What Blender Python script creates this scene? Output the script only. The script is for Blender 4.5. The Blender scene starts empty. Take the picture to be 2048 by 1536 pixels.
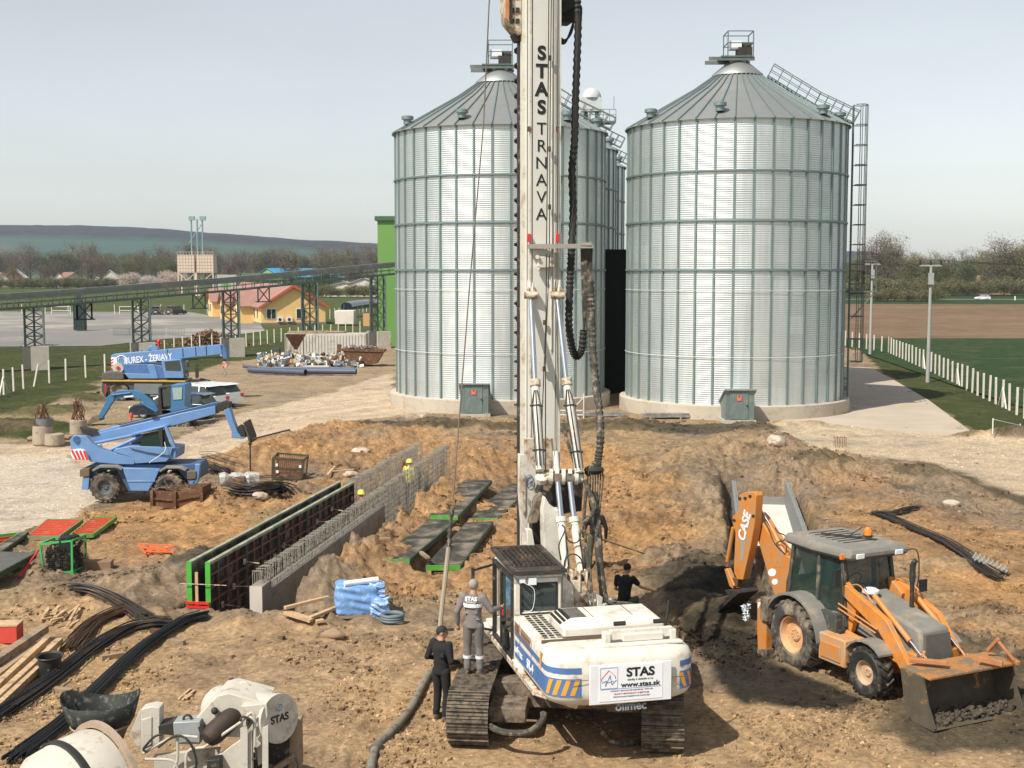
import bpy, math, random
import numpy as np
from mathutils import Vector, Matrix, Euler
random.seed(7); np.random.seed(7)
D = bpy.data; SC = bpy.context.scene; COL = SC.collection
R = math.radians
# ---------------------------------------------------------------- camera, sky, sun
FPX = 2600.0; CAMZ = 8.6; PITCH = math.atan((768-542)/FPX)
cam_d = D.cameras.new('camera'); cam = D.objects.new('camera', cam_d); COL.objects.link(cam); SC.camera = cam
cam.location = (0, 0, CAMZ); cam.rotation_euler = (math.pi/2-PITCH, 0, 0)
cam_d.sensor_width = 36; cam_d.lens = FPX/2048*36; cam_d.clip_end = 20000; cam_d.clip_start = .1
SUN_AZ = R(42); SUN_EL = R(50)     # sun stands behind the camera, 42 degrees to its left
SDIR = Vector((-math.sin(SUN_AZ)*math.cos(SUN_EL), -math.cos(SUN_AZ)*math.cos(SUN_EL), math.sin(SUN_EL)))
w = D.worlds.new("World"); SC.world = w; w.use_nodes = True
nt = w.node_tree; nt.nodes.clear()
sky = nt.nodes.new('ShaderNodeTexSky'); sky.sky_type = 'NISHITA'; sky.sun_disc = False
sky.sun_elevation = SUN_EL; sky.sun_rotation = math.pi+SUN_AZ; sky.air_density = 1.0; sky.dust_density = .7; sky.ozone_density = 1.0; sky.altitude = 100
hs = nt.nodes.new('ShaderNodeHueSaturation'); hs.inputs['Saturation'].default_value = .36; hs.inputs['Value'].default_value = 1.0
bg = nt.nodes.new('ShaderNodeBackground'); bg.inputs[1].default_value = .12
wo = nt.nodes.new('ShaderNodeOutputWorld')
nt.links.new(sky.outputs[0], hs.inputs['Color']); tn = nt.nodes.new('ShaderNodeMix'); tn.data_type = 'RGBA'; tn.blend_type = 'MULTIPLY'; tn.inputs[0].default_value = 1; tn.inputs[7].default_value = (1.0, .995, .965, 1); nt.links.new(hs.outputs[0], tn.inputs[6]); wc = nt.nodes.new('ShaderNodeTexCoord'); wm = nt.nodes.new('ShaderNodeMapping'); wm.inputs['Scale'].default_value = (1, 1, 3.2); wn = nt.nodes.new('ShaderNodeTexNoise'); wn.inputs['Scale'].default_value = 2.2; wn.inputs['Detail'].default_value = 5; wr = nt.nodes.new('ShaderNodeMapRange'); wr.inputs['From Min'].default_value = .3; wr.inputs['From Max'].default_value = .7; wr.inputs['To Min'].default_value = .93; wr.inputs['To Max'].default_value = 1.05; wv = nt.nodes.new('ShaderNodeVectorMath'); wv.operation = 'SCALE'
nt.links.new(wc.outputs['Generated'], wm.inputs[0]); nt.links.new(wm.outputs[0], wn.inputs['Vector']); nt.links.new(wn.outputs['Fac'], wr.inputs['Value']); nt.links.new(tn.outputs[2], wv.inputs[0]); nt.links.new(wr.outputs[0], wv.inputs['Scale']); nt.links.new(wv.outputs[0], bg.inputs[0]); nt.links.new(bg.outputs[0], wo.inputs[0])
sl = D.lights.new('sun', 'SUN'); sl.energy = 4.9; sl.angle = R(.5); sl.color = (1, .94, .825)
so = D.objects.new('sun', sl); COL.objects.link(so); so.rotation_euler = SDIR.to_track_quat('Z', 'Y').to_euler()
SC.view_settings.view_transform = 'Standard'; SC.view_settings.look = 'None'; SC.view_settings.exposure = 0.24; SC.view_settings.gamma = 1
SC.cycles.max_bounces = 6; SC.cycles.transparent_max_bounces = 8; SC.cycles.volume_bounces = 0

# ---------------------------------------------------------------- picking points in the place
cp, sp = math.cos(PITCH), math.sin(PITCH)
def ray(px, py):
    a = (px-1024)/FPX; b = (768-py)/FPX
    return Vector((a, cp+b*sp, -sp+b*cp))
def macro(x, y):
    t = min(1, max(0, (50-y)/20)); return .4*t*t*(3-2*t)
def atz(px, py, z):
    d = ray(px, py); t = (z-CAMZ)/d.z; return Vector((d.x*t, d.y*t, z))
def G(px, py):
    z = .2
    for _ in range(6):
        p = atz(px, py, z); z = macro(p.x, p.y)
    return Vector((p.x, p.y, z))
def at(px, py, Y):
    d = ray(px, py); t = Y/d.y; return Vector((d.x*t, Y, CAMZ+d.z*t))
class Plane:            # vertical plane through a ground point, turned by yaw (0 = facing the viewer)
    def __init__(s, o, yaw=0):
        s.o = Vector(o); s.u = Vector((math.cos(yaw), math.sin(yaw), 0)); s.n = Vector((-math.sin(yaw), math.cos(yaw), 0))
    def pt(s, px, py, off=0):
        d = ray(px, py); o = s.o+s.n*off; c = Vector((0, 0, CAMZ))
        t = (o-c).dot(s.n)/d.dot(s.n); return c+d*t

# ---------------------------------------------------------------- objects
def link(o): COL.objects.link(o); return o
def tag(o, label=None, cat=None, group=None, kind=None):
    if label: o['label'] = label
    if cat: o['category'] = cat
    if group: o['group'] = group
    if kind: o['kind'] = kind
    return o
def thing(name, label, cat, loc=(0, 0, 0), rz=0, group=None):
    o = D.objects.new(name, None); link(o); o.location = loc; o.rotation_euler = (0, 0, rz); o.empty_display_size = .3
    tag(o, label, cat, group); o.matrix_basis = Matrix.Translation(Vector(loc)) @ Matrix.Rotation(rz, 4, 'Z')
    return o
def copy_tree(o, parent=None):
    c = o.copy(); COL.objects.link(c)
    if parent: c.parent = parent
    for ch in KIDS.get(o.name, []): copy_tree(ch, c)
    return c
KIDS = {}
class MB:
    def __init__(s): s.v = []; s.f = []; s.m = []; s.mi = 0
    def add(s, vs, fs):
        b = len(s.v); s.v += [tuple(p) for p in vs]; s.f += [tuple(b+i for i in f) for f in fs]; s.m += [s.mi]*len(fs); return s
    def hexa(s, p):     # 4 bottom, 4 top, both counter-clockwise seen from above
        return s.add(p, [(3, 2, 1, 0), (4, 5, 6, 7), (0, 1, 5, 4), (1, 2, 6, 5), (2, 3, 7, 6), (3, 0, 4, 7)])
    def box(s, c, d, M=None):
        x, y, z = d[0]/2, d[1]/2, d[2]/2; c = Vector(c)
        p = [Vector(q) for q in ((-x, -y, -z), (x, -y, -z), (x, y, -z), (-x, y, -z), (-x, -y, z), (x, -y, z), (x, y, z), (-x, y, z))]
        if M is not None: p = [M @ q for q in p]
        return s.hexa([q+c for q in p])
    def bb(s, x0, x1, y0, y1, z0, z1): return s.box(((x0+x1)/2, (y0+y1)/2, (z0+z1)/2), (abs(x1-x0), abs(y1-y0), abs(z1-z0)))
    def beam(s, a, b, w=.05, h=None, up=(0, 0, 1)):
        a = Vector(a); b = Vector(b); h = h or w; d = (b-a).normalized(); up = Vector(up)
        if abs(d.dot(up)) > .98: up = Vector((0, 1, 0)) if abs(d.y) < .9 else Vector((1, 0, 0))
        x = d.cross(up).normalized(); y = x.cross(d); x *= w/2; y *= h/2
        return s.hexa([a-x-y, a+x-y, b+x-y, b-x-y, a-x+y, a+x+y, b+x+y, b-x+y])
    def tube(s, pts, r, n=8, cap=True):
        pts = [Vector(p) for p in pts]; k = len(pts); rr = r if isinstance(r, (list, tuple)) else [r]*k
        vs = []; prev = None
        for i, p in enumerate(pts):
            t = (pts[min(i+1, k-1)]-pts[max(i-1, 0)]).normalized()
            if prev is None: x = t.cross(Vector((0, 0, 1)) if abs(t.z) < .9 else Vector((1, 0, 0))).normalized()
            else:
                x = prev-t*prev.dot(t)
                x = x.normalized() if x.length > 1e-6 else t.orthogonal().normalized()
            prev = x; y = t.cross(x)
            for j in range(n):
                a = 2*math.pi*j/n; vs.append(p+(x*math.cos(a)+y*math.sin(a))*rr[i])
        fs = []
        for i in range(k-1):
            for j in range(n):
                q = (j+1) % n; fs.append((i*n+j, i*n+q, (i+1)*n+q, (i+1)*n+j))
        if cap: fs += [tuple(range(n))[::-1], tuple((k-1)*n+j for j in range(n))]
        return s.add(vs, fs)
    def lathe(s, prof, n=24, M=None, close=True):
        M = M or Matrix(); vs = []; fs = []; k = len(prof)
        for r, z in prof:
            for j in range(n):
                a = 2*math.pi*j/n; vs.append(M @ Vector((r*math.cos(a), r*math.sin(a), z)))
        for i in range(k-1):
            for j in range(n):
                q = (j+1) % n; fs.append((i*n+j, i*n+q, (i+1)*n+q, (i+1)*n+j))
        if close: fs += [tuple(range(n))[::-1], tuple((k-1)*n+j for j in range(n))]
        return s.add(vs, fs)
    def slab(s, pl, poly, o0=0, o1=.1):        # outline at its real distance on a plane, with thickness o1-o0
        f = [pl.pt(x, y, o0) for x, y in poly]; return s.prism(f, pl.n*(o1-o0))
    def prism(s, f, ext):
        f = [Vector(p) for p in f]; ext = Vector(ext); n = len(f)
        nrm = Vector((0, 0, 0))
        for i in range(n): nrm += f[i].cross(f[(i+1) % n])
        if nrm.dot(ext) > 0: f = f[::-1]
        vs = f+[p+ext for p in f]; fs = [tuple(range(n)), tuple(range(2*n-1, n-1, -1))]
        for i in range(n):
            q = (i+1) % n; fs.append((q, i, n+i, n+q))
        return s.add(vs, fs)
    def ball(s, c, r, n=10, m=6, M=None):
        r = r if isinstance(r, (tuple, list)) else (r, r, r); c = Vector(c); vs = []; fs = []
        for i in range(m+1):
            t = math.pi*i/m
            for j in range(n):
                a = 2*math.pi*j/n; q = Vector((r[0]*math.sin(t)*math.cos(a), r[1]*math.sin(t)*math.sin(a), -r[2]*math.cos(t)))
                vs.append(c+(M @ q if M else q))
        for i in range(m):
            for j in range(n):
                q = (j+1) % n; fs.append((i*n+j, i*n+q, (i+1)*n+q, (i+1)*n+j))
        return s.add(vs, fs)
    def obj(s, name, mat, parent=None, bevel=0, smooth=35, world=True, label=None, sub=0):
        me = D.meshes.new(name); vs = s.v
        if parent is not None and world:
            inv = (ROOTM(parent)).inverted(); vs = [tuple(inv @ Vector(p)) for p in vs]
        me.from_pydata(vs, [], s.f); me.update()
        mats = mat if isinstance(mat, (list, tuple)) else [mat]
        for m in mats: me.materials.append(m)
        if len(mats) > 1: me.polygons.foreach_set('material_index', s.m)
        if smooth:
            me.polygons.foreach_set('use_smooth', [True]*len(me.polygons)); me.set_sharp_from_angle(angle=R(smooth))
        o = link(D.objects.new(name, me))
        if parent is not None: o.parent = parent; KIDS.setdefault(parent.name, []).append(o)
        if bevel:
            b = o.modifiers.new('bevel', 'BEVEL'); b.width = bevel; b.segments = 2; b.limit_method = 'ANGLE'; b.angle_limit = R(40)
        if sub:
            b = o.modifiers.new('sub', 'SUBSURF'); b.levels = b.render_levels = sub
        if label: o['label'] = label
        return o
def ROOTM(p):
    m = p.matrix_basis.copy()
    while p.parent: p = p.parent; m = p.matrix_basis @ m
    return m
def solo(name, mb, mat, label, cat, group=None, **k):   # a thing that is one mesh: origin at its base
    xs = [p[0] for p in mb.v]; ys = [p[1] for p in mb.v]; zs = [p[2] for p in mb.v]
    c = Vector(((min(xs)+max(xs))/2, (min(ys)+max(ys))/2, min(zs)))
    mb.v = [(p[0]-c.x, p[1]-c.y, p[2]-c.z) for p in mb.v]
    o = mb.obj(name, mat, **k); o.location = c; tag(o, label, cat, group); o.matrix_basis = Matrix.Translation(c); return o
def arc(p, n=4):        # Catmull-Rom through points
    p = [Vector(q) for q in p]; out = []
    for i in range(len(p)-1):
        a = p[max(i-1, 0)]; b = p[i]; c = p[i+1]; d = p[min(i+2, len(p)-1)]
        for j in range(n):
            t = j/n; out.append(.5*((2*b)+(c-a)*t+(2*a-5*b+4*c-d)*t*t+(3*b-a-3*c+d)*t**3))
    return out+[p[-1]]
def text(name, body, size, mat, parent, M, depth=.004, bold=0, space=1, line=1, align='CENTER', sx=1, fit=0):
    cu = D.curves.new('t', 'FONT'); cu.body = body; cu.size = size; cu.extrude = depth; cu.offset = bold
    cu.align_x = align; cu.align_y = 'CENTER'; cu.space_character = space; cu.space_line = line
    ob = D.objects.new('t', cu); COL.objects.link(ob); bpy.context.view_layer.update()
    me = D.meshes.new_from_object(ob.evaluated_get(bpy.context.evaluated_depsgraph_get())); D.objects.remove(ob)
    if fit: xs = [v.co.x for v in me.vertices]; sx = fit/(max(xs)-min(xs))
    me.name = name; me.transform(M @ Matrix.Diagonal((sx, 1, 1, 1)))
    if parent is not None: me.transform(ROOTM(parent).inverted())
    me.materials.clear(); me.materials.append(mat)
    o = link(D.objects.new(name, me))
    if parent is not None: o.parent = parent; KIDS.setdefault(parent.name, []).append(o)
    return o
def frame(o, x, y):     # matrix with text's x and y along given directions
    x = Vector(x).normalized(); y = Vector(y); z = x.cross(y).normalized(); y = z.cross(x)
    return Matrix.Translation(Vector(o)) @ Matrix((x, y, z)).transposed().to_4x4()

# ---------------------------------------------------------------- materials
MC = {}
def mat(name, col, rough=.65, metal=0, var=.15, vs=4, col2=None, s2=2.5, th=(.52, .62), bump=.15, bs=25, spec=.5, coat=0, fine=0):
    if name in MC: return MC[name]
    m = D.materials.new(name); m.use_nodes = True; n = m.node_tree.nodes; l = m.node_tree.links
    b = n['Principled BSDF']; b.inputs['Roughness'].default_value = rough; b.inputs['Metallic'].default_value = metal
    b.inputs['Specular IOR Level'].default_value = spec; b.inputs['Coat Weight'].default_value = coat
    tc = n.new('ShaderNodeTexCoord')
    def noise(scale, det=5, ro=.6):
        q = n.new('ShaderNodeTexNoise'); q.inputs['Scale'].default_value = scale; q.inputs['Detail'].default_value = det; q.inputs['Roughness'].default_value = ro
        l.new(tc.outputs['Object'], q.inputs['Vector']); return q
    rgb = n.new('ShaderNodeRGB'); rgb.outputs[0].default_value = (*col, 1); out = rgb.outputs[0]
    if col2:
        q = noise(s2, 8, .7); mr = n.new('ShaderNodeMapRange'); mr.inputs['From Min'].default_value = th[0]; mr.inputs['From Max'].default_value = th[1]
        l.new(q.outputs['Fac'], mr.inputs['Value']); mx = n.new('ShaderNodeMix'); mx.data_type = 'RGBA'
        l.new(mr.outputs[0], mx.inputs['Factor']); l.new(out, mx.inputs[6]); mx.inputs[7].default_value = (*col2, 1); out = mx.outputs[2]
    if var:
        q = noise(vs, 6, .65); mr = n.new('ShaderNodeMapRange'); mr.inputs['From Min'].default_value = .25; mr.inputs['From Max'].default_value = .75
        mr.inputs['To Min'].default_value = 1-var; mr.inputs['To Max'].default_value = 1+var
        l.new(q.outputs['Fac'], mr.inputs['Value']); h = n.new('ShaderNodeHueSaturation'); l.new(out, h.inputs['Color']); l.new(mr.outputs[0], h.inputs['Value']); out = h.outputs[0]
    l.new(out, b.inputs['Base Color'])
    if bump:
        q = noise(bs, 6, .65); bm = n.new('ShaderNodeBump'); bm.inputs['Strength'].default_value = bump; bm.inputs['Distance'].default_value = .02
        l.new(q.outputs['Fac'], bm.inputs['Height']); l.new(bm.outputs[0], b.inputs['Normal'])
    MC[name] = m; return m
def glass(name, col=(.03, .045, .045), rough=.08):
    m = mat(name, col, rough, 0, .1, 2, bump=0, spec=.8); return m
DUST = (.36, .28, .2)
white = mat('machine_white', (.64, .605, .535), .5, 0, .12, 3, (.36, .25, .16), 2.6, (.52, .70), .08)
white_clean = mat('mast_white', (.66, .645, .595), .42, 0, .05, 1.5, (.5, .36, .24), 2.3, (.64, .72), .03)
rustw = mat('stained_white', (.62, .54, .43), .6, 0, .15, 3, (.22, .11, .05), 6, (.46, .6))
black = mat('black_rubber', (.022, .022, .02), .75, 0, .25, 12, DUST, 5, (.62, .8), .3)
hose_m = mat('dusty_hose', (.05, .047, .038), .85, 0, .25, 15, DUST, 7, (.5, .7), .4, 60)
dark = mat('dark_steel', (.035, .033, .03), .65, .2, .3, 8, DUST, 4, (.58, .75), .2)
mud = mat('muddy_steel', (.21, .165, .12), .85, 0, .35, 6, (.07, .055, .045), 5, (.45, .6), .5)
chrome = mat('chrome_rod', (.72, .74, .76), .18, 1, .05, 5, bump=0)
steel = mat('galvanised', (.43, .45, .46), .42, .85, .12, 2, (.6, .6, .58), 2, (.5, .6), .06)
rust = mat('rusty_steel', (.12, .055, .03), .85, .1, .35, 6, (.2, .11, .06), 4, (.5, .6), .4)
blue = mat('crane_blue', (.13, .25, .48), .42, 0, .1, 2, (.2, .27, .4), 3, (.58, .7), .04)
blue2 = mat('digger_blue', (.04, .155, .32), .45, 0, .12, 3, (.13, .16, .2), 4, (.58, .7), .05)
blue_s = mat('stripe_blue', (.075, .17, .40), .45, 0, .1, 3, (.3, .3, .3), 6, (.6, .7), .03)
orange = mat('loader_orange', (.58, .215, .04), .5, 0, .16, 3, (.36, .22, .12), 3, (.46, .64), .1)
amber = mat('amber_lens', (.9, .22, .02), .2, 0, 0, 1, bump=0)
yel = mat('stripe_yellow', (.72, .34, .04), .5, 0, .1, 4, bump=.02)
red = mat('formwork_red', (.58, .085, .035), .55, 0, .2, 4, (.3, .2, .14), 4, (.55, .7), .1)
redp = mat('signal_red', (.6, .03, .025), .45, 0, .1, 4, bump=.02)
green = mat('formwork_green', (.07, .31, .035), .55, 0, .2, 4, (.25, .28, .19), 3, (.5, .66), .1)
ply = mat('dark_plywood', (.05, .048, .042), .95, 0, .35, 3, (.19, .165, .13), 1.2, (.46, .6), .2, spec=.15)
conc = mat('concrete', (.44, .405, .35), .85, 0, .14, 1.2, (.27, .24, .2), 2, (.55, .7), .2, 20)
concd = mat('wall_concrete', (.31, .29, .255), .85, 0, .14, 1.2, (.2, .185, .16), 2, (.5, .66), .2, 20)
wood = mat('sawn_timber', (.52, .355, .205), .75, 0, .22, 5, (.3, .2, .12), 3, (.52, .65), .2)
woodg = mat('weathered_timber', (.3, .215, .14), .8, 0, .25, 5, (.15, .12, .09), 3, (.5, .62), .3)
rebar_m = mat('steel_bars', (.05, .047, .047), .6, .5, .35, 8, (.1, .06, .035), 3, (.5, .62), .1)
rebar_r = mat('rusty_bars', (.16, .12, .095), .75, .25, .3, 10, (.12, .06, .035), 6, (.5, .62), .1)
cage_m = mat('bar_mesh_grey', (.30, .28, .24), .7, .2, .3, 6, (.12, .08, .05), 5, (.52, .64), .1)
glassm = glass('dark_glass'); glassg = glass('green_glass', (.045, .075, .06), .06)
tyre = mat('tyre', (.045, .042, .038), .85, 0, .25, 5, (.28, .22, .16), 2.2, (.45, .62), .4, 20)
cloth_b = mat('black_cloth', (.012, .012, .014), .9, 0, .2, 8, bump=.3, bs=14)
cloth_g = mat('grey_workwear', (.19, .165, .165), .85, 0, .12, 6, bump=.35, bs=12)
cloth_g2 = mat('grey_trousers', (.15, .138, .13), .85, 0, .12, 6, bump=.35, bs=12)
skin = mat('skin', (.52, .27, .18), .55, 0, .06, 6, bump=.02)
hair_d = mat('dark_hair', (.015, .012, .01), .8, 0, .2, 40, bump=.4, bs=80)
hair_g = mat('grey_hair', (.30, .26, .22), .8, 0, .15, 40, bump=.3, bs=80)
boot = mat('dusty_boot', (.13, .1, .075), .8, 0, .2, 8)
olive = mat('olive_trousers', (.075, .08, .055), .85, 0, .2, 6, bump=.3, bs=14)
hivis = mat('hivis_yellow', (.75, .75, .1), .5, 0, .05, 4, bump=0)
letter = mat('black_lettering', (.012, .013, .012), .6, 0, 0, 1, bump=0)
letterw = mat('white_lettering', (.8, .82, .85), .6, 0, 0, 1, bump=0)
plastic_w = mat('white_plastic', (.75, .77, .8), .35, 0, .06, 3, bump=.1)
# ---------------------------------------------------------------- the ground
def vnoise(x, y, s, seed):
    x = x/s; y = y/s; xi = np.floor(x).astype(np.int64); yi = np.floor(y).astype(np.int64); fx = x-xi; fy = y-yi
    fx = fx*fx*(3-2*fx); fy = fy*fy*(3-2*fy)
    def h(a, b):
        n = (a*374761393+b*668265263+seed*144665) & 0x7fffffff; n = ((n ^ (n >> 13))*1274126177) & 0x7fffffff
        return ((n ^ (n >> 16)) & 0xffff)/65535.
    return (h(xi, yi)*(1-fx)+h(xi+1, yi)*fx)*(1-fy)+(h(xi, yi+1)*(1-fx)+h(xi+1, yi+1)*fx)*fy
def fbm(x, y, s, o=4, seed=1, g=.5):
    t = 0; a = 1; n = 0
    for i in range(o): t = t+a*vnoise(x+i*17.3, y-i*9.1, s/2**i, seed+i); n += a; a *= g
    return t/n
def poly_sd(X, Y, poly):    # signed distance, positive inside
    d = np.full(X.shape, 1e9); ins = np.zeros(X.shape, bool); n = len(poly)
    for i in range(n):
        ax, ay = poly[i]; bx, by = poly[(i+1) % n]; ex, ey = bx-ax, by-ay
        t = np.clip(((X-ax)*ex+(Y-ay)*ey)/(ex*ex+ey*ey+1e-9), 0, 1)
        d = np.minimum(d, np.hypot(X-ax-t*ex, Y-ay-t*ey))
        c = ((ay > Y) != (by > Y)); xx = (bx-ax)*(Y-ay)/((by-ay) if abs(by-ay) > 1e-9 else 1e-9)+ax
        ins ^= (c & (X < xx))
    return np.where(ins, d, -d)
def gp(*pts): return [(G(x, y).x, G(x, y).y) for x, y in pts]
def sst(a, b, x): t = np.clip((x-a)/(b-a), 0, 1); return t*t*(3-2*t)
# trench with the formwork: centre line
TD = Vector((.167, .986)); T0 = Vector((-6.9, 31.0))
def tpt(s, o, z): return Vector((T0.x+TD.x*s+TD.y*o, T0.y+TD.y*s-TD.x*o, z))   # s along, o to the right
RD = Vector((-.02, 1)).normalized()
# zones: (polygon, colour, edge softness, roughness height, zone name)
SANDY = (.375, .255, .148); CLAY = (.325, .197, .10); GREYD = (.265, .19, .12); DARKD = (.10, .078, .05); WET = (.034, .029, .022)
GRAV = (.50, .42, .34); ROADC = (.48, .375, .27); GRASS = (.050, .060, .019); BROWNG = (.29, .22, .145); PALE = (.45, .355, .25)
zones = [
 (gp((-900, 1600), (-900, 1290), (0, 1230), (250, 1215), (430, 1262), (640, 1240), (900, 1255), (1400, 1390), (1700, 1440), (2300, 1480), (3000, 1600)), SANDY, .8, .075),
 (gp((60, 1060), (240, 1010), (400, 1010), (560, 960), (420, 1120), (360, 1150), (200, 1130), (60, 1090)), CLAY, .8, .14),
 (gp((520, 1020), (720, 870), (900, 875), (1010, 880), (1250, 900), (1330, 960), (1400, 1080), (1290, 1200), (1130, 1230), (900, 1180), (700, 1240), (640, 1150), (760, 980)), CLAY, 1.2, .25),
 (gp((1600, 960), (1750, 985), (2048, 1060), (2500, 1150), (2500, 1400), (2030, 1330), (1850, 1200), (1700, 1080)), CLAY, 1.5, .12),
 (gp((430, 930), (620, 850), (760, 850), (900, 868), (800, 900), (600, 960), (450, 960)), CLAY, 1.0, .3),
 (gp((700, 846), (900, 848), (1200, 850), (1600, 848), (1640, 858), (1500, 868), (1100, 868), (800, 862)), DARKD, .5, .2),
 (gp((1300, 930), (1440, 900), (1640, 910), (1740, 930), (1640, 1000), (1620, 1100), (1460, 1110), (1380, 1000)), GREYD, 1.2, .4),
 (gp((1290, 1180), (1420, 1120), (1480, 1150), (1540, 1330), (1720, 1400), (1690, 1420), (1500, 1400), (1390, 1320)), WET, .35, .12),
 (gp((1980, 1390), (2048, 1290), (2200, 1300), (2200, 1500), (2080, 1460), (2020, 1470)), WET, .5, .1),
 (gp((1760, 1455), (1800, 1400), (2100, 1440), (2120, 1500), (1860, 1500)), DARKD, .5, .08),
 (gp((1890, 942), (1980, 945), (2100, 985), (2200, 1040), (2040, 1010), (1950, 975)), DARKD, .35, .06),
 (gp((1500, 852), (1700, 842), (1960, 872), (2500, 960), (2500, 1040), (2050, 990), (1900, 935), (1750, 918), (1640, 890)), PALE, 1.2, .05),
 (gp((-900, 905), (140, 905), (185, 960), (215, 1010), (130, 1036), (40, 1068), (-900, 1150)), GRAV, .5, .03),
 (gp((-900, 880), (130, 888), (340, 880), (480, 826), (640, 788), (785, 742), (790, 800), (900, 825), (760, 838), (640, 850), (480, 895), (330, 950), (190, 955), (130, 912), (-900, 912)), ROADC, .5, .025),
 (gp((-900, 780), (180, 780), (200, 740), (420, 735), (480, 715), (790, 690), (790, 745), (640, 790), (480, 826), (340, 878), (130, 888), (-900, 885)), BROWNG, .8, .06),
 (gp((-900, 600), (790, 600), (790, 690), (470, 722), (400, 745), (215, 745), (190, 790), (90, 815), (0, 838), (-900, 900)), GRASS, 1.0, .08),
 (gp((-900, 868), (40, 880), (130, 880), (200, 850), (110, 845), (-900, 830)), GRASS, .8, .06),
 (gp((1690, 600), (1710, 690), (1760, 740), (1850, 800), (1960, 868), (2200, 900), (2500, 960), (2500, 600)), GRASS, .3, .05),
]
mounds = [  # px, py, radius, height, colour or None
 (270, 1008, 1.1, .35, CLAY), (205, 1010, .8, .5, DARKD), (455, 1000, 1.6, .55, CLAY), (420, 1020, 1.2, .3, CLAY), (520, 1010, .9, .45, GREYD), (395, 1140, 1.2, .5, DARKD),
 (560, 900, 2.5, .5, CLAY), (660, 870, 3, .25, CLAY), (500, 925, 2, .55, CLAY), (640, 935, 2, .4, CLAY), (750, 880, 2, .5, GREYD), (350, 1120, .7, .3, None), (600, 995, 1.5, .4, GREYD),
 (1350, 1180, 1.4, .4, DARKD), (1430, 1150, 1.5, .5, DARKD), (1380, 1230, 1.0, .35, DARKD), (1480, 1240, .9, .35, DARKD), (1520, 1190, 1.2, .5, DARKD), (1330, 1130, 1.3, .4, GREYD),
 (1640, 945, 2.2, .7, DARKD), (1560, 960, 1.5, .5, GREYD), (1400, 960, 2, .7, GREYD), (1330, 985, 1.4, .5, CLAY), (1440, 915, 2.4, .5, GREYD), (1700, 975, 2.2, .5, CLAY), (1840, 960, 1.6, .6, DARKD), (1680, 1090, 1.3, .4, GREYD),
 (1530, 890, 2.0, .5, GREYD), (1500, 862, 2.5, .35, DARKD), (1250, 855, 3, .3, DARKD), (870, 855, 2, .35, DARKD), (950, 858, 1.5, .4, DARKD), (990, 905, 1.5, .3, GREYD), (1850, 1030, 1.4, .25, CLAY),
 (1900, 1140, 1.2, .25, GREYD), (1990, 1250, 1.4, .3, GREYD), (1940, 1320, 1.2, .3, DARKD), (2040, 1380, 1, .35, DARKD), (1780, 1200, .9, .2, GREYD),
 (670, 1190, 1.1, .3, GREYD), (700, 1140, 1.0, .3, GREYD), (770, 1050, 1.0, .25, GREYD), (640, 1245, .5, .15, None), (860, 1190, 1, .25, CLAY), (960, 1160, 1, .2, CLAY),
 (1920, 875, 1.2, .3, DARKD), (2040, 880, 2, .5, DARKD), (100, 1200, 1.3, .3, GREYD), (240, 1190, 1.3, .3, GREYD), (330, 1180, 1, .35, GREYD), (300, 1250, .8, .2, None), (60, 1150, .9, .25, None),
 (480, 1255, .6, .18, None), (560, 1250, .5, .15, None), (650, 1275, .28, .12, GREYD), (80, 830, 4, .5, GRASS), (10, 860, 3, .4, DARKD), (160, 800, 3, .5, GRASS),
 (1560, 850, 1.8, .35, SANDY), (1630, 852, 1.2, .3, SANDY), (830, 838, 1.4, .3, PALE)]
NX, NY = 940, 700
ys = 15.0*(165/15.0)**(np.linspace(0, 1, NY)); us = np.linspace(-.72, .72, NX)
U, Y = np.meshgrid(us, ys); X = U*Y
t = np.clip((50-Y)/20, 0, 1); Z = .4*t*t*(3-2*t)
Cc = np.empty(X.shape+(3,)); Cc[:] = GREYD; A = np.full(X.shape, .16)
en = (fbm(X, Y, 2.2, 4, 3)-.5)*2; Wm = np.ones(X.shape)
for poly, colr, soft, amp in zones:
    k = np.array(poly); bx = (X > k[:, 0].min()-4) & (X < k[:, 0].max()+4) & (Y > k[:, 1].min()-4) & (Y < k[:, 1].max()+4)
    d = poly_sd(X[bx], Y[bx], poly)+en[bx]*soft*1.6; wgt = sst(-soft*.5, soft*.5, d)
    Cc[bx] = Cc[bx]*(1-wgt[:, None])+np.array(colr)*wgt[:, None]; A[bx] = A[bx]*(1-wgt)+amp*wgt
for px, py, r, h, colr in mounds:
    g = G(px, py); d = np.hypot((X-g.x), (Y-g.y)*.8)/r+en*.25; wv = np.exp(-d*d*1.6); Z = Z+h*wv*.9
    if colr: k = sst(.35, .7, wv+en*.15)*.8; Cc = Cc*(1-k[..., None])+np.array(colr)*k[..., None]
    A = A+.10*wv
n1 = fbm(X, Y, 3.2, 3, 11)-.5; n2 = fbm(X, Y, .8, 4, 21, .6); n3 = fbm(X, Y, .28, 3, 31, .6)
rid = 1-np.abs(fbm(X, Y, 1.1, 3, 41)*2-1)*2
Z = Z+A*(n1*1.6+(n2-.5)*1.5+(n3-.5)*.85)+np.clip(A-.08, 0, 1)*.35*rid+np.clip(A-.04, 0, .25)*.42*(1-np.abs(fbm(X, Y, .5, 3, 43)*2-1)*2.2)
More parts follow.
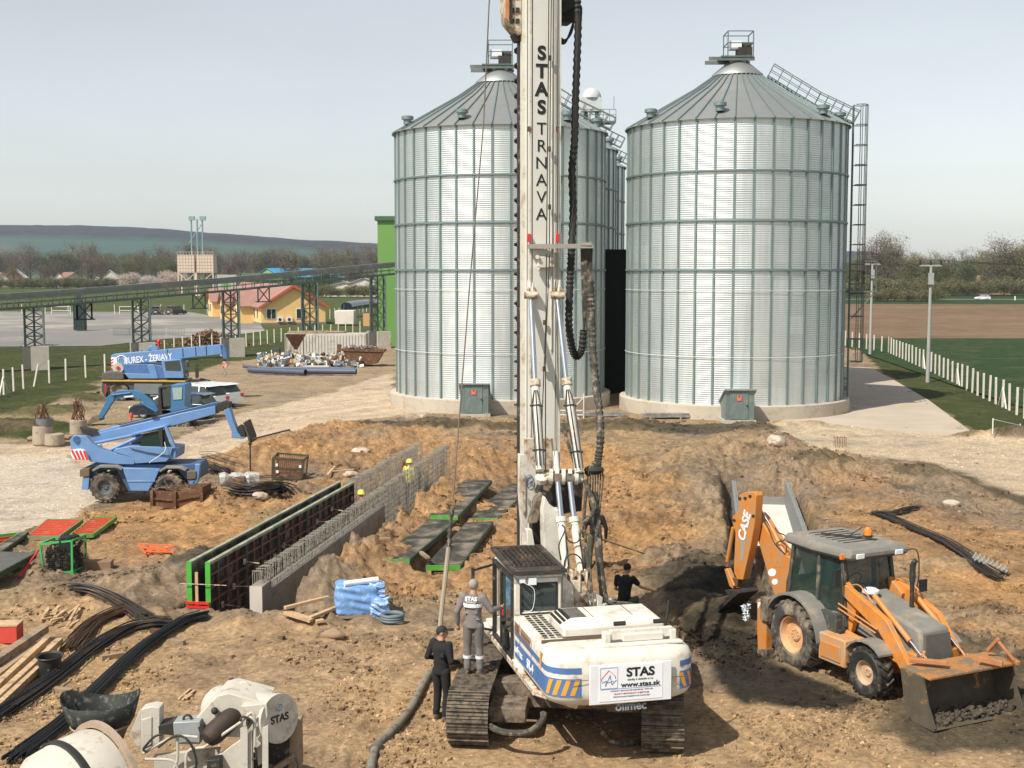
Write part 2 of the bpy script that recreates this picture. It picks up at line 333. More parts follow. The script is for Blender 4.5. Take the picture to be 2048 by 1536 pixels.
# colour mottling of the earth itself: clay, sand, grey subsoil
mz = fbm(X, Y, 5, 4, 51)-.5; m2 = fbm(X, Y, 1.3, 4, 61)-.5; m3 = fbm(X, Y, .4, 3, 71)-.5
damp = np.clip(A/.16, 0, 1)
Cc = Cc*(1+(m2*.95+m3*.9+mz*.4)[..., None]*(.42+.58*damp)[..., None])
tint = (mz*1.1+m2*.7)*damp; Cc[..., 0] *= 1+.16*tint; Cc[..., 2] *= 1-.4*tint
rdv = np.array([.52, .85]); pa_ = X*rdv[1]-Y*rdv[0]; al_ = X*rdv[0]+Y*rdv[1]; rut = vnoise(pa_, al_/28, .45, 7)*.6+vnoise(pa_, al_/40, 1.4, 8)*.4-.5
roadk = sst(-.5, .5, poly_sd(X, Y, zones[13][0])); Cc = Cc*(1+.38*(rut*roadk)[..., None])
spot = sst(.18, .26, m2+m3*.6)*damp*.5; Cc = Cc*(1-spot[..., None])+np.array(GREYD)*.55*spot[..., None]
def rut(p0, p1, w_=.3, dep=.06, step=.16):
    global Z, Cc
    a_, b_ = G(*p0), G(*p1); dx, dy = b_.x-a_.x, b_.y-a_.y; L_ = math.hypot(dx, dy); dx /= L_; dy /= L_
    m_ = (np.abs(X-(a_.x+b_.x)/2) < L_/2+2) & (np.abs(Y-(a_.y+b_.y)/2) < L_/2+2); s_ = (X[m_]-a_.x)*dx+(Y[m_]-a_.y)*dy; o_ = (X[m_]-a_.x)*dy-(Y[m_]-a_.y)*dx+.25*np.sin(s_*.7)
    k = sst(w_, w_*.6, np.abs(o_))*sst(-.3, .4, s_)*sst(-.3, .4, L_-s_)*sst(.25, .45, vnoise(X[m_], Y[m_], 1.1, 77)); bar = .5+.5*np.sign(np.sin((s_+np.abs(o_)*.6)*2*math.pi/step)); rim_ = sst(w_*1.5, w_*1.1, np.abs(o_))*(1-k)*sst(0, .4, s_)*sst(0, .4, L_-s_)
    Z[m_] += -dep*k*(.5+.5*bar)+dep*.6*rim_; Cc[m_] *= (1-.22*k*bar)[:, None]
for p0, p1 in (((1290, 930), (1230, 1110)), ((1350, 930), (1310, 1120)), ((1120, 1536), (1010, 1250)), ((620, 1536), (820, 1260)), ((720, 1545), (900, 1260)), ((1500, 1530), (1420, 1400)), ((1640, 1530), (1500, 1410)), ((1700, 900), (2040, 1010)), ((1660, 915), (2000, 1040)), ((940, 930), (1000, 880)), ((300, 900), (620, 830)), ((240, 925), (560, 855)), ((1780, 1040), (2030, 1130)), ((420, 1330), (640, 1290)), ((1420, 1380), (1540, 1345))): rut(p0, p1)
# trench
S = (X-T0.x)*TD.x+(Y-T0.y)*TD.y; O = (X-T0.x)*TD.y-(Y-T0.y)*TD.x
jag = (fbm(X, Y, 1.6, 3, 81)-.5)*1.5
inside = np.minimum(np.minimum(S+.2+jag*.25, 25.5-S), np.minimum(O+1.3+jag*.25, 1.75-.035*S+jag*.7-O))
lump = sst(-2.6, -.4, inside)*(O > 0)*(S > 0)*(S < 27); Z = Z+lump*(.35+.5*fbm(X, Y, 1.5, 3, 83)+.35*(n2-.5)+.3*(n3-.5))
tr = sst(-.12, .25, inside); Z = Z*(1-tr)+(-1.5+n2*.15)*tr
Cc = Cc*(1-tr[..., None])+np.array(DARKD)*1.2*tr[..., None]
# cut with the concrete channel behind the digger
CH0 = G(1545, 1130)+Vector((0, 0, 0)); CH1 = G(1508, 985)
cd = (CH1-CH0); cl = cd.xy.length; cdx, cdy = cd.x/cl, cd.y/cl
S2 = (X-CH0.x)*cdx+(Y-CH0.y)*cdy; O2 = (X-CH0.x)*cdy-(Y-CH0.y)*cdx
in2 = np.minimum(np.minimum(S2+1.0, cl+1.5-S2), 1.35+jag*.2-np.abs(O2-.25))
t2 = sst(-.25, .35, in2); Z = Z*(1-t2)+(-1.3)*t2
# pad flat where the machines and the silos stand
def flat(px, py, r, z=None, c=None):
    global Z
    g = G(px, py); gz = g.z if z is None else z; wv = 1-sst(.7, 1.25, np.hypot(X-g.x, Y-g.y)/r); Z = Z*(1-wv)+gz*wv
flat(1160, 1450, 3.2); flat(1660, 1400, 1.9); flat(280, 1000, 2.8); flat(330, 800, 5)
for cx, cy in ((-.72, 85), (14.2, 81)):
    wv = 1-sst(8.0, 10, np.hypot(X-cx, Y-cy)); Z = Z*(1-wv)-.02*wv
edge = np.minimum(sst(0, .04, .72-np.abs(U)), sst(165, 140, Y)); Z = Z*edge-.0*(1-edge)
road_keep = poly_sd(X, Y, gp((1690, 740), (1700, 735), (1752, 735), (1855, 800), (1955, 872), (1850, 880), (1690, 850))); k = sst(-.3, .5, road_keep); Z = Z*(1-k)-.03*k
Cc = np.clip(Cc, .01, .9)
me = D.meshes.new('ground'); nv = NX*NY
me.vertices.add(nv); me.vertices.foreach_set('co', np.stack([X, Y, Z], -1).astype(np.float32).ravel())
ii = np.arange(NX*(NY-1)).reshape(NY-1, NX)[:, :-1].ravel(); F = np.stack([ii, ii+1, ii+NX+1, ii+NX], -1)
me.loops.add(F.size); me.loops.foreach_set('vertex_index', F.ravel().astype(np.int32)); me.polygons.add(len(F)); me.polygons.foreach_set('loop_start', (np.arange(len(F))*4).astype(np.int32))
me.update(calc_edges=True); me.validate()
at_ = me.color_attributes.new('soil', 'FLOAT_COLOR', 'POINT'); at_.data.foreach_set('color', np.concatenate([Cc, np.ones(X.shape+(1,))], -1).astype(np.float32).ravel())
me.polygons.foreach_set('use_smooth', [True]*len(me.polygons))
m = D.materials.new('soil'); m.use_nodes = True; n = m.node_tree.nodes; l = m.node_tree.links; b = n['Principled BSDF']; b.inputs['Roughness'].default_value = .95; b.inputs['Specular IOR Level'].default_value = .15
va = n.new('ShaderNodeVertexColor'); va.layer_name = 'soil'; tc = n.new('ShaderNodeTexCoord')
def nz(s, d=6, r=.7):
    q = n.new('ShaderNodeTexNoise'); q.inputs['Scale'].default_value = s; q.inputs['Detail'].default_value = d; q.inputs['Roughness'].default_value = r; l.new(tc.outputs['Object'], q.inputs['Vector']); return q
q = nz(7); mr = n.new('ShaderNodeMapRange'); mr.inputs['From Min'].default_value = .3; mr.inputs['From Max'].default_value = .7; mr.inputs['To Min'].default_value = .66; mr.inputs['To Max'].default_value = 1.3; l.new(q.outputs['Fac'], mr.inputs['Value'])
vo = n.new('ShaderNodeTexVoronoi'); vo.inputs['Scale'].default_value = 11; l.new(tc.outputs['Object'], vo.inputs['Vector'])
mr2 = n.new('ShaderNodeMapRange'); mr2.inputs['To Min'].default_value = .8; mr2.inputs['To Max'].default_value = 1.22; l.new(vo.outputs['Color'], mr2.inputs['Value'])
mm = n.new('ShaderNodeMath'); mm.operation = 'MULTIPLY'; l.new(mr.outputs[0], mm.inputs[0]); l.new(mr2.outputs[0], mm.inputs[1])
hsv = n.new('ShaderNodeHueSaturation'); l.new(va.outputs[0], hsv.inputs['Color']); l.new(mm.outputs[0], hsv.inputs['Value']); l.new(hsv.outputs[0], b.inputs['Base Color'])
q2 = nz(9, 8, .75); bm = n.new('ShaderNodeBump'); bm.inputs['Strength'].default_value = 1; bm.inputs['Distance'].default_value = .07; l.new(q2.outputs['Fac'], bm.inputs['Height']); l.new(bm.outputs[0], b.inputs['Normal'])
me.materials.append(m); soil = m
go = link(D.objects.new('ground', me)); tag(go, kind='structure')
from mathutils.bvhtree import BVHTree
_ys = ys; 
def hz(x, y):       # height of the built ground
    if y < 15.1 or y > 164 or abs(x/y) > .71: return 0.
    j = int(np.searchsorted(ys, y))-1; fu = (x/y+.72)/1.44*(NX-1); i = int(fu); fy = (y-ys[j])/(ys[j+1]-ys[j]); fx = fu-i
    return float((Z[j, i]*(1-fx)+Z[j, i+1]*fx)*(1-fy)+(Z[j+1, i]*(1-fx)+Z[j+1, i+1]*fx)*fy)
def GH(px, py):     # where the line of sight meets the built ground
    p = G(px, py)
    for _ in range(8): p = atz(px, py, .5*p.z+.5*hz(p.x, p.y))
    return p
# rubble: clods and stones
def rubble(name, n, smin, smax, zfun, mt, bright, seed):
    rs = np.random.RandomState(seed); vs = []; fs = []; cs = []; ns = 0
    base = np.array([(-.7, -.7, -.6), (.7, -.7, -.6), (.7, .7, -.6), (-.7, .7, -.6), (-.55, -.55, .6), (.55, -.55, .6), (.55, .55, .6), (-.55, .55, .6)], float)
    bf = np.array([(4, 5, 6, 7), (0, 1, 5, 4), (1, 2, 6, 5), (2, 3, 7, 6), (3, 0, 4, 7)])
    py = 770+(1560-770)*rs.rand(n*4)**.75; px = rs.rand(n*4)*2500-230
    for a, b_ in zip(px, py):
        g = G(a, b_)
        if g.y > 160 or abs(g.x/g.y) > .7: continue
        j = int(np.searchsorted(ys, g.y))-1; i = int((g.x/g.y+.72)/1.44*(NX-1))
        if rs.rand() > zfun(a, b_, A[j, i], Cc[j, i], clump[j, i]) or in2[j, i] > -.1: continue
        s = (smin+(smax-smin)*rs.rand()**4)*(.6+.4*g.y/30)
        z = Z[j, i]+s*.1; ang = rs.rand()*6.28; sc = s*(.6+.8*rs.rand(8, 1)); v = base*sc*np.array([1, .8, .65]); c, d_ = math.cos(ang), math.sin(ang)
        v = np.stack([v[:, 0]*c-v[:, 1]*d_, v[:, 0]*d_+v[:, 1]*c, v[:, 2]], -1)+np.array([g.x, g.y, z])
        vs.append(v); fs.append(bf+ns*8); cs.append(np.repeat((np.clip(Cc[j, i], 0, 1)*(bright*(.7+.6*rs.rand())))[None], 8, 0)); ns += 1
        if ns >= n: break
    mb = MB(); mb.v = [tuple(p) for p in np.concatenate(vs)]; mb.f = [tuple(p) for p in np.concatenate(fs)]; mb.m = [0]*len(mb.f)
    o = mb.obj(name, mt, smooth=0); tag(o, kind='stuff')
    ca = o.data.color_attributes.new('soil', 'FLOAT_COLOR', 'POINT'); cc = np.concatenate(cs); ca.data.foreach_set('color', np.concatenate([cc, np.ones((len(cc), 1))], 1).astype(np.float32).ravel()); return o
clump = sst(.5, .72, fbm(X, Y, 1.5, 4, 91))
clod = mat('clods', (.33, .235, .15), .95, 0, .5, 1.7, (.22, .165, .115), .9, (.45, .6), .6, 30, spec=.1)
stone = mat('stones', (.5, .42, .34), .9, 0, .35, 3.1, (.34, .27, .2), 1.3, (.45, .6), .3, 30, spec=.2)
rubble('clods', 34000, .02, .11, lambda a, b_, am, c, k: (.03+k)*min(1, max(0, am-.03)/.13), soil, .92, 5)
rubble('stones', 30000, .012, .05, lambda a, b_, am, c, k: (.15+k)*.6 if c[1] > .1 else .1, soil, 1.4, 6)
# ---------------------------------------------------------------- far country
def sheet(name, pts, mt, z=.02, cols=1, **k):
    mb = MB(); mb.add([Vector((p[0], p[1], z)) for p in pts], [tuple(range(len(pts)))]); o = mb.obj(name, mt, smooth=0); tag(o, kind='structure'); return o
grassm = mat('field_green', (.05, .08, .022), .95, 0, .4, .25, (.09, .085, .035), .02, (.4, .65), .5, 3, spec=.1)
cropm = mat('crop_green', (.026, .052, .018), .95, 0, .5, .9, (.075, .07, .035), .25, (.5, .68), .8, 2, spec=.1)
plough = mat('ploughed_soil', (.16, .105, .066), .95, 0, .3, .3, (.22, .15, .10), .03, (.45, .7), .9, 1.5, spec=.1)
farf = mat('far_fields', (.075, .09, .04), .95, 0, .3, .004, (.16, .12, .07), .003, (.5, .6), 0)
roadm = mat('concrete_road', (.44, .37, .295), .9, 0, .1, .4, (.40, .33, .25), .15, (.45, .65), .15, 8)
asph = mat('yard_paving', (.19, .18, .17), .9, 0, .15, .06, (.32, .285, .25), .03, (.48, .6), .1, 6)
mb = MB()
for q in ([(-9000, -300), (9000, -300), (9000, 15.5), (-9000, 15.5)], [(-9000, 15.5), (-10.9, 15.5), (-115, 160), (-9000, 160)], [(10.9, 15.5), (9000, 15.5), (9000, 160), (115, 160)], [(-9000, 160), (9000, 160), (9000, 9000), (-9000, 9000)]): mb.add([(x, y, -.06 if y < 100 else -.06) for x, y in q], [(0, 1, 2, 3)])
tag(mb.obj('open_country', farf, smooth=0), kind='structure')
sheet('green_field', [(-400, 262), (-20, 262), (30, 900), (-600, 900)], grassm, -.03)
sheet('grass_field', [(-200, 150), (-20, 150), (0, 262), (-400, 262)], grassm, -.02)
sheet('paved_yard', [tuple(atz(x, y, 0).xy) for x, y in ((-500, 697), (200, 692), (330, 678), (470, 670), (530, 662), (520, 648), (470, 640), (380, 624), (-500, 622))], asph, .02)
sheet('crop_field', [(31.8, 78), (140, 78), (200, 165), (39.2, 165), (37, 140), (33.2, 98)], cropm, .09)
sheet('ploughed_field', [(30, 165), (200, 165), (260, 330), (20, 345)], plough, .0)
sheet('road_verge', [(0, 330), (400, 330), (500, 560), (-100, 560)], cropm, -.02)
sheet('country_road', [(20, 398), (400, 386), (400, 393), (20, 405)], asph, .0)
rp = gp((1690, 736), (1702, 734), (1742, 736), (1800, 768), (1857, 801), (1907, 838), (1953, 872), (1850, 868), (1700, 852), (1640, 846), (1560, 846))
mb = MB(); mb.prism([Vector((x, y, -.1)) for x, y in rp], (0, 0, .14)); ro = mb.obj('concrete_road', roadm); tag(ro, kind='structure')
rp2 = [(-7.6+9.6*math.cos(a)*1.0+6.9, 85+9.6*math.sin(a)) for a in [i*math.pi/20 for i in range(40)]]
# hills
hx = np.linspace(-2600, 2600, 200); hy = np.linspace(1300, 4200, 60); HX, HY = np.meshgrid(hx, hy)
prof_x = [-2600, -1500, -1190, -1000, -820, -660, -480, -300, -100, 400, 700, 820, 900, 2600]
prof_z = [70, 92, 101, 100, 97, 84, 68, 60, 45, 20, 38, 44, 20, 10]
crest = np.interp(HX*3000/HY, prof_x, prof_z)+2*np.sin(HX/90)
rise = sst(1500, 3000, HY)
HZ = crest*rise*(1+0*HY)*np.where(HY > 3000, 1-.3*sst(3000, 4200, HY), 1)
forest = (rise > .72)
HZ = HZ+np.where(forest, 6+5*np.random.rand(*HX.shape), 0)-1
hc = np.zeros(HX.shape+(3,)); hc[:] = (.032, .075, .06)
stripn = fbm(HX, HY, 700, 3, 5)
hc[(stripn > .6)] = (.10, .095, .06); hc[(rise > .70) & (rise < .74) & (stripn > .42)] = (.30, .24, .15)
hc[forest] = (.018, .02, .03); hc[rise < .2] = (.05, .07, .03)
me = D.meshes.new('hills'); nx = 200; me.from_pydata(np.stack([HX, HY, HZ], -1).reshape(-1, 3).tolist(), [], [(j*nx+i, j*nx+i+1, (j+1)*nx+i+1, (j+1)*nx+i) for j in range(59) for i in range(nx-1)])
ca = me.color_attributes.new('soil', 'FLOAT_COLOR', 'POINT'); ca.data.foreach_set('color', np.concatenate([hc, np.ones(HX.shape+(1,))], -1).astype(np.float32).ravel())
hm = D.materials.new('hill_cover'); hm.use_nodes = True; n = hm.node_tree.nodes; va = n.new('ShaderNodeVertexColor'); va.layer_name = 'soil'
hm.node_tree.links.new(va.outputs[0], n['Principled BSDF'].inputs['Base Color']); n['Principled BSDF'].inputs['Roughness'].default_value = 1; me.materials.append(hm)
tag(link(D.objects.new('hills', me)), kind='structure')
# trees
barkm = mat('bark', (.10, .075, .055), .9, 0, .3, 3)
twigm = [mat('twigs_brown', (.15, .115, .085), .9, 0, .4, .35, bump=0), mat('twigs_olive', (.14, .135, .06), .9, 0, .4, .35, bump=0), mat('twigs_green', (.085, .105, .04), .9, 0, .4, .35, bump=0), mat('blossom', (.52, .42, .37), .9, 0, .25, .5, bump=0)]
def tree_mesh(h, sp, seed, n=1500, leaf=.3, low=.2):
    rs = random.Random(seed); tr = MB(); cr = MB(); tips = []
    tr.tube([(0, 0, -.3), (rs.uniform(-.2, .2), 0, h*.3), (rs.uniform(-.4, .4), rs.uniform(-.4, .4), h*.62)], [h*.028, h*.02, h*.01], 7)
    for i in range(13):
        z = h*(low+.5*i/13); a = i*2.4+rs.random(); L = sp*(.55+.5*rs.random())*(1-.35*i/13)
        p0 = Vector((0, 0, z)); p1 = p0+Vector((math.cos(a)*L*.5, math.sin(a)*L*.5, h*.1)); p2 = p0+Vector((math.cos(a)*L, math.sin(a)*L, h*(.16+.2*rs.random())))
        tr.tube([p0, p1, p2], [h*.011, h*.007, h*.003], 5); tips += [p1, p2, p1.lerp(p2, .6), p2+Vector((0, 0, h*.08))]
        for k in range(4):
            q0 = p1.lerp(p2, rs.random()); q = q0+Vector((rs.uniform(-1, 1)*sp*.35, rs.uniform(-1, 1)*sp*.35, h*(.05+.16*rs.random()))); tr.tube([q0, q], [h*.004, h*.0015], 4); tips.append(q)
    for k in range(4): tips.append(Vector((rs.uniform(-.2, .2)*sp, rs.uniform(-.2, .2)*sp, h*(.75+.2*rs.random()))))
    for i in range(n):
        c = tips[rs.randrange(len(tips))]; g = Vector((rs.gauss(0, 1), rs.gauss(0, 1), rs.gauss(0, .8)))*sp*.17; c = c+g
        if c.z < h*.12: continue
        d = Vector((g.x+rs.gauss(0, 1)*.5, g.y+rs.gauss(0, 1)*.5, abs(rs.gauss(.6, .6)))).normalized()*leaf*(1+2.2*rs.random()); s_ = d.orthogonal().normalized()*leaf*.22
        s_.rotate(Matrix.Rotation(rs.random()*6.28, 3, d.normalized())); cr.add([c-s_, c+s_, c+d], [(0, 1, 2)])
    return tr, cr
protos = []
def tree_proto(h, sp, seed, n, leaf, mt, label, low=.2, nm='tree', cat='tree'):
    t = thing(nm, label, cat); a, b_ = tree_mesh(h, sp, seed, n, leaf, low); a.obj('trunk', barkm, t, world=False); b_.obj('crown', mt, t, world=False, smooth=0); protos.append([t, False]); return len(protos)-1
TA = tree_proto(17, 6.2, 1, 3600, .35, twigm[0], 'x'); TB = tree_proto(15, 6, 2, 3800, .36, twigm[1], 'x'); TC = tree_proto(19, 5.6, 3, 3600, .36, twigm[0], 'x', .12)
TG = tree_proto(14, 6.2, 4, 4200, .38, twigm[2], 'x'); TBL = tree_proto(7, 4, 5, 2400, .3, twigm[3], 'x', .1); TBU = tree_proto(4.2, 3.6, 6, 2600, .26, twigm[1], 'x', .02, 'bush', 'bush')
def put(ix, x, y, s, label, group=None, sz=1, z=0):
    t, used = protos[ix]
    o = t if not used else copy_tree(t); protos[ix][1] = True
    o.location = (x, y, z); o.rotation_euler = (0, 0, random.random()*6.28); o.scale = (s, s, s*sz); o['label'] = label
    if group: o['group'] = group
    return o
rt = random.Random(3)
for i in range(46):     # right hand tree line beyond the country road
    px = 1690+i*11+rt.uniform(-4, 4); Yd = rt.choice([470, 500, 540, 580])+rt.uniform(-15, 15); x = (px-1024)/FPX*Yd
    s = 1.0 if px < 1980 else 1.25
    hgt = 1.0+(.25 if 1735 < px < 1790 else 0)
    put(rt.choice([TA, TB, TC, TB, TG]), x, Yd, s*rt.uniform(.8, 1.12)*hgt*.86, 'bare early spring tree in the wooded row beyond the ploughed field', 'trees beyond the ploughed field')
for i in range(9): put(TBU, (1748+i*15-1024)/FPX*372, 372+rt.uniform(-4, 4), rt.uniform(.8, 1.1), 'low dark thicket at the far edge of the ploughed field', 'thicket along the far field edge', .8)
for i in range(16): put(TBU, (1690+i*24-1024)/FPX*455, 455+rt.uniform(-8, 8), rt.uniform(1.2, 1.8), 'undergrowth bush at the foot of the right-hand woodland', 'undergrowth below the right-hand woodland', .9)
for i in range(66):     # tree belt behind the village
    px = -60+i*13+rt.uniform(-6, 6); Yd = rt.choice([880, 940, 1010]); x = (px-1024)/FPX*Yd
    put(rt.choice([TA, TB, TA, TC, TG]), x, Yd, rt.uniform(1.05, 1.5), 'bare tree in the long belt behind the village', 'trees in the belt behind the village')
for i, (px, Yd, s, k) in enumerate([(185, 700, 1.05, TC), (205, 720, 1.1, TA), (262, 700, 1.15, TB), (282, 715, 1.2, TA), (330, 720, 1.1, TB), (350, 700, 1.15, TG), (365, 720, 1.1, TA), (584, 520, 1.05, TC), (648, 520, .95, TG), (660, 560, 1.0, TA), (700, 540, .8, TA), (720, 560, .85, TB), (460, 620, .9, TA), (425, 640, .9, TB), (90, 700, .8, TA), (30, 720, .9, TB), (120, 740, 1, TA)]):
    put(k, (px-1024)/FPX*Yd, Yd, s*.85, 'tall bare tree standing among the village roofs', 'tall trees among the village roofs')
for px, Yd, s in ((252, 600, 1), (268, 605, 1.1), (292, 590, .8), (300, 610, .9), (335, 600, 1.2), (348, 595, 1), (362, 600, 1.1), (320, 605, .8)):
    put(TBL, (px-1024)/FPX*Yd, Yd, s, 'pale blossoming fruit tree in front of the village trees', 'blossoming trees by the village')
for i in range(34):
    px = -20+i*9.5+rt.uniform(-2, 2); put(TBU, (px-1024)/FPX*640, 640+rt.uniform(-5, 5), rt.uniform(.9, 1.3), 'dark hedge bush along the village edge of the green field', 'hedge along the village edge')
for i in range(10):
    px = 640+i*13; put(TBU, (px-1024)/FPX*430, 430+rt.uniform(-5, 5), rt.uniform(.7, 1.1), 'bush along the pale sheds right of the long conveyor', 'bushes by the pale sheds')
# ---------------------------------------------------------------- buildings
tile = mat('red_roof_tiles', (.32, .175, .145), .8, 0, .15, .6, (.3, .15, .12), .8, (.5, .7), .3, 9)
tileo = mat('orange_barge_board', (.45, .10, .05), .7, 0, .1, 1)
ywall = mat('yellow_render', (.78, .52, .22), .9, 0, .05, .5, bump=.03)
wwall = mat('white_render', (.68, .62, .55), .9, 0, .08, .5, (.5, .42, .36), .5, (.5, .7), .05)
gwall = mat('green_cladding', (.145, .31, .075), .6, .1, .04, .2, bump=.03)
groof = mat('grey_sheet_roof', (.42, .42, .41), .6, .2, .1, .5); troof = mat('teal_sheet_roof', (.03, .26, .28), .6, .1, .1, .5); broof = mat('blue_sheet_roof', (.05, .30, .52), .6, .1, .1, .3)
gsheet = mat('green_shed_wall', (.22, .35, .14), .7, 0, .1, .3); frame_w = mat('white_frame', (.75, .75, .73), .5, 0, .03, 1)
def house(name, label, cx, cy, rz, w_, L, he, hr, wm, rm, wins=(), group=None, cat='house', over=.5):   # front gable faces local -y
    t = thing(name, label, cat, (cx, cy, 0), rz, group)
    a = MB(); a.prism([(-w_/2, 0, 0), (w_/2, 0, 0), (w_/2, 0, he), (0, 0, hr), (-w_/2, 0, he)], (0, L, 0)); a.obj('wall', wm, t, world=False)
    a = MB(); k = (hr-he)/(w_/2)
    for sx in (-1, 1):
        p = [(0, -over, hr+.03), (sx*(w_/2+over), -over, he-k*over+.03), (sx*(w_/2+over), -over, he-k*over+.2), (0, -over, hr+.24)]
        a.prism(p, (0, L+2*over, 0))
    a.obj('roof', rm, t, world=False)
    for (x, y, z, ww, hh, side) in wins:
        f = MB(); g = MB()
        if side == 0: f.bb(x-ww/2-.09, x+ww/2+.09, -.07, .04, z-.09, z+hh+.09); g.bb(x-ww/2, x-.05, -.09, .05, z, z+hh); g.bb(x+.05, x+ww/2, -.09, .05, z, z+hh)
        else: X0 = side*w_/2; f.bb(X0-.07, X0+.07, y-ww/2-.09, y+ww/2+.09, z-.09, z+hh+.09); g.bb(X0-.09, X0+.09, y-ww/2, y-.05, z, z+hh); g.bb(X0-.09, X0+.09, y+.05, y+ww/2, z, z+hh)
        fo = f.obj('window', frame_w, t, world=False); g.obj('pane', glassm, fo, world=False)
    return t
hg = atz(524, 650, 0); yw = R(20.7); hc_ = Vector((hg.x+5.1*math.cos(yw), hg.y+5.1*math.sin(yw), 0))
yh = house('house', 'yellow bungalow with a pink-red tiled roof and gable towards the junk pile', hc_.x, hc_.y, yw, 10.4, 50, 3.0, 6.2, ywall, tile,
  [(-3.6, 0, 1.0, 1.4, 1.5, 0), (1.2, 0, 1.0, 1.4, 1.5, 0), (0, 6, 1, 1.0, 1.5, -1), (0, 3, 1, 1.0, 1.5, -1), (0, 20, 1, 1.6, 1.4, -1), (0, 25, .4, 1.1, 2.2, -1), (0, 30, 1, 1.2, 1.4, -1)])
for yy in (10, 27, 43):
    a = MB(); a.prism([(-7.4, yy-3, 0), (-7.4, yy+3, 0), (-7.4, yy+3, 3), (-7.4, yy, 5), (-7.4, yy-3, 3)], (6, 0, 0)); a.obj('side_wing', ywall, yh, world=False)
    a = MB()
    for s_ in (-1, 1): a.prism([(-7.9, yy, 5.05), (-7.9, yy+s_*3.5, 2.72), (-7.9, yy+s_*3.5, 2.9), (-7.9, yy, 5.28)], (7.5, 0, 0))
    a.obj('wing_roof', tile, yh, world=False)
    for q in (-1.2, 1.2):
        f = MB(); f.bb(-7.47, -7.38, yy+q-.6, yy+q+.6, .9, 2.5); fo = f.obj('window', frame_w, yh, world=False); g = MB(); g.bb(-7.5, -7.4, yy+q-.48, yy+q+.48, 1, 2.4); g.obj('pane', glassm, fo, world=False)
for s_ in (-1, 1):
    a = MB(); a.prism([(0, -.62, 6.0), (s_*5.75, -.62, 2.45), (s_*5.75, -.62, 2.85), (0, -.62, 6.5)], (0, .1, 0)); a.obj('barge_board', tileo, yh, world=False)
for x in (-2.2, -.7):
    a = MB(); a.bb(x-.45, x+.45, -.42, -.06, .5, 1.2); u_ = a.obj('air_conditioner', plastic_w, yh, world=False); g = MB(); g.lathe([(.25, 0), (.25, .03)], 14, Matrix.Translation((x-.1, -.42, .85)) @ Matrix.Rotation(R(90), 4, 'X')); g.obj('fan_grille', dark, u_, world=False)
a = MB(); a.bb(-5.3, 5.3, -.06, 34.06, 0, .35); a.obj('plinth', mat('grey_plinth', (.2, .2, .19), .9), yh, world=False)
def vh(px, py, name, label, w_, he, hr, L, wm, rm, rz=0, z=0, cat='house', wins=()):
    p = atz(px, py, 0); return house(name, label, p.x, p.y, rz, w_, L, he, hr, wm, rm, wins, None, cat)
W2 = [(-2, 0, 1, 1.2, 1.4, 0), (2, 0, 1, 1.2, 1.4, 0)]
vh(28, 573, 'house', 'white village house with a pale pyramid roof above brick walls', 11, 5, 9.5, 9, mat('brick_wall', (.42, .2, .13), .9, 0, .15, 1), frame_w, R(8), wins=W2)
vh(5, 574, 'house', 'village house with bright orange-red roof at the left edge', 9, 3.6, 7.5, 14, wwall, mat('orange_tiles', (.48, .14, .08), .8, 0, .1, 1), R(30), wins=W2)
vh(150, 574, 'house', 'village house with long brown-red tiled roof among bare trees', 15, 3.2, 7.8, 10, wwall, mat('brown_tiles', (.24, .13, .1), .8, 0, .15, 1), R(50), wins=W2)
vh(118, 574, 'house', 'small dark-gabled village house left of the brown-red roof', 8, 3.2, 7.8, 9, wwall, mat('dark_tiles', (.09, .07, .06), .8, 0, .15, 1), R(10), wins=W2)
vh(220, 572, 'house', 'white gabled house rising behind the teal-roofed shed', 9, 5.5, 9, 9, wwall, frame_w, R(15), wins=W2)
vh(222, 570, 'shed', 'low pale shed with a teal roof by the blossoming trees', 11, 3.2, 5.2, 30, wwall, troof, R(-42), cat='shed', wins=[(-3, 0, 1.2, 1, .8, 0)])
vh(192, 566, 'house', 'small white-roofed outbuilding left of the teal shed', 6, 2.4, 4, 8, wwall, frame_w, R(0), wins=[])
p = atz(40, 570, 0); a = MB(); a.bb(-11, 11, -.4, .4, 0, 3.0)
for i in range(9): a.bb(-10.4+i*2.4, -9.2+i*2.4, -.5, .5, .6, 2.3)
a.v = [(q[0]+p.x, q[1]+p.y, q[2]) for q in a.v]; solo('garden_wall', a, wwall, 'long pale arcaded garden wall left of the dark hedge', 'wall')
p = atz(545, 583, 0)
gh = house('warehouse', 'light green warehouse with a blue sheet roof behind the yellow bungalow', p.x-2, p.y, R(-35), 17, 36, 6.0, 9.6, gsheet, broof, [], None, 'warehouse')
p = atz(505, 585, 0); gh2 = house('warehouse', 'green shed with dark gable opening left of the blue-roofed warehouse', p.x, p.y-20, R(-60), 10, 14, 5.2, 7.6, gsheet, mat('dark_green_roof', (.07, .1, .06), .7), [], None, 'warehouse')
p = atz(452, 588, 0); a = MB(); a.bb(p.x-4, p.x+4, p.y, p.y+8, 0, 7.2); o_ = solo('shed', a, groof, 'tall grey sheet-metal shed beside the dark gable opening', 'shed')
a = MB(); a.bb(p.x-1.8, p.x+1.8, p.y-.05, p.y+.1, 0, 5); q_ = a.obj('door', gsheet, o_)
for (px, w_, h_, lb) in ((690, 14, 3.2, 'low white shed seen under the conveyor right of the bungalow'), (728, 9, 4.6, 'pale pink block of sheds near the green hall'), (712, 6, 2.2, 'small pale lean-to between the white shed and the pink sheds')):
    p = atz(px, 575, 0); p.y = 440; p.x = (px-1024)/FPX*440; house('shed', lb, p.x, p.y, R(4), w_, 10, h_, h_+1.6, wwall, groof, [(-2, 0, 1, 1, 1, 0)], None, 'shed')
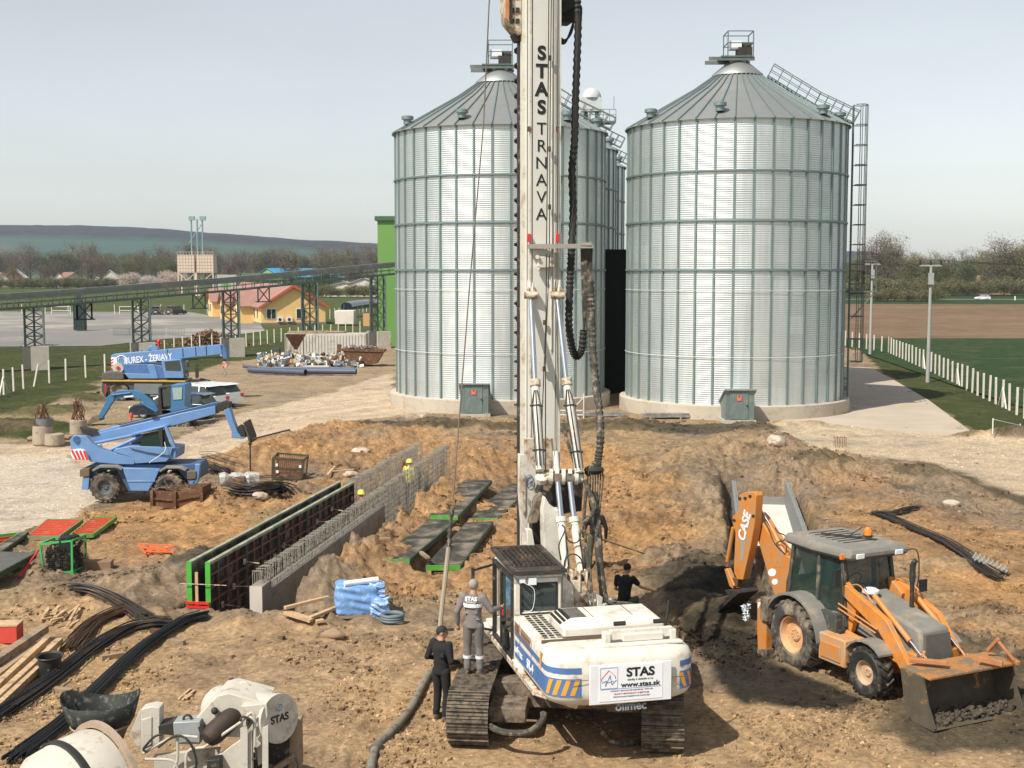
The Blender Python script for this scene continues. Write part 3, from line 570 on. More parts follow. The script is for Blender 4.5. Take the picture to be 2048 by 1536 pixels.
# grain dryer tower behind the conveyor
p = atz(392, 592, 0); t = thing('grain_dryer', 'pink-white grain dryer block on stilts with twin elevator pipes on top', 'grain dryer', (p.x, p.y, 0))
px0, py0 = p.x, p.y; dry = mat('dryer_panels', (.66, .52, .43), .7, 0, .08, .4)
for sx in (-1, 1):
    a = MB(); a.bb(px0+sx*3.3-3, px0+sx*3.3+3, py0, py0+5, 8, 14.2); a.obj('drying_bin', dry, t)
    a = MB()
    for i in range(6): a.bb(px0+sx*3.3-3.02, px0+sx*3.3+3.02, py0-.06, py0-.02, 8.3+i*1.1, 8.42+i*1.1)
    for i in range(7): a.bb(px0+sx*3.3-3+i*.97, px0+sx*3.3-2.9+i*.97, py0-.08, py0-.04, 8, 14.2)
    a.obj('panel_joints', mat('dryer_joint', (.42, .33, .27), .8), t)  # joint strips in a darker tan than the dryer panels
for sx in (-6, -.2, .2, 6):
    a = MB(); a.bb(px0+sx-.2, px0+sx+.2, py0, py0+.4, 0, 8); a.bb(px0+sx-.2, px0+sx+.2, py0+4.6, py0+5, 0, 8); a.obj('leg', dry, t)
a = MB(); a.beam((px0-6, py0, 3), (px0, py0, 8), .2); a.beam((px0, py0, 3), (px0+6, py0, 8), .2); a.beam((px0-6, py0, 8), (px0, py0, 3), .2); a.obj('brace', dry, t)
a = MB()
for sx in (-1.6, .4, 2.2): a.tube([(px0+sx, py0+2, 14), (px0+sx, py0+2, 26.5)], .28, 8)
a.tube([(px0-2.6, py0+2, 18), (px0+2.2, py0+2, 25)], .15, 6)
a.bb(px0-2.4, px0-.4, py0+1.5, py0+2.5, 26, 27.4); a.bb(px0+1.4, px0+3.4, py0+1.5, py0+2.5, 26, 27.4); a.obj('elevator_pipe', mat('grey_blue_steel', (.25, .35, .36), .6, .3), t)
a = MB()
for i in range(13): a.bb(px0-6.2+i*1.03, px0-6.1+i*1.03, py0-.1, py0, 14.2, 15.2)
a.bb(px0-6.2, px0+6.3, py0-.1, py0, 15.1, 15.2); a.obj('railing', dry, t)
# tall green hall behind the left silo
gx = at(757, 690, 151).x; t = thing('green_hall', 'tall bright green sheet-clad hall partly behind the left silo', 'hall', (gx+8, 151, 0))
a = MB(); a.bb(gx, gx+16, 151, 165, 0, 14.4); a.obj('wall', gwall, t)
a = MB(); a.bb(gx-.3, gx+16.3, 150.7, 165.3, 14.4, 14.9); a.obj('roof', mat('green_trim', (.05, .13, .06), .5), t)
for zz in (10.2, 8.6): a = MB(); a.bb(gx+4.6, gx+5.6, 150.3, 151, zz, zz+.35); a.obj('wall_light', dark, t)
# conveyor
cvm = mat('conveyor_steel', (.11, .15, .142), .6, .3, .15, .5, (.2, .19, .17), 1, (.5, .7), .05)
TW = [(-76.5, 70.7, 3.2, 0), (-59, 92.4, 4.35, 0), (-41.9, 114, 5.45, 1), (-35, 122.8, 6.05, 1), (-28.3, 131, 6.65, 1), (-21.5, 138.4, 7.4, 1), (-15, 145.5, 8.1, 1), (-2, 160, 9.4, 0)]
cv = thing('conveyor_gallery', 'long grey-green inclined conveyor gallery on lattice towers running up to the green hall', 'conveyor', (-28.3, 131, 0))
for i in range(len(TW)-1):
    a_ = Vector(TW[i][:3]); b_ = Vector(TW[i+1][:3]); dd = (b_-a_).normalized(); sd = dd.cross(Vector((0, 0, 1))).normalized()
    a = MB(); a.beam(a_+Vector((0, 0, .98)), b_+Vector((0, 0, .98)), .75, .42); a.beam(a_+Vector((0, 0, 1.26)), b_+Vector((0, 0, 1.26)), .5, .16); a.obj('belt_housing', mat('conveyor_housing', (.21, .24, .22), .55, .4, .12, .6, (.3, .28, .25), .8, (.5, .65), .03), cv)
    a = MB(); L = (b_-a_).length
    for s_ in (-.55, .55):
        a.beam(a_+sd*s_, b_+sd*s_, .09, .16)
        k = int(L/1.1)
        for j in range(k+1): q = a_+dd*(L*j/k)+sd*s_; a.beam(q, q+Vector((0, 0, .8)), .07)
        a.beam(a_+sd*s_+Vector((0, 0, .45)), b_+sd*s_+Vector((0, 0, .45)), .05)
    a.beam(a_+Vector((0, 0, .02)), b_+Vector((0, 0, .02)), 1.0, .05); a.obj('walkway', cvm, cv)
cdir = (Vector(TW[4][:2])-Vector(TW[2][:2])).normalized(); cyaw = math.atan2(cdir.y, cdir.x)
def lattice(mb, c, wx, wy, z0, z1, n, M, r=.1):
    P = [M @ Vector((sx*wx/2, sy*wy/2, 0)) for sx, sy in ((-1, -1), (1, -1), (1, 1), (-1, 1))]; c = Vector(c)
    for q in P: mb.beam(c+q+Vector((0, 0, z0)), c+q+Vector((0, 0, z1)), r*1.4)
    for i in range(n):
        za = z0+(z1-z0)*i/n; zb = z0+(z1-z0)*(i+1)/n
        for j in range(4):
            A_ = c+P[j]; B_ = c+P[(j+1) % 4]; mb.beam(A_+Vector((0, 0, za)), B_+Vector((0, 0, zb)), r*.6); mb.beam(B_+Vector((0, 0, za)), A_+Vector((0, 0, zb)), r*.6); mb.beam(A_+Vector((0, 0, zb)), B_+Vector((0, 0, zb)), r*.6)
for x, y, z, vis in TW:
    if not vis: continue
    Mz = Matrix.Rotation(R(20), 3, 'Z'); a = MB(); pz = 2.05 if y < 120 else 1.9
    lattice(a, (x, y, 0), 1.55, .9, pz, z, 4, Mz, .11); a.beam(Vector((x, y, pz)), Vector((x, y, z)), .14); a.obj('support_tower', cvm, cv)
    a = MB()
    a.box((x-.55, y+.2, pz/2-.2), (1.15, 1.4, pz+.4), Matrix.Rotation(R(20), 3, 'Z')); a.box((x+.55, y-.35, pz/2-.2), (1.5, 1.5, pz+.4), Matrix.Rotation(R(20), 3, 'Z')); a.obj('concrete_pier', conc, cv)
for px, Yc in ((145, 118), (190, 118), (355, 128), (545, 134)):     # hanging frames below the gallery
    k = [i for i in range(len(TW)-1) if TW[i][1] <= Yc <= TW[i+1][1]][0]; f_ = (Yc-TW[k][1])/(TW[k+1][1]-TW[k][1]); q = Vector(TW[k][:3]).lerp(Vector(TW[k+1][:3]), f_)
    a = MB(); w2 = cdir.to_3d()*.75; e = Vector((0, 0, -1.5))
    for s_ in (-1, 1): a.beam(q+w2*s_, q+w2*s_+e, .12)
    a.beam(q-w2, q+w2+e, .08); a.beam(q+w2, q-w2+e, .08); a.beam(q-w2*1.4+e, q+w2*1.4+e, .12); a.obj('hanging_frame', cvm, cv)
p = atz(158, 662, 0); a = MB(); a.bb(p.x-.7, p.x+.7, p.y, p.y+1.4, .1, 4.1); a.bb(p.x-.35, p.x+.35, p.y+.1, p.y+1, 4.1, 5.2)
for i in range(7): a.bb(p.x-.75, p.x+.75, p.y-.05, p.y, .1+i*.6, .2+i*.6)
for i in range(5): a.bb(p.x-.75+i*.35, p.x-.68+i*.35, p.y-.07, p.y-.02, .1, 4.1)
a.mi = 0; solo('steel_cage_shaft', a, mat('dark_green_mesh', (.03, .055, .05), .6, .2), 'dark green caged lift shaft standing in the paved yard behind the conveyor', 'shaft')
# utility poles with wires, right
polem = mat('pole_concrete', (.36, .36, .345), .8, 0, .08, .6)
pts = []
for k, (px, py, top) in enumerate(((1855, 765, 520), (1740, 710, 520), (1602, 640, 530))):
    g = atz(px, py, 0); h_ = CAMZ+(542-top)/FPX*g.y*1.02
    if k == 2: g = Vector((37.5, 190, 0)); h_ = 10
    t = thing('utility_pole', ('concrete power pole standing right beside the fence, nearest of the pair', 'concrete power pole farther along the fence by the silo ladder', 'far power pole hidden behind the right silo')[k], 'power pole', g, 0, None)
    a = MB(); a.tube([g, g+Vector((0.03, 0, h_-.5))], [.15, .1], 10); a.obj('pole', polem, t)
    a = MB(); a.beam(g+Vector((-.85, 0, h_-.45)), g+Vector((.85, 0, h_-.45)), .12); a.bb(g.x-.2, g.x+.2, g.y-.25, g.y-.1, h_-1.9, h_-1.0); a.obj('crossarm', polem, t)
    for s_ in (-.8, 0, .8): a = MB(); a.tube([g+Vector((s_, 0, h_-.4)), g+Vector((s_, 0, h_-.05))], [.09, .06], 8); a.obj('insulator', black, t)
    pts.append((g, h_))
a = MB(); g0, h0 = pts[0]; near = Vector((42, 30, 9.4))
for s_ in (-.8, 0, .8):
    for (pa, ha), (pb, hb) in ((pts[0], pts[1]), (pts[1], pts[2])):
        A_ = pa+Vector((s_, 0, ha)); B_ = pb+Vector((s_, 0, hb)); a.tube([A_.lerp(B_, k/8)+Vector((0, 0, -2.4*(k/8)*(1-k/8))) for k in range(9)], .012, 4)
    A_ = g0+Vector((s_, 0, h0)); B_ = near+Vector((s_, 0, 0)); a.tube([A_.lerp(B_, k/10)+Vector((0, 0, -3*(k/10)*(1-k/10))) for k in range(11)], .012, 4)
solo('power_lines', a, black, 'thin dark power lines strung between the concrete poles', 'power line')
# fences of white concrete posts
postm = mat('white_post', (.66, .61, .53), .85, 0, .12, 1.5)
def fence(name, label, ptsF, n, h, strut=(), r=.05, lean=()):
    t = thing(name, label, 'fence', (ptsF[0][0], ptsF[0][1], 0)); P = [Vector((x, y, 0)) for x, y in ptsF]
    seg = [(P[i+1]-P[i]).length for i in range(len(P)-1)]; T = sum(seg)
    for k in range(n):
        d_ = T*k/(n-1); i = 0
        while i < len(seg)-1 and d_ > seg[i]: d_ -= seg[i]; i += 1
        q = P[i].lerp(P[i+1], d_/seg[i]); dr = (P[i+1]-P[i]).normalized(); z = hz(q.x, q.y); q.z = z; a = MB(); ln = random.uniform(-.04, .04)+(.45 if k in lean else 0)
        a.beam(q-Vector((0, 0, .3)), q+Vector((ln, 0, h*random.uniform(.96, 1.03))), r*2.2, r*2.2)
        a.obj('post', postm, t)
        if k in strut:
            for s_ in (-1, 1): a = MB(); a.beam(q+dr*s_*1.1, q+Vector((0, 0, h*.72)), r*1.8); a.obj('strut', postm, t)
    return t
A_ = atz(2100, 862, 0); fence('post_fence', 'row of white concrete posts running along the crop field right of the silos', [(A_.x, A_.y), tuple(atz(1876, 752, 0).xy), tuple(atz(1775, 706, 0).xy), (37.6, 152), (38.4, 185)], 58, 1.72, (6, 14, 22))
fence('post_fence', 'white concrete posts, some leaning, in the grass left of the long blue crane', [tuple(atz(-60, 812, 0).xy), tuple(atz(34, 782, 0).xy), tuple(atz(66, 772, 0).xy), tuple(atz(126, 762, 0).xy), tuple(atz(210, 752, 0).xy)], 11, 1.75, (3,), lean=(6,))
fence('post_fence', 'small pale posts beyond the crane boom, left of the container', [tuple(atz(330, 712, 0).xy), tuple(atz(400, 702, 0).xy), tuple(atz(490, 694, 0).xy), tuple(atz(560, 684, 0).xy), tuple(atz(720, 668, 0).xy)], 24, 1.7)
fence('post_fence', 'far fence of thin posts along the back of the paved yard', [(-150, 262), (-52, 262)], 22, 1.9)
fence('post_fence', 'thin posts in the grass right of the yellow bungalow', [tuple(atz(650, 640, 0).xy), tuple(atz(740, 622, 0).xy)], 12, 1.8)
for px, lb in ((122, 'white rail barrier at the back of the paved yard, left one'), (258, 'white rail barrier at the back of the paved yard near the dark cars')):
    p = atz(px, 628, 0); a = MB()
    for z in (.7, 1.5): a.beam(p+Vector((-1.9, 0, z)), p+Vector((1.9, 0, z)), .09)
    for x in (-1.9, 1.9): a.beam(p+Vector((x, 0, 0)), p+Vector((x, 0, 1.5)), .09)
    solo('rail_barrier', a, frame_w, lb, 'barrier', 'white rail barriers behind the yard')
# brush mound and low hedge by the yard
p = atz(415, 690, 0); a = MB(); rs_ = random.Random(8)
for i in range(900):
    q = Vector((p.x+rs_.gauss(0, 1.9), p.y+rs_.gauss(0, 1), 0)); hh = 1.7*math.exp(-((q.x-p.x)/2.4)**2); q.z = rs_.random()*hh; d = Vector((rs_.gauss(0, 1), rs_.gauss(0, 1), rs_.gauss(.3, .5))).normalized()*.5; s_ = d.orthogonal().normalized()*.12; a.add([q-s_, q+s_, q+d], [(0, 1, 2)])
solo('brush_heap', a, mat('dry_brush', (.16, .09, .055), .95, 0, .3, 2), 'brown heap of brush in the grass beside the conveyor pier', 'brush heap', smooth=0)
# ---------------------------------------------------------------- silos
SH = 17.4
m = D.materials.new('silo_sheet'); m.use_nodes = True; n = m.node_tree.nodes; l = m.node_tree.links; b = n['Principled BSDF']
b.inputs['Metallic'].default_value = .86; b.inputs['Roughness'].default_value = .4
va = n.new('ShaderNodeVertexColor'); va.layer_name = 'panel'; tc = n.new('ShaderNodeTexCoord'); mp = n.new('ShaderNodeMapping'); mp.inputs['Scale'].default_value = (3.5, 3.5, .25); l.new(tc.outputs['Object'], mp.inputs[0])
q = n.new('ShaderNodeTexNoise'); q.inputs['Scale'].default_value = 1; q.inputs['Detail'].default_value = 6; q.inputs['Roughness'].default_value = .7; l.new(mp.outputs[0], q.inputs['Vector'])
mr = n.new('ShaderNodeMapRange'); mr.inputs['From Min'].default_value = .3; mr.inputs['From Max'].default_value = .7; mr.inputs['To Min'].default_value = .92; mr.inputs['To Max'].default_value = 1.06; l.new(q.outputs['Fac'], mr.inputs['Value'])
hh_ = n.new('ShaderNodeHueSaturation'); l.new(va.outputs[0], hh_.inputs['Color']); l.new(mr.outputs[0], hh_.inputs['Value']); l.new(hh_.outputs[0], b.inputs['Base Color'])
mr3 = n.new('ShaderNodeMapRange'); mr3.inputs['From Min'].default_value = .3; mr3.inputs['From Max'].default_value = .7; mr3.inputs['To Min'].default_value = .40; mr3.inputs['To Max'].default_value = .5; l.new(q.outputs['Fac'], mr3.inputs['Value']); l.new(mr3.outputs[0], b.inputs['Roughness'])
silo_m = m
ribm = mat('silo_rib', (.22, .28, .28), .5, .6, .1, 1, bump=0); roofm = mat('silo_roof', (.37, .385, .38), .5, .7, .08, .8, (.46, .42, .36), .35, (.55, .75), .02)
ringc = mat('silo_ring_concrete', (.46, .405, .33), .9, 0, .12, .7, (.34, .28, .21), 1.4, (.5, .65), .15, 12)
NS = 38
def silo(x, y, r, eave, label, detail=True, phase=0, front=(-math.pi, 0), seed=1, wet=1.0):
    t = thing('grain_silo', label, 'silo', (x, y, 0)); rs = np.random.RandomState(seed); T = Matrix.Translation((x, y, 0))
    a = MB(); a.lathe([(r+.45, -.3), (r+.45, .78), (r+.42, .82), (r-.1, .82)], 96, T, close=False); a.obj('concrete_base', ringc, t)
    # wall: real corrugations, one colour per sheet
    nz_ = int((eave-.8)/.125)*4; na = NS*3; zs = np.linspace(.8, eave, nz_+1); ang = (np.arange(na)+phase)*2*np.pi/na
    rad = r+.010*np.sin(np.arange(nz_+1)*np.pi/2)
    V = np.stack([x+rad[:, None]*np.cos(ang), y+rad[:, None]*np.sin(ang), np.repeat(zs[:, None], na, 1)], -1).reshape(-1, 3)-np.array([x, y, 0])
    a_ = np.arange(nz_)[:, None]*na; i_ = np.arange(na)[None]; F_ = np.stack([a_+i_, a_+(i_+1) % na, a_+na+(i_+1) % na, a_+na+i_], -1).reshape(-1, 4)
    me = D.meshes.new('wall'); me.from_pydata(V.tolist(), [], F_.tolist()); me.update(); me.polygons.foreach_set('use_smooth', [True]*len(me.polygons))
    pz = (np.arange(nz_)/nz_*16).astype(int); pa = (np.arange(na)//3); tab = .68+.05*rs.rand(17, NS+1)+.05*rs.rand(17, 1)
    tab[rs.rand(17, NS+1) > .94] *= 1.05; val = tab[pz][:, pa].reshape(-1); cc = np.stack([val*.93, val*1.0, val*.985, np.ones_like(val)], -1)
    ca = me.color_attributes.new('panel', 'FLOAT_COLOR', 'CORNER'); ca.data.foreach_set('color', np.repeat(cc, 4, 0).astype(np.float32).ravel()); me.materials.append(silo_m)
    o = link(D.objects.new('wall', me)); o.parent = t; KIDS.setdefault(t.name, []).append(o)
    a = MB()
    for i in range(NS):
        an = (i*3+phase)*2*np.pi/na; c_ = Vector((math.cos(an), math.sin(an), 0)); p = Vector((x, y, 0))+c_*(r+.045); a.beam(p+Vector((0, 0, .82)), p+Vector((0, 0, eave-.02)), .12, .07, up=c_)
    a.obj('vertical_ribs', ribm, t)
    for k in range(3):
        z = eave-3.05-k*2.85; a = MB(); a.lathe([(r+.03, z-.07), (r+.13, z-.05), (r+.13, z+.05), (r+.03, z+.07)], 80, T, close=False); a.obj('wind_ring', ribm, t)
    for z in (eave-10.7*.93, 3.6): a = MB(); a.lathe([(r+.09, z-.02), (r+.12, z), (r+.09, z+.02)], 80, T, close=False); a.obj('conduit_ring', mat('cable_grey', (.5, .5, .48), .6), t)
    # roof: slightly concave cone of folded sheets
    rn = 1.35; rz_ = eave+3.95*r/7; n_ = NS*2
    prof = [(r+.22, eave-.12), (r*.7, eave+1.2*r/7), (r*.4, eave+2.4*r/7), (rn, rz_-.55)]
    a = MB(); a.lathe(prof, 80, T, close=False); a.obj('roof', roofm, t, smooth=25)
    a = MB()
    for i in range(NS):
        an = (i*3+phase)*2*np.pi/na; c_ = Vector((math.cos(an), math.sin(an), 0)); up_ = Vector((0, 0, 1))
        for (r0, z0), (r1, z1) in zip(prof, prof[1:]): a.beam(Vector((x, y, z0+.04))+c_*r0, Vector((x, y, z1+.04))+c_*r1, .06, .1)
    a.obj('roof_seams', ribm, t)
    a = MB(); a.lathe([(rn+.25, rz_-.62), (rn+.2, rz_-.5), (.75, rz_+.15), (.5, rz_+.2), (.5, rz_+.45)], 40, T, close=False); a.obj('roof_cap', roofm, t)
    for deg in (-50, -112, -158, -12):
        an = R(deg)+phase*.05; rr = r*.93; q = Vector((x+rr*math.cos(an), y+rr*math.sin(an), eave+.35)); a = MB(); a.lathe([(.26, 0), (.26, .28), (.38, .3), (.38, .48), (.3, .52), (0, .54)], 16, Matrix.Translation(q)); a.obj('roof_vent', ribm, t)
    # loading platform at the top
    pf = MB(); zt = rz_+.45; pf.bb(x-1.15, x+.75, y-.9, y+.9, zt, zt+.08); pf.beam((x-1.9, y-.8, zt-.1), (x+.9, y-.8, zt-.1), .1, .22); pf.beam((x-1.9, y+.8, zt-.1), (x+.9, y+.8, zt-.1), .1, .22); po = pf.obj('roof_platform', cvm, t)
    rl = MB(); P_ = [Vector((x-.75, y-.85, zt)), Vector((x+.8, y-.85, zt)), Vector((x+.8, y+.85, zt)), Vector((x-.75, y+.85, zt))]
    for i in range(4):
        A1 = P_[i]; B1 = P_[(i+1) % 4]; rl.beam(A1, A1+Vector((0, 0, 1.55)), .06)
        for z in (.85, 1.55): rl.beam(A1+Vector((0, 0, z)), B1+Vector((0, 0, z)), .05)
    rl.obj('railing', cvm, po)
    mm_ = MB(); mm_.box((x-.25, y-.3, zt+.75), (.75, .7, .5)); mm_.tube([(x-.6, y-.3, zt+.75), (x-.25, y-.3, zt+.75)], .28, 12); mm_.obj('motor_box', plastic_w, po)
    mm_ = MB(); mm_.tube([(x+.1, y-.3, zt+.75), (x+.75, y-.3, zt+.75)], .22, 12); mm_.bb(x-.1, x+.75, y-.8, y+.3, zt+.1, zt+.6); mm_.obj('drive_motor', dark, po)
    # roof stair along the right slope, ladder with cage down the side
    an = R(-8); c_ = Vector((math.cos(an), math.sin(an), 0)); sd = Vector((-c_.y, c_.x, 0)); O_ = Vector((x, y, 0))
    st = MB(); pr = [(rn+.5, rz_-.75), (r*.7, eave+1.2*r/7+.1), (r+.35, eave+.1)]
    for s_ in (-.35, .35):
        for (r0, z0), (r1, z1) in zip(pr, pr[1:]):
            A1 = O_+c_*r0+Vector((0, 0, z0+.1))+sd*s_; B1 = O_+c_*r1+Vector((0, 0, z1+.1))+sd*s_; st.beam(A1, B1, .07)
            if r1 > r*.5 and s_ > -1:
                nn = 5
                nr = Vector((0, 0, 1)) + c_*.5; nr.normalize()
                for k in range(nn+1): q = A1.lerp(B1, k/nn); st.beam(q, q+nr*.8, .05)
                st.beam(A1+nr*.8, B1+nr*.8, .05); st.beam(A1+nr*.4, B1+nr*.4, .035)
    for k in range(22): q = O_+c_*(rn+.5+(r-rn)*k/22)+Vector((0, 0, np.interp(rn+.5+(r-rn)*k/22, [pr[0][0], pr[1][0], pr[2][0]], [pr[0][1], pr[1][1], pr[2][1]])+.12)); st.beam(q-sd*.35, q+sd*.35, .06)
    st.obj('roof_stair', cvm, t)
    if detail:
        ld = MB(); B0 = O_+c_*(r+.35); out = c_
        for s_ in (-.25, .25): ld.beam(B0+sd*s_+Vector((0, 0, .3)), B0+sd*s_+Vector((0, 0, eave+1.3)), .06)
        for k in range(60): z = .5+k*.3; ld.beam(B0-sd*.25+Vector((0, 0, z)), B0+sd*.25+Vector((0, 0, z)), .03)
        lo = ld.obj('ladder', cvm, t); cg = MB()
        for z0, z1, ofs in ((7.8, eave+1.3, 0), (3.0, 8.6, 0)):
            nn = int((z1-z0)/1.15)
            for k in range(nn+1):
                z = z0+(z1-z0)*k/nn; pp = [B0+out*(.42+.45*math.cos(a9))+sd*.5*math.sin(a9)+Vector((0, 0, z)) for a9 in np.linspace(-2.3, 2.3, 9)]; cg.tube(pp, .03, 4)
            for a9 in (-1.4, -.7, 0, .7, 1.4): q = B0+out*(.42+.45*math.cos(a9))+sd*.5*math.sin(a9); cg.beam(q+Vector((0, 0, z0)), q+Vector((0, 0, z1)), .04)
        cg.obj('safety_cage', cvm, lo)
        pl = MB(); z = 7.3; pl.bb(B0.x-.2, B0.x+1.5, B0.y-.7, B0.y+.7, z, z+.08); pl.beam((B0.x+1.4, B0.y-.6, z), (B0.x, B0.y-.6, z-1.6), .07)
        for xx in (B0.x+.2, B0.x+1.45):
            for yy in (B0.y-.65, B0.y+.65): pl.beam((xx, yy, z), (xx, yy, z+1.9), .05)
        for zz in (1.0, 1.9): pl.beam((B0.x+.2, B0.y-.65, z+zz), (B0.x+1.45, B0.y-.65, z+zz), .05); pl.beam((B0.x+1.45, B0.y-.65, z+zz), (B0.x+1.45, B0.y+.65, z+zz), .05)
        pl.obj('landing', cvm, lo)
    return t
s1 = silo(-.77, 85, 6.75, SH, 'big galvanised grain silo behind the drill mast, left of the front pair', False, .4, seed=3)
s2 = silo(13.92, 81.6, 6.68, SH, 'big galvanised grain silo standing free on the right, with caged ladder', True, 1.2, seed=5)
s3 = silo(1.2, 101, 6.75, SH+.35, 'galvanised silo just behind the left front silo, only its right edge showing', False, .4, seed=7)
s4 = silo(3.2, 117, 6.75, SH+.35, 'farthest silo of the left row, a narrow strip at the dark gap', False, .4, seed=9)
s5 = silo(17.5, 98.5, 6.75, SH, 'silo hidden behind the right silo, known by its shadow on the road', False, .4, seed=11)
a = MB(); a.bb(6.3, 9.6, 91, 93.5, 0, 9.9); a.bb(6.2, 9.7, 90.9, 93.6, 9.9, 10.1); solo('gap_shade_box', a, mat('gap_shade_black', (.018, .02, .02), .9, 0, .2, 1), 'added near-black box standing in for shade between the two front silos', 'shaft')  # added box, its near-black colour stands in for shade on the rear silos
# white elevator head above the rear silos
q = at(1184, 215, 125); t = thing('elevator_head', 'white rounded elevator head with platform rising above the rear silos', 'elevator head', (q.x, 125, 17))
a = MB(); a.bb(q.x-1.0, q.x+.9, 124.3, 125.7, q.z-.4, q.z+.87); a.lathe([(.92, q.z+.85), (.9, q.z+1.15), (.72, q.z+1.5), (.4, q.z+1.75), (0, q.z+1.85)], 18, Matrix.Translation((q.x-.05, 125, 0))); a.obj('hood', mat('dull_white', (.5, .52, .52), .6), t)
a = MB(); a.bb(q.x-1.9, q.x-.9, 124.5, 125.5, q.z-1.3, q.z+.3); a.obj('side_cover', mat('dull_white', (.5, .52, .52), .6), t)
a = MB()
for s_ in (-.6, .5): a.bb(q.x+s_-.2, q.x+s_+.2, 124.8, 125.2, 17, q.z-.4)
a.bb(q.x-2, q.x+2.2, 124, 126, q.z-1.5, q.z-1.35)
for k in range(8):
    xx = q.x-2+k*.6; a.beam((xx, 124, q.z-1.4), (xx, 124, q.z-.3), .05)
for z in (-.8, -.3): a.beam((q.x-2, 124, q.z+z), (q.x+2.2, 124, q.z+z), .05)
a.beam((q.x+2, 124, q.z-.3), (q.x+2, 124, q.z+.9), .05); a.obj('platform', cvm, t)
# door sheds at the foot of the silos
shedm = mat('shed_sheet', (.20, .26, .245), .55, .5, .1, 1.5, (.3, .32, .3), 2, (.5, .65), .03); shedl = mat('shed_roof', (.36, .38, .37), .5, .5, .1, 2)
for (px0_, px1_, pyt, pyb, back, lb) in ((921, 977, 768, 833, (78.0), 'grey sheet-metal door shed with slanted side at the left silo'), (1450, 1508, 780, 850, (74.7), 'narrow grey sheet-metal door shed at the foot of the right silo')):
    Yf = 76.6 if px0_ < 1000 else 73.3; A1 = at(px0_, pyb, Yf); B1 = at(px1_, pyb, Yf); T1 = at(px0_, pyt, Yf); z0 = max(-.05, A1.z); z1 = T1.z; xa, xb = A1.x, B1.x
    t = thing('access_shed', lb, 'shed', ((xa+xb)/2, Yf, 0)); a = MB()
    a.hexa([Vector((xa, Yf, 0)), Vector((xb, Yf, 0)), Vector((xb, Yf+2.4, 0)), Vector((xa, Yf+2.4, 0)), Vector((xa, Yf, z1)), Vector((xb, Yf, z1)), Vector((xb, Yf+2.0, z1-.9)), Vector((xa, Yf+2.0, z1-.9))])
    for k in range(14): x_ = xa+(xb-xa)*(k+.5)/14; a.bb(x_-.03, x_+.03, Yf-.02, Yf, .2, z1-.02)
    a.obj('shed_wall', shedm, t); a = MB(); a.hexa([Vector((xa-.1, Yf-.18, z1-.02)), Vector((xb+.1, Yf-.18, z1-.02)), Vector((xb+.1, Yf+2.1, z1-.97)), Vector((xa-.1, Yf+2.1, z1-.97)), Vector((xa-.1, Yf-.18, z1+.06)), Vector((xb+.1, Yf-.18, z1+.06)), Vector((xb+.1, Yf+2.1, z1-.89)), Vector((xa-.1, Yf+2.1, z1-.89))])
    for k in range(10): x_ = xa+(xb-xa)*k/9; a.beam((x_, Yf-.2, z1+.07), (x_, Yf+2.1, z1-.88), .06, .05)
    a.obj('roof', shedl, t); a = MB(); a.bb(xa+.25, xb-.35, Yf-.05, Yf-.02, .22, z1-.15)
    for k in range(8): x_ = xa+.3+(xb-xa-.7)*k/7; a.bb(x_-.02, x_+.02, Yf-.07, Yf-.05, .24, z1-.17)
    do = a.obj('door', shedm, t); a = MB(); a.bb(xb-.45, xb-.4, Yf-.12, Yf-.05, z1*.5, z1*.5+.12); a.obj('handle', black, do)
    cx = (xa+xb)/2-.05; a = MB(); a.bb(cx-.13, cx+.13, Yf-.1, Yf-.075, z1*.68, z1*.68+.28); a.obj('warning_sign', mat('sign_red', (.65, .16, .1), .5), do)
    a = MB(); a.add([(cx-.06, Yf-.104, z1*.68+.2), (cx+.06, Yf-.104, z1*.68+.2), (cx, Yf-.104, z1*.68+.3)], [(0, 1, 2)]); a.obj('warning_symbol', letter, do, smooth=0)
    a = MB(); a.bb(xa-.1, xb+.1, Yf-.15, Yf+2.4, -.2, .17); a.obj('plinth', conc, t)
# galvanised sheet stacks
for x0, x1, y_, lb in ((1120, 1256, 836, 'long stack of galvanised steel sections lying before the left silo'), (1282, 1378, 838, 'short stack of galvanised sections lying before the dark gap')):
    g0 = atz(x0, y_, .0); g1 = atz(x1, y_-2, .0); a = MB()
    for k in range(7): a.bb(g0.x+random.uniform(0, .4), g1.x-random.uniform(0, .4), g0.y+k%3*.28, g0.y+k%3*.28+.24, .1+(k//3)*.09, .17+(k//3)*.09)
    a.bb(g0.x+.5, g0.x+.6, g0.y-.05, g0.y+1, -.05, .1); a.bb(g1.x-.6, g1.x-.5, g0.y-.05, g0.y+1, -.05, .1); solo('steel_sections', a, steel, lb, 'steel stack', 'stacks of galvanised sections')
a = MB(); g0 = atz(1100, 826, .6); 
for dx in (0, .5, 1.9): a.beam(g0+Vector((dx, 0, -.6)), g0+Vector((dx, 0, 1.1 if dx > 1 else .2)), .06)
for z in (.15, -.1): a.beam(g0+Vector((-.3, 0, z)), g0+Vector((1.9, 0, z)), .06)
a.beam(g0+Vector((1.2, 0, .15)), g0+Vector((1.9, 0, .9)), .05); a.beam(g0+Vector((1.2, 0, .1)), g0+Vector((1.9, 0, -.6)), .05)
solo('guard_rail', a, postm, 'pale welded rail frame leaning behind the drill mast', 'rail frame')
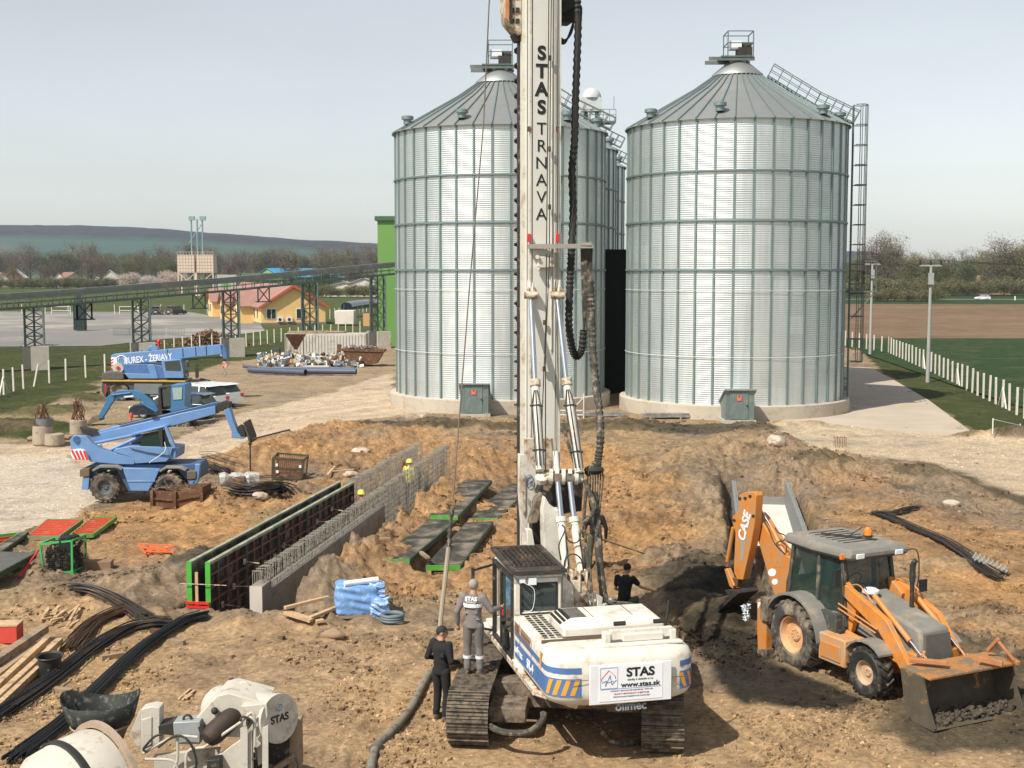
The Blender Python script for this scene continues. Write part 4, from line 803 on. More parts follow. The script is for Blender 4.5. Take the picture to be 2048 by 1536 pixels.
# haze over the whole country
hz_ = MB(); hz_.bb(-3500, 3500, -200, 4400, -2.5, 160); ho = hz_.obj('haze', [D.materials.new('haze_air')], smooth=0); tag(ho, kind='stuff')
hm_ = ho.data.materials[0]; hm_.use_nodes = True; n = hm_.node_tree.nodes; n.remove(n['Principled BSDF']); pv = n.new('ShaderNodeVolumePrincipled'); pv.inputs['Density'].default_value = .0001; pv.inputs['Color'].default_value = (.75, .87, 1, 1); pv.inputs['Anisotropy'].default_value = .2
hm_.node_tree.links.new(pv.outputs[0], n['Material Output'].inputs['Volume'])
# ---------------------------------------------------------------- helpers for traced machines
def K(ox, oy, s): return lambda x, y: (ox+x/s, oy+y/s)
def KL_(k, pts): return [k(x, y) for x, y in pts]
def xf(mb, M): mb.v = [tuple(M @ Vector(p)) for p in mb.v]; return mb
def wheel(parent, c, ax, r, w_, rimr, rimm, tm=None, lugs=22, world=False, rim_out=.02, lugh=.035):   # axle centre, axle direction (outer side)
    ax = Vector(ax).normalized(); M = Matrix.Translation(Vector(c)) @ ax.to_track_quat('Z', 'Y').to_matrix().to_4x4()
    a = MB(); h = w_/2
    a.lathe([(rimr, -h*.8), (rimr+.04, -h*.95), (r*.86, -h), (r*.97, -h*.8), (r, -h*.4), (r, h*.4), (r*.97, h*.8), (r*.86, h), (rimr+.04, h*.95), (rimr, h*.8)], 36, M, close=False)
    for i in range(lugs):
        t = 2*math.pi*i/lugs; Ml = M @ Matrix.Rotation(t, 4, 'Z')
        for s_ in (-1, 1):
            b = MB(); b.hexa([Vector(q) for q in ((r-.02, -.03, s_*.0), (r-.02, .05, s_*0), (r-.04, .16, s_*h*.95), (r-.04, .08, s_*h*.95), (r+lugh, -.03, 0), (r+lugh, .04, 0), (r+lugh*.4, .15, s_*h*.9), (r+lugh*.4, .09, s_*h*.9))])
            a.add([Ml @ Vector(p) for p in b.v], b.f)
    wo_ = a.obj('wheel', tm or tyre, parent, world=world)
    b = MB(); b.lathe([(0, h*.35), (rimr*.35, h*.35), (rimr*.4, h*.2), (rimr*.8, h*.25), (rimr*.95, h*.75), (rimr+.03, h*.86), (rimr+.03, h*.6), (rimr, -h*.7), (0, -h*.7)], 28, M, close=False)
    for i in range(8): q = M @ Vector((rimr*.25*math.cos(i*.785), rimr*.25*math.sin(i*.785), h*.36)); b.ball(q, .022, 6, 4)
    b.obj('rim', rimm, wo_, world=world); return wo_
def strip_text(*a, **k): return text(*a, **k)
# ================================================================ drilling rig
g = G(1150, 1420); RX, RY = 1.12, 23.85; RZ0 = .4
rig = thing('drilling_rig', 'white crawler drilling rig with tall lettered mast, blue striped body and hanging hoses', 'drilling rig', (RX, RY, RZ0), R(13))
RU = rig.matrix_basis.copy()
def U_(x, y, z): return RU @ Vector((x, y, z))
TM = Matrix.Rotation(R(-18.6), 4, 'Z')
shoe = mat('track_shoe', (.17, .135, .10), .85, .15, .3, 9, (.055, .045, .035), 7, (.45, .6), .4)
for s_ in (-1, 1):
    a = MB(); path = []; L_ = 2.0; rr = .44; n_ = 0
    def tp(d):
        per = 4*L_+2*math.pi*rr; d %= per
        if d < 2*L_: return Vector((0, -L_+d, .94)), 0.
        d -= 2*L_
        if d < math.pi*rr: t = d/rr; return Vector((0, L_+rr*math.sin(t), .5+rr*math.cos(t))), -t
        d -= math.pi*rr
        if d < 2*L_: return Vector((0, L_-d, .06)), -math.pi
        d -= 2*L_; t = d/rr; return Vector((0, -L_-rr*math.sin(t), .5-rr*math.cos(t))), -math.pi-t
    per = 4*L_+2*math.pi*rr; N_ = 62
    for i in range(N_):
        p, an = tp(per*i/N_); M = Matrix.Translation(p+Vector((s_*1.66, 0, 0))) @ Matrix.Rotation(an, 4, 'X')
        for c_, d_ in (((0, 0, 0), (.72, per/N_*.94, .035)), ((0, .05, .03), (.72, .02, .05)), ((0, -.02, .025), (.72, .016, .035)), ((0, 0, -.05), (.22, .12, .08))):
            b = MB(); b.box(c_, d_); a.add([M @ Vector(q) for q in b.v], b.f)
    xf(a, TM); tr_ = a.obj('track', shoe, rig, world=False)
    a = MB(); a.bb(s_*1.66-.2, s_*1.66+.2, -1.9, 1.9, .28, .75)
    for y in (-2, 2): a.tube([(s_*1.66-.24, y, .5), (s_*1.66+.24, y, .5)], .33, 20)
    for y in np.linspace(-1.5, 1.5, 7): a.tube([(s_*1.66-.24, y, .24), (s_*1.66+.24, y, .24)], .13, 12)
    xf(a, TM); a.obj('track_frame', mud, rig, world=False)
a = MB(); a.bb(-1.5, 1.5, -1.0, -.55, .45, .8); a.bb(-1.5, 1.5, .5, 1.0, .45, .8); a.bb(-.8, .8, -1.2, 1.2, .4, .85); a.bb(-1.35, -.7, -1.9, -1.2, .35, .62); a.bb(.7, 1.3, -1.6, -1.2, .5, .7); xf(a, TM); a.lathe([(.75, .8), (.75, 1.12)], 30); a.obj('undercarriage', mud, rig, world=False, bevel=.02)
# upper structure: lofted outline, rounded rear corners
def outline(inset=0, yf=1.9):
    w2 = 1.26-inset; yr = -3.2+inset; rc = .46; pts = [(-w2, yf), (-w2, yr+rc+.25)]
    for i in range(9): t = math.pi+math.pi/2*i/8; pts.append((-w2+rc+rc*math.cos(t), yr+rc*.75+rc*.75*math.sin(t)))
    for i in range(1, 6): x = -w2+rc+(2*w2-2*rc)*i/6; pts.append((x, yr-.06*math.sin(math.pi*i/6)))
    for i in range(9): t = -math.pi/2+math.pi/2*i/8; pts.append((w2-rc+rc*math.cos(t), yr+rc*.75+rc*.75*math.sin(t)))
    pts += [(w2, yr+rc+.25), (w2, yf)]; return pts
def loft(mb, levels, yf=1.9):
    rows = [[(x, y, z) for x, y in outline(i, yf)] for z, i in levels]; n = len(rows[0]); vs = [p for r_ in rows for p in r_]; fs = []
    for k in range(len(rows)-1):
        for j in range(n): q = (j+1) % n; fs.append((k*n+j, k*n+q, (k+1)*n+q, (k+1)*n+j))
    fs += [tuple(range(n))[::-1], tuple((len(rows)-1)*n+j for j in range(n))]; return mb.add(vs, fs)
a = MB(); loft(a, [(1.10, .26), (1.14, .13), (1.2, .05), (1.28, .01), (1.36, 0), (1.84, 0), (1.93, .03), (1.99, .09), (2.02, .2)], -.6); a.obj('counterweight', white, rig, world=False, smooth=50)
a = MB(); loft(a, [(1.05, .32), (1.12, .21), (1.2, .10), (1.215, .09)], -.6); a.v = [(x*1.005, y*1.002, z) for x, y, z in a.v]; a.obj('rusty_lower_edge', rustw, rig, world=False, smooth=50)
a = MB(); a.bb(-1.24, -.36, -.62, 1.95, 1.15, 1.3); a.bb(-.3, 1.22, -.62, 1.9, 1.1, 1.7); a.bb(-1.3, -1.18, -1.2, 1.95, 1.08, 1.22); a.obj('deck', white, rig, world=False, bevel=.03)
a = MB(); a.beam((-1.27, -2.3, 1.14), (-1.27, 1.95, 1.14), .1, .12); a.beam((-1.27, -2.3, 1.14), (-.75, -3.0, 1.1), .08, .1); a.obj('side_sill', rustw, rig, world=False, bevel=.02)
# hood with louvres
a = MB(); v = []
for (x0, x1, y0, y1, z) in ((-.78, 1.02, -2.25, -1.25, 2.05), (-.78, 1.02, -2.25, -1.25, 2.2), (-.58, .9, -2.05, -1.32, 2.3)): v += [(x0, y0, z), (x1, y0, z), (x1, y1, z), (x0, y1, z)]
a.add(v, [(0, 1, 5, 4), (1, 2, 6, 5), (2, 3, 7, 6), (3, 0, 4, 7), (4, 5, 9, 8), (5, 6, 10, 9), (6, 7, 11, 10), (7, 4, 8, 11), (8, 9, 10, 11)])
ho_ = a.obj('engine_hood', white, rig, world=False, bevel=.04)
a = MB()
for i in range(11):
    y = -2.0+i*.062
    for k in range(3): x = -.765+k*.068; z = 2.225+k*.035; a.box((x, y, z), (.05, .03, .012), Matrix.Rotation(R(-38), 3, 'Y'))
for i in range(9):
    for k in range(3): a.bb(-.66+k*.0, -.3+k*0, -2.0+i*.07, -1.97+i*.07, 2.3, 2.308) if k == 0 else None
for i in range(10):
    for k in range(3): a.bb(-1.12+k*.12, -1.04+k*.12, -2.2+i*.14, -2.12+i*.14, 2.058, 2.066)
a.obj('louvres', black, ho_, world=False, smooth=0)
a = MB(); 
for i in range(10): a.bb(-1.268, -1.262, -1.85+i*.07, -1.82+i*.07, 1.72, 1.95)
for i in range(7): a.bb(-1.268, -1.262, -1.05+i*.05, -1.03+i*.05, 1.72, 1.95)
a.obj('side_vent', mat('vent_brown', (.2, .1, .04), .8), rig, world=False, smooth=0)
a = MB()      # joints between the body panels
a.bb(-.8, 1.04, -2.262, -2.252, 2.03, 2.045); a.bb(-1.2, 1.2, -2.4, -2.39, 2.0, 2.06); a.bb(-.2, -.19, -2.05, -1.32, 2.3, 2.308); a.bb(.5, .51, -2.05, -1.32, 2.3, 2.308); a.bb(-1.268, -1.262, -1.95, -1.94, 1.3, 2.0); a.bb(-1.268, -1.262, -1.12, -1.11, 1.3, 2.0); a.bb(-.95, -.63, -3.262, -3.255, 1.6, 1.61); a.bb(.8, 1.1, -3.262, -3.255, 1.55, 1.56)
a.obj('panel_joint', mat('joint_brown', (.12, .08, .05), .8), rig, world=False, smooth=0)
# handle bracket and bars above the counterweight
a = MB(); a.bb(-.1, 1.0, -2.72, -2.62, 2.08, 2.24); a.bb(-.2, -.1, -2.75, -2.55, 2.0, 2.2); a.bb(.95, 1.05, -2.75, -2.55, 2.0, 2.2); a.bb(-.3, 1.1, -2.95, -2.8, 2.02, 2.06); a.bb(.1, .8, -2.8, -2.7, 2.06, 2.18); a.obj('rear_bracket', white, rig, world=False, bevel=.01)
a = MB(); a.tube([(-.0, -2.6, 2.32), (.2, -2.6, 2.32)], .04, 8); a.tube([(.7, -2.6, 2.32), (.9, -2.6, 2.32)], .04, 8); a.tube([(.95, -2.5, 2.2), (1.02, -2.45, 2.62)], .02, 6); a.obj('latch', black, rig, world=False)
# decals that follow the rounded outline
OUT = outline(-.006, -.6); OL = [0]
for i in range(1, len(OUT)): OL.append(OL[-1]+math.hypot(OUT[i][0]-OUT[i-1][0], OUT[i][1]-OUT[i-1][1]))
def on(s, z): return (float(np.interp(s, OL, [p[0] for p in OUT])), float(np.interp(s, OL, [p[1] for p in OUT])), z)
def decal(mb, s0, s1, z0, z1, shear=0, n=10, off=0):
    vs = []; 
    for k in range(5):
        z = z0+(z1-z0)*k/4
        for j in range(n+1):
            s = s0+(s1-s0)*j/n+shear*(k/4); p = Vector(on(s, z)); p2 = Vector(on(s+.01, z)); t = (p2-p).normalized(); nn = Vector((-t.y, t.x, 0)); nn = -nn if nn.dot(Vector((p.x, p.y+1.5, 0))) < 0 else nn; vs.append(p+nn*off)
    mb.add(vs, [(k*(n+1)+j, k*(n+1)+j+1, (k+1)*(n+1)+j+1, (k+1)*(n+1)+j) for k in range(4) for j in range(n)]); return mb
sC = OL[11]      # where the left corner ends on the rear face
sR = OL[-3]-.9
b1 = MB(); 
for s0_, s1_, z0_, z1_ in ((.15, sC-.2, 1.70, 1.80), (.15, sC-.2, 1.32, 1.62), (sR+.42, OL[-2]-.2, 1.70, 1.80), (sR+.42, OL[-2]-.2, 1.32, 1.62)): b1 = MB(); decal(b1, s0_, s1_, z0_, z1_, n=24); b1.obj('blue_stripe', blue_s, rig, world=False)
for k in range(4): b1 = MB(); decal(b1, sC-.84+k*.15, sC-.76+k*.15, 1.345, 1.60, .09, 3, .003); b1.obj('yellow_chevron', yel, rig, world=False)
for k in range(3): b1 = MB(); decal(b1, sR+.5+k*.17, sR+.58+k*.17, 1.345, 1.60, -.1, 3, .003); b1.obj('yellow_chevron', yel, rig, world=False)
b1 = MB(); decal(b1, 1.95, 2.05, 1.66, 1.95, .03, 3, .003); b1.obj('yellow_mark', yel, rig, world=False)
sx = Vector((0, 1, 0))
def ut(name, body, size, m_, x, y, z, dx, dy, par=rig, **k): return text(name, body, size, m_, par, RU @ frame((x, y, z), dx, dy), **k)
ut('lettering', 'SR-4', .24, letterw, -1.275, -1.9, 1.46, (0, -1, 0), (0, 0, 1), bold=.002)
ut('lettering', 'soilmec', .2, letterw, -1.275, -1.05, 1.47, (0, -1, 0), (0, 0, 1))
# sign board on the rear
a = MB(); a.bb(-.62, .78, -3.285, -3.262, 1.19, 1.85); sg = a.obj('sign_board', plastic_w, rig, world=False, bevel=.02)
a = MB(); a.bb(-.46, .62, -3.292, -3.286, 1.24, 1.82); a.obj('sign_face', letterw, sg, world=False)
def sgt(body, size, m_, x, z, **k): return text('lettering', body, size, m_, sg, RU @ frame((x, -3.295, z-.105), (1, 0, 0), (0, 0, 1)), depth=.002, **k)
sgt('STAS', .2, letter, .24, 1.80, bold=.007, sx=1.1); sgt('stavby a sanacie s.r.o.', .052, letter, .24, 1.687); sgt('www.stas.sk', .115, letter, .24, 1.60, bold=.003, sx=1.15)
sgt('VYKOPOVY ZAKLADANIE INZINIERSKA VYSTAVBA', .028, blue_s, .09, 1.51, sx=1.15); sgt('PILOTY MIKROPILOTY INJEKTAZE', .033, redp, .09, 1.458, sx=1.2); sgt('PREVRTAVANIE PODZEMNYCH PARKOVISK', .028, blue_s, .09, 1.41, sx=1.15)
a = MB(); lw = .008
def ln(mb, p, q, w_=.011): mb.beam((p[0], -3.294, p[1]-.105), (q[0], -3.294, q[1]-.105), w_, .004)
ln(a, (-.42, 1.73), (-.3, 1.86)); ln(a, (-.3, 1.86), (-.19, 1.76)); ln(a, (-.42, 1.73), (-.42, 1.68)); ln(a, (-.19, 1.76), (-.19, 1.72)); a.obj('logo_roof', redp, sg, world=False)
a = MB(); ln(a, (-.42, 1.66), (-.34, 1.69)); ln(a, (-.34, 1.69), (-.36, 1.61)); ln(a, (-.36, 1.6), (-.28, 1.78)); ln(a, (-.28, 1.78), (-.25, 1.62)); ln(a, (-.25, 1.62), (-.17, 1.7)); ln(a, (-.33, 1.66), (-.22, 1.68)); a.obj('logo_mark', blue_s, sg, world=False)
a = MB()
for p_, q_ in (((-.44, 1.56), (-.15, 1.56)), ((-.15, 1.56), (-.15, 1.9)), ((-.15, 1.9), (-.44, 1.9)), ((-.44, 1.9), (-.44, 1.56)), ((-.44, 1.545), (.6, 1.545))): ln(a, p_, q_, .005)
a.obj('logo_box', blue_s, sg, world=False)
ut('lettering', 'oilmec', .2, mat('faded_lettering', (.22, .24, .27), .7), .1, -3.235, 1.115, (1, 0, 0), (0, .12, 1), depth=.006, bold=.004)
# cab
a = MB(); cx0, cx1, cy0, cy1 = -1.26, -.38, -.69, 1.02
for z0, z1, ii in ((1.2, 1.98, 0),): a.bb(cx0, cx1, cy0, cy0+.12, 1.2, 2.04)
a.bb(cx0, cx1, cy0, cy0+.05, 2.0, 2.08); a.bb(cx0, cx1, cy0, cy0+.08, 2.58, 2.74); a.bb(cx0, cx0+.12, cy0, cy0+.1, 2.0, 2.74); a.bb(cx1-.1, cx1, cy0, cy0+.1, 2.0, 2.74)
a.bb(cx1-.06, cx1, cy0, cy1, 1.2, 2.74); a.bb(cx0, cx1, cy1-.08, cy1, 1.2, 1.6); a.bb(cx0, cx0+.08, cy1-.08, cy1, 1.6, 2.74); a.bb(cx0+.02, cx1, cy0, cy1, 2.66, 2.76)
cab = a.obj('cab', white, rig, world=False, bevel=.035)
a = MB(); a.bb(cx0+.12, cx1-.1, cy0+.03, cy0+.045, 2.06, 2.6); a.obj('rear_window', glassm, cab, world=False); a = MB(); a.bb(cx0+.1, cx1, cy1-.05, cy1-.035, 1.6, 2.66); a.obj('windscreen', glassm, cab, world=False)
a = MB()
for p_, q_ in (((cx0+.11, cy0+.01, 2.05), (cx1-.09, cy0+.01, 2.05)), ((cx0+.11, cy0+.01, 2.6), (cx1-.09, cy0+.01, 2.6)), ((cx0+.11, cy0+.01, 2.05), (cx0+.11, cy0+.01, 2.6)), ((cx1-.09, cy0+.01, 2.05), (cx1-.09, cy0+.01, 2.6))): a.beam(p_, q_, .03)
a.obj('window_seal', black, cab, world=False)
a = MB(); a.bb(-1.0, -.65, -.2, .4, 1.5, 1.95); a.bb(-1.0, -.65, -.25, -.1, 1.9, 2.45); a.obj('seat', dark, cab, world=False, bevel=.05)
a = MB()   # left side: open door frame in dark steel
for p_, q_ in (((cx0-.01, cy0+.1, 1.2), (cx0-.01, cy0+.1, 2.7)), ((cx0-.01, .3, 1.2), (cx0-.01, .3, 2.7)), ((cx0-.01, cy1-.05, 1.2), (cx0-.01, cy1-.05, 2.7)), ((cx0-.01, cy0+.1, 2.68), (cx0-.01, cy1, 2.68)), ((cx0-.01, cy0+.1, 1.24), (cx0-.01, cy1, 1.24)), ((cx0-.01, cy0+.1, 1.95), (cx0-.01, .3, 1.7))): a.beam(p_, q_, .07)
a.bb(cx0-.02, cx0+.02, cy0+.5, .3, 1.25, 1.6); a.bb(cx0-.45, cx0-.4, .95, 1.05, 1.3, 2.55); a.beam((cx0-.42, 1.0, 2.5), (cx0, 1.0, 2.6), .04); a.beam((cx0-.42, 1.0, 1.4), (cx0, 1.0, 1.3), .04); a.obj('door_frame', dark, cab, world=False)
a = MB(); a.bb(cx0+.005, cx0+.02, cy0+.15, .28, 1.62, 2.62); a.obj('side_window', glassg, cab, world=False)
a = MB(); a.bb(cx0-.06, cx0-.03, .05, .1, 1.85, 1.95); a.obj('red_handle', redp, cab, world=False)
a = MB(); Mg = Matrix.Translation((-.82, .15, 2.86)) @ Matrix.Rotation(R(2), 4, 'X'); b = MB(); b.bb(-.5, .5, -.95, -.82, -.03, .03); b.bb(-.5, .5, .85, .95, -.03, .03); b.bb(-.5, -.42, -.9, .9, -.03, .03); b.bb(.42, .5, -.9, .9, -.03, .03)
for i in range(9): x = -.38+i*.095; b.bb(x-.006, x+.006, -.6, .86, -.03, .05)
for i in range(9): y = -.55+i*.17; b.bb(-.42, .42, y-.006, y+.006, -.02, .03)
b.bb(-.44, .44, -.84, -.62, -.02, .02); a.add([Mg @ Vector(p) for p in b.v], b.f); a.obj('roof_guard', mat('guard_steel', (.05, .042, .036), .75, .2, .3, 8, (.2, .135, .10), 3, (.52, .7), .2), cab, world=False, smooth=0)
a = MB(); a.box((-1.13, -.72, 2.68), (.1, .06, .08)); a.box((-.95, -.74, 2.66), (.14, .08, .12)); a.tube(arc([(-1.1, -.75, 2.64), (-.92, -.78, 2.5), (-.95, -.76, 2.15), (-1.1, -.73, 2.12)], 5), .006, 5); a.obj('work_lamp', plastic_w, cab, world=False)
# mast
mx0, mx1, my0, my1 = -.155, .425, 2.59, 3.35
a = MB(); a.bb(mx0, mx1, my0, my1, .9, 17.5); mast = a.obj('mast', white_clean, rig, world=False, bevel=.012)
a = MB(); a.bb(mx0-.05, mx0-.0, my0+.5, my1+.12, .9, 17.5); a.bb(mx1, mx1+.05, my0+.5, my1+.12, .9, 17.5); a.bb(mx0-.03, mx0, my0-.02, my0+.06, 2.2, 17.5); a.bb(mx1-.0, mx1+.03, my0-.02, my0+.06, 2.2, 17.5); a.bb(mx1-.17, mx1-.15, my0-.03, my0, 6.6, 17.5); a.obj('mast_rail', white, mast, world=False)
a = MB(); a.bb(mx0-.085, mx0-.05, my1+.0, my1+.14, .9, 17.5); a.bb(mx0-.012, mx0-.006, my0+.3, my0+.32, 2, 17.5); a.bb(mx0+.02, mx0+.028, my0-.004, my0, 6.2, 17.5); a.bb(mx1-.145, mx1-.135, my0-.005, my0, 6.5, 17.5); a.bb(mx1-.04, mx1-.03, my0-.005, my0, 4, 17.5); a.obj('guide_line', dark, mast, world=False)
def mz(py): return at(1090, py, 26.4).z-RZ0
ut('lettering', 'S\nT\nA\nS', .37, letter, .055, my0-.006, (mz(108)+mz(209))/2-.03, (1, 0, 0), (0, 0, 1), par=mast, bold=.014, line=.96)
ut('lettering', 'T\nR\nN\nA\nV\nA', .34, letter, .055, my0-.006, (mz(257)+mz(425))/2-.03, (1, 0, 0), (0, 0, 1), par=mast, line=1.0)
for px, py in ((1058, 258), (1115, 258), (1100, 116), (1099, 298), (1099, 414), (1089, 645), (1088, 738)):
    q = at(px, py, 26.32); a = MB(); a.box(q, (.06, .05, .1)); a.obj('rope_clamp', rust, mast)
# auger
a = MB(); ac = (.13, 3.92); N_ = 46*14; vs = []; fs = []
for i in range(N_+1):
    t = i/14*2*math.pi; z = -.1+.31*i/14
    for r_ in (.07, .33): vs.append((ac[0]+r_*math.cos(t), ac[1]+r_*math.sin(t), z+(.0 if r_ < .1 else .02)))
    for r_ in (.33, .07): vs.append((ac[0]+r_*math.cos(t), ac[1]+r_*math.sin(t), z+.05))
for i in range(N_):
    for j in range(4): q = (j+1) % 4; fs.append((i*4+j, i*4+q, i*4+4+q, i*4+4+j))
a.add(vs, fs); a.tube([(ac[0], ac[1], -.2), (ac[0], ac[1], 14.3)], .09, 12)
for i in range(46):      # clay sticking to the flights
    z = .05+.31*i; b = random.uniform(0, 6.28)
    a.ball((ac[0]+.2*math.cos(b), ac[1]+.2*math.sin(b), z), (.1, .1, .07), 7, 4)
a.obj('auger', mat('auger_steel', (.05, .043, .036), .8, .2, .3, 5, (.12, .09, .06), 3, (.5, .65), .3), rig, world=False)
# rotary head at the top left of the mast
pl = Plane(U_(-.35, 3.2, 0), R(13)); a = MB(); a.slab(pl, [(1011, -60), (1043, -60), (1044, 68), (1037, 70), (1014, 42), (1010, 20)], 0, .5); rh = a.obj('rotary_head', rustw, rig, bevel=.02)
a = MB()
for y in (-35, -8, 20, 42):
    for x in (1026, 1036): a.slab(pl, [(x-4, y-5), (x+3, y-5), (x+3, y+5), (x-4, y+5)], -.02, 0)
a.slab(pl, [(1022, -60), (1025, -60), (1025, 45), (1022, 45)], -.05, 0); a.slab(pl, [(1026, 68), (1042, 66), (1042, 82), (1034, 82)], .1, .4); a.obj('bolt', dark, rh)
a = MB(); a.slab(pl, [(1012, -60), (1018, -60), (1018, 44), (1012, 36)], -.08, 0); a.obj('motor_cover', mat('dull_orange', (.5, .22, .09), .7, 0, .2, 4), rh)
pr_ = Plane(U_(.5, 3.1, 0), R(13)); a = MB(); a.slab(pr_, [(1119, -60), (1152, -60), (1155, 30), (1148, 44), (1119, 43)], 0, .5); a.obj('swivel_block', black, rig, bevel=.03)
# hoses: px path at a depth
def hose(name, pts, r, m_, par=rig, n=8, k=5, label=None):
    p = arc([at(*q) for q in pts], k); a = MB(); a.tube(p, r, n); return a.obj(name, m_, par, label=label)
def ringed(pts, r, k=6, amp=.14, step=.045):
    p = arc([at(*q) for q in pts], 10); out = []; acc = 0; last = p[0]
    for q in p[1:]:
        d = (q-last).length; n_ = max(1, int(d/step))
        for j in range(n_): out.append(last.lerp(q, j/n_))
        last = q
    out.append(p[-1]); a = MB(); a.tube(out, [r*(1+(amp if i % 2 else -amp)) for i in range(len(out))], 9); return a
Yh = 26.8
a = ringed([(1152, -40, Yh), (1156, 40, Yh), (1154, 120, Yh), (1151, 200, Yh), (1149, 280, Yh), (1144, 340, Yh), (1146, 420, Yh), (1143, 500, Yh-.2), (1139, 590, Yh-.3), (1138, 650, Yh-.3), (1144, 695, Yh-.3), (1153, 713, Yh-.3), (1163, 700, Yh-.3), (1167, 660, Yh-.3)], .075); a.obj('kelly_hose', black, rig)
for i in range(7): hose('hose', [(1128-i, 2+i*4, Yh), (1150+i*1.5, 10, Yh), (1157+i*.8, 40, Yh), (1155+(i-3), 90, Yh)], .02, black)
for i in range(4): hose('hose', [(1117, 72+i*4, Yh-.1), (1130, 80+i*2, Yh-.1), (1143, 65-i*3, Yh), (1150, 30, Yh)], .02, black)
for i in range(9): j = i-4; hose('hose', [(1163+i*2.6, 493-abs(j), Yh-.4-i*.02), (1164+i*2.4, 540, Yh-.4), (1166+i*1.6, 610, Yh-.4), (1168-i*.3, 665, Yh-.3), (1164, 690, Yh-.3)] if i < 5 else [(1163+i*2.6, 493, Yh-.4), (1166+i*2, 560, Yh-.4), (1172+i*1.5, 640, Yh-.5), (1184+(i-7)*2, 690, Yh-.6)], .022, hose_m)
a = ringed([(1180, 560, Yh-.4), (1183, 640, Yh-.5), (1185, 700, Yh-.7), (1191, 760, Yh-.9), (1198, 820, Yh-1.2), (1201, 870, Yh-1.5), (1197, 915, Yh-1.6), (1193, 935, Yh-1.7)], .075); a.obj('service_hose', hose_m, rig)
a = MB(); q = at(1188, 940, Yh-1.7); a.ball(q, (.2, .14, .1), 10, 6); a.tube([at(1172, 950, Yh-1.7), at(1190, 935, Yh-1.7)], .06, 8); a.obj('hose_bundle_clamp', black, rig)
for i in range(7):
    j = i-3; hose('hose', [(1190+j*1.2, 922, Yh-1.7), (1191+j*5, 950, Yh-1.75+.03*j), (1190+j*4, 1000, Yh-1.8), (1192+j*2, 1040, Yh-2), (1194, 1070, Yh-2.3)], .015, hose_m)
a = ringed([(1186, 985, Yh-1.8), (1193, 1030, Yh-2), (1196, 1080, Yh-2.2), (1200, 1140, Yh-2.4), (1209, 1205, Yh-2.6)], .078, amp=.06); a.obj('concrete_hose', hose_m, rig)
hose('hose', [(1170, 960, 24.9), (1180, 985, 24.8), (1189, 1010, 24.7), (1183, 1030, 24.6), (1166, 1048, 24.4)], .045, hose_m)
hose('hose', [(1174, 968, 24.9), (1168, 1040, 24.7), (1172, 1100, 24.3), (1168, 1170, 24), (1180, 1220, 23.8)], .03, hose_m)
hose('hose', [(1126, 848, 25.6), (1134, 880, 25.4), (1150, 930, 25.2), (1160, 980, 25)], .035, hose_m)
for q in ([(1132, 1066, 24.3), (1136, 1080, 24.2), (1148, 1086, 24.2), (1158, 1080, 24.2), (1162, 1060, 24.3)], [(1128, 1140, 24), (1131, 1118, 24), (1146, 1108, 24), (1162, 1118, 24), (1167, 1142, 24)], [(1122, 1120, 24), (1118, 1090, 24), (1130, 1060, 24.2), (1124, 1050, 24.3)]): hose('hose', q, .014, dark)
for i in range(2): hose('hose', [(1170+i*3, 1085, 24.1), (1176+i*3, 1130, 24), (1180+i*4, 1180, 23.8), (1188+i*4, 1245, 23.5)], .02, hose_m)
# bracket arm across the mast
a = MB(); a.beam(at(1055, 493, 26.25), at(1186, 492, 26.3), .16, .09); a.box(at(1172, 488, 26.3), (.22, .2, .06)); a.obj('hose_bracket', mat('bracket_grey', (.33, .3, .26), .7, .2, .15, 4), rig)
for x in (1058, 1115): a = MB(); a.box(at(x, 476, 26.3), (.07, .12, .17)); a.obj('red_lamp', redp, rig, bevel=.01)
a = MB(); pm = Plane(U_(0, my0-.12, 0), R(13)); a.slab(pm, [(1078, 514), (1095, 511), (1106, 520), (1104, 532), (1096, 536), (1076, 536)], 0, .12); wb = a.obj('rope_winch', white, rig, bevel=.015)
a = MB()
for x, y in ((1075, 514), (1102, 518), (1076, 536), (1104, 530)): a.tube([pm.pt(x, y, -.05), pm.pt(x, y, .05)], .045, 8)
a.obj('pulley', rustw, wb)
# ropes
a = MB(); 
for pts_, r_ in (([(1098, -40, 26.25), (1097, 100, 26.25), (1093, 500, 26.2), (1092, 630, 26.2), (1088, 740, 26.1), (1083, 860, 25.9), (1081, 935, 25.4)], .012), ([(1103, -40, 26.3), (1100, 260, 26.25), (1099, 515, 26.2), (1091, 700, 26.1), (1091, 940, 25.6)], .012), ([(1112, -40, 26.3), (1112, 560, 26.3), (1110, 900, 26.2)], .009)): a.tube([at(*q) for q in pts_], r_, 6)
a.obj('hoist_wire', dark, rig)
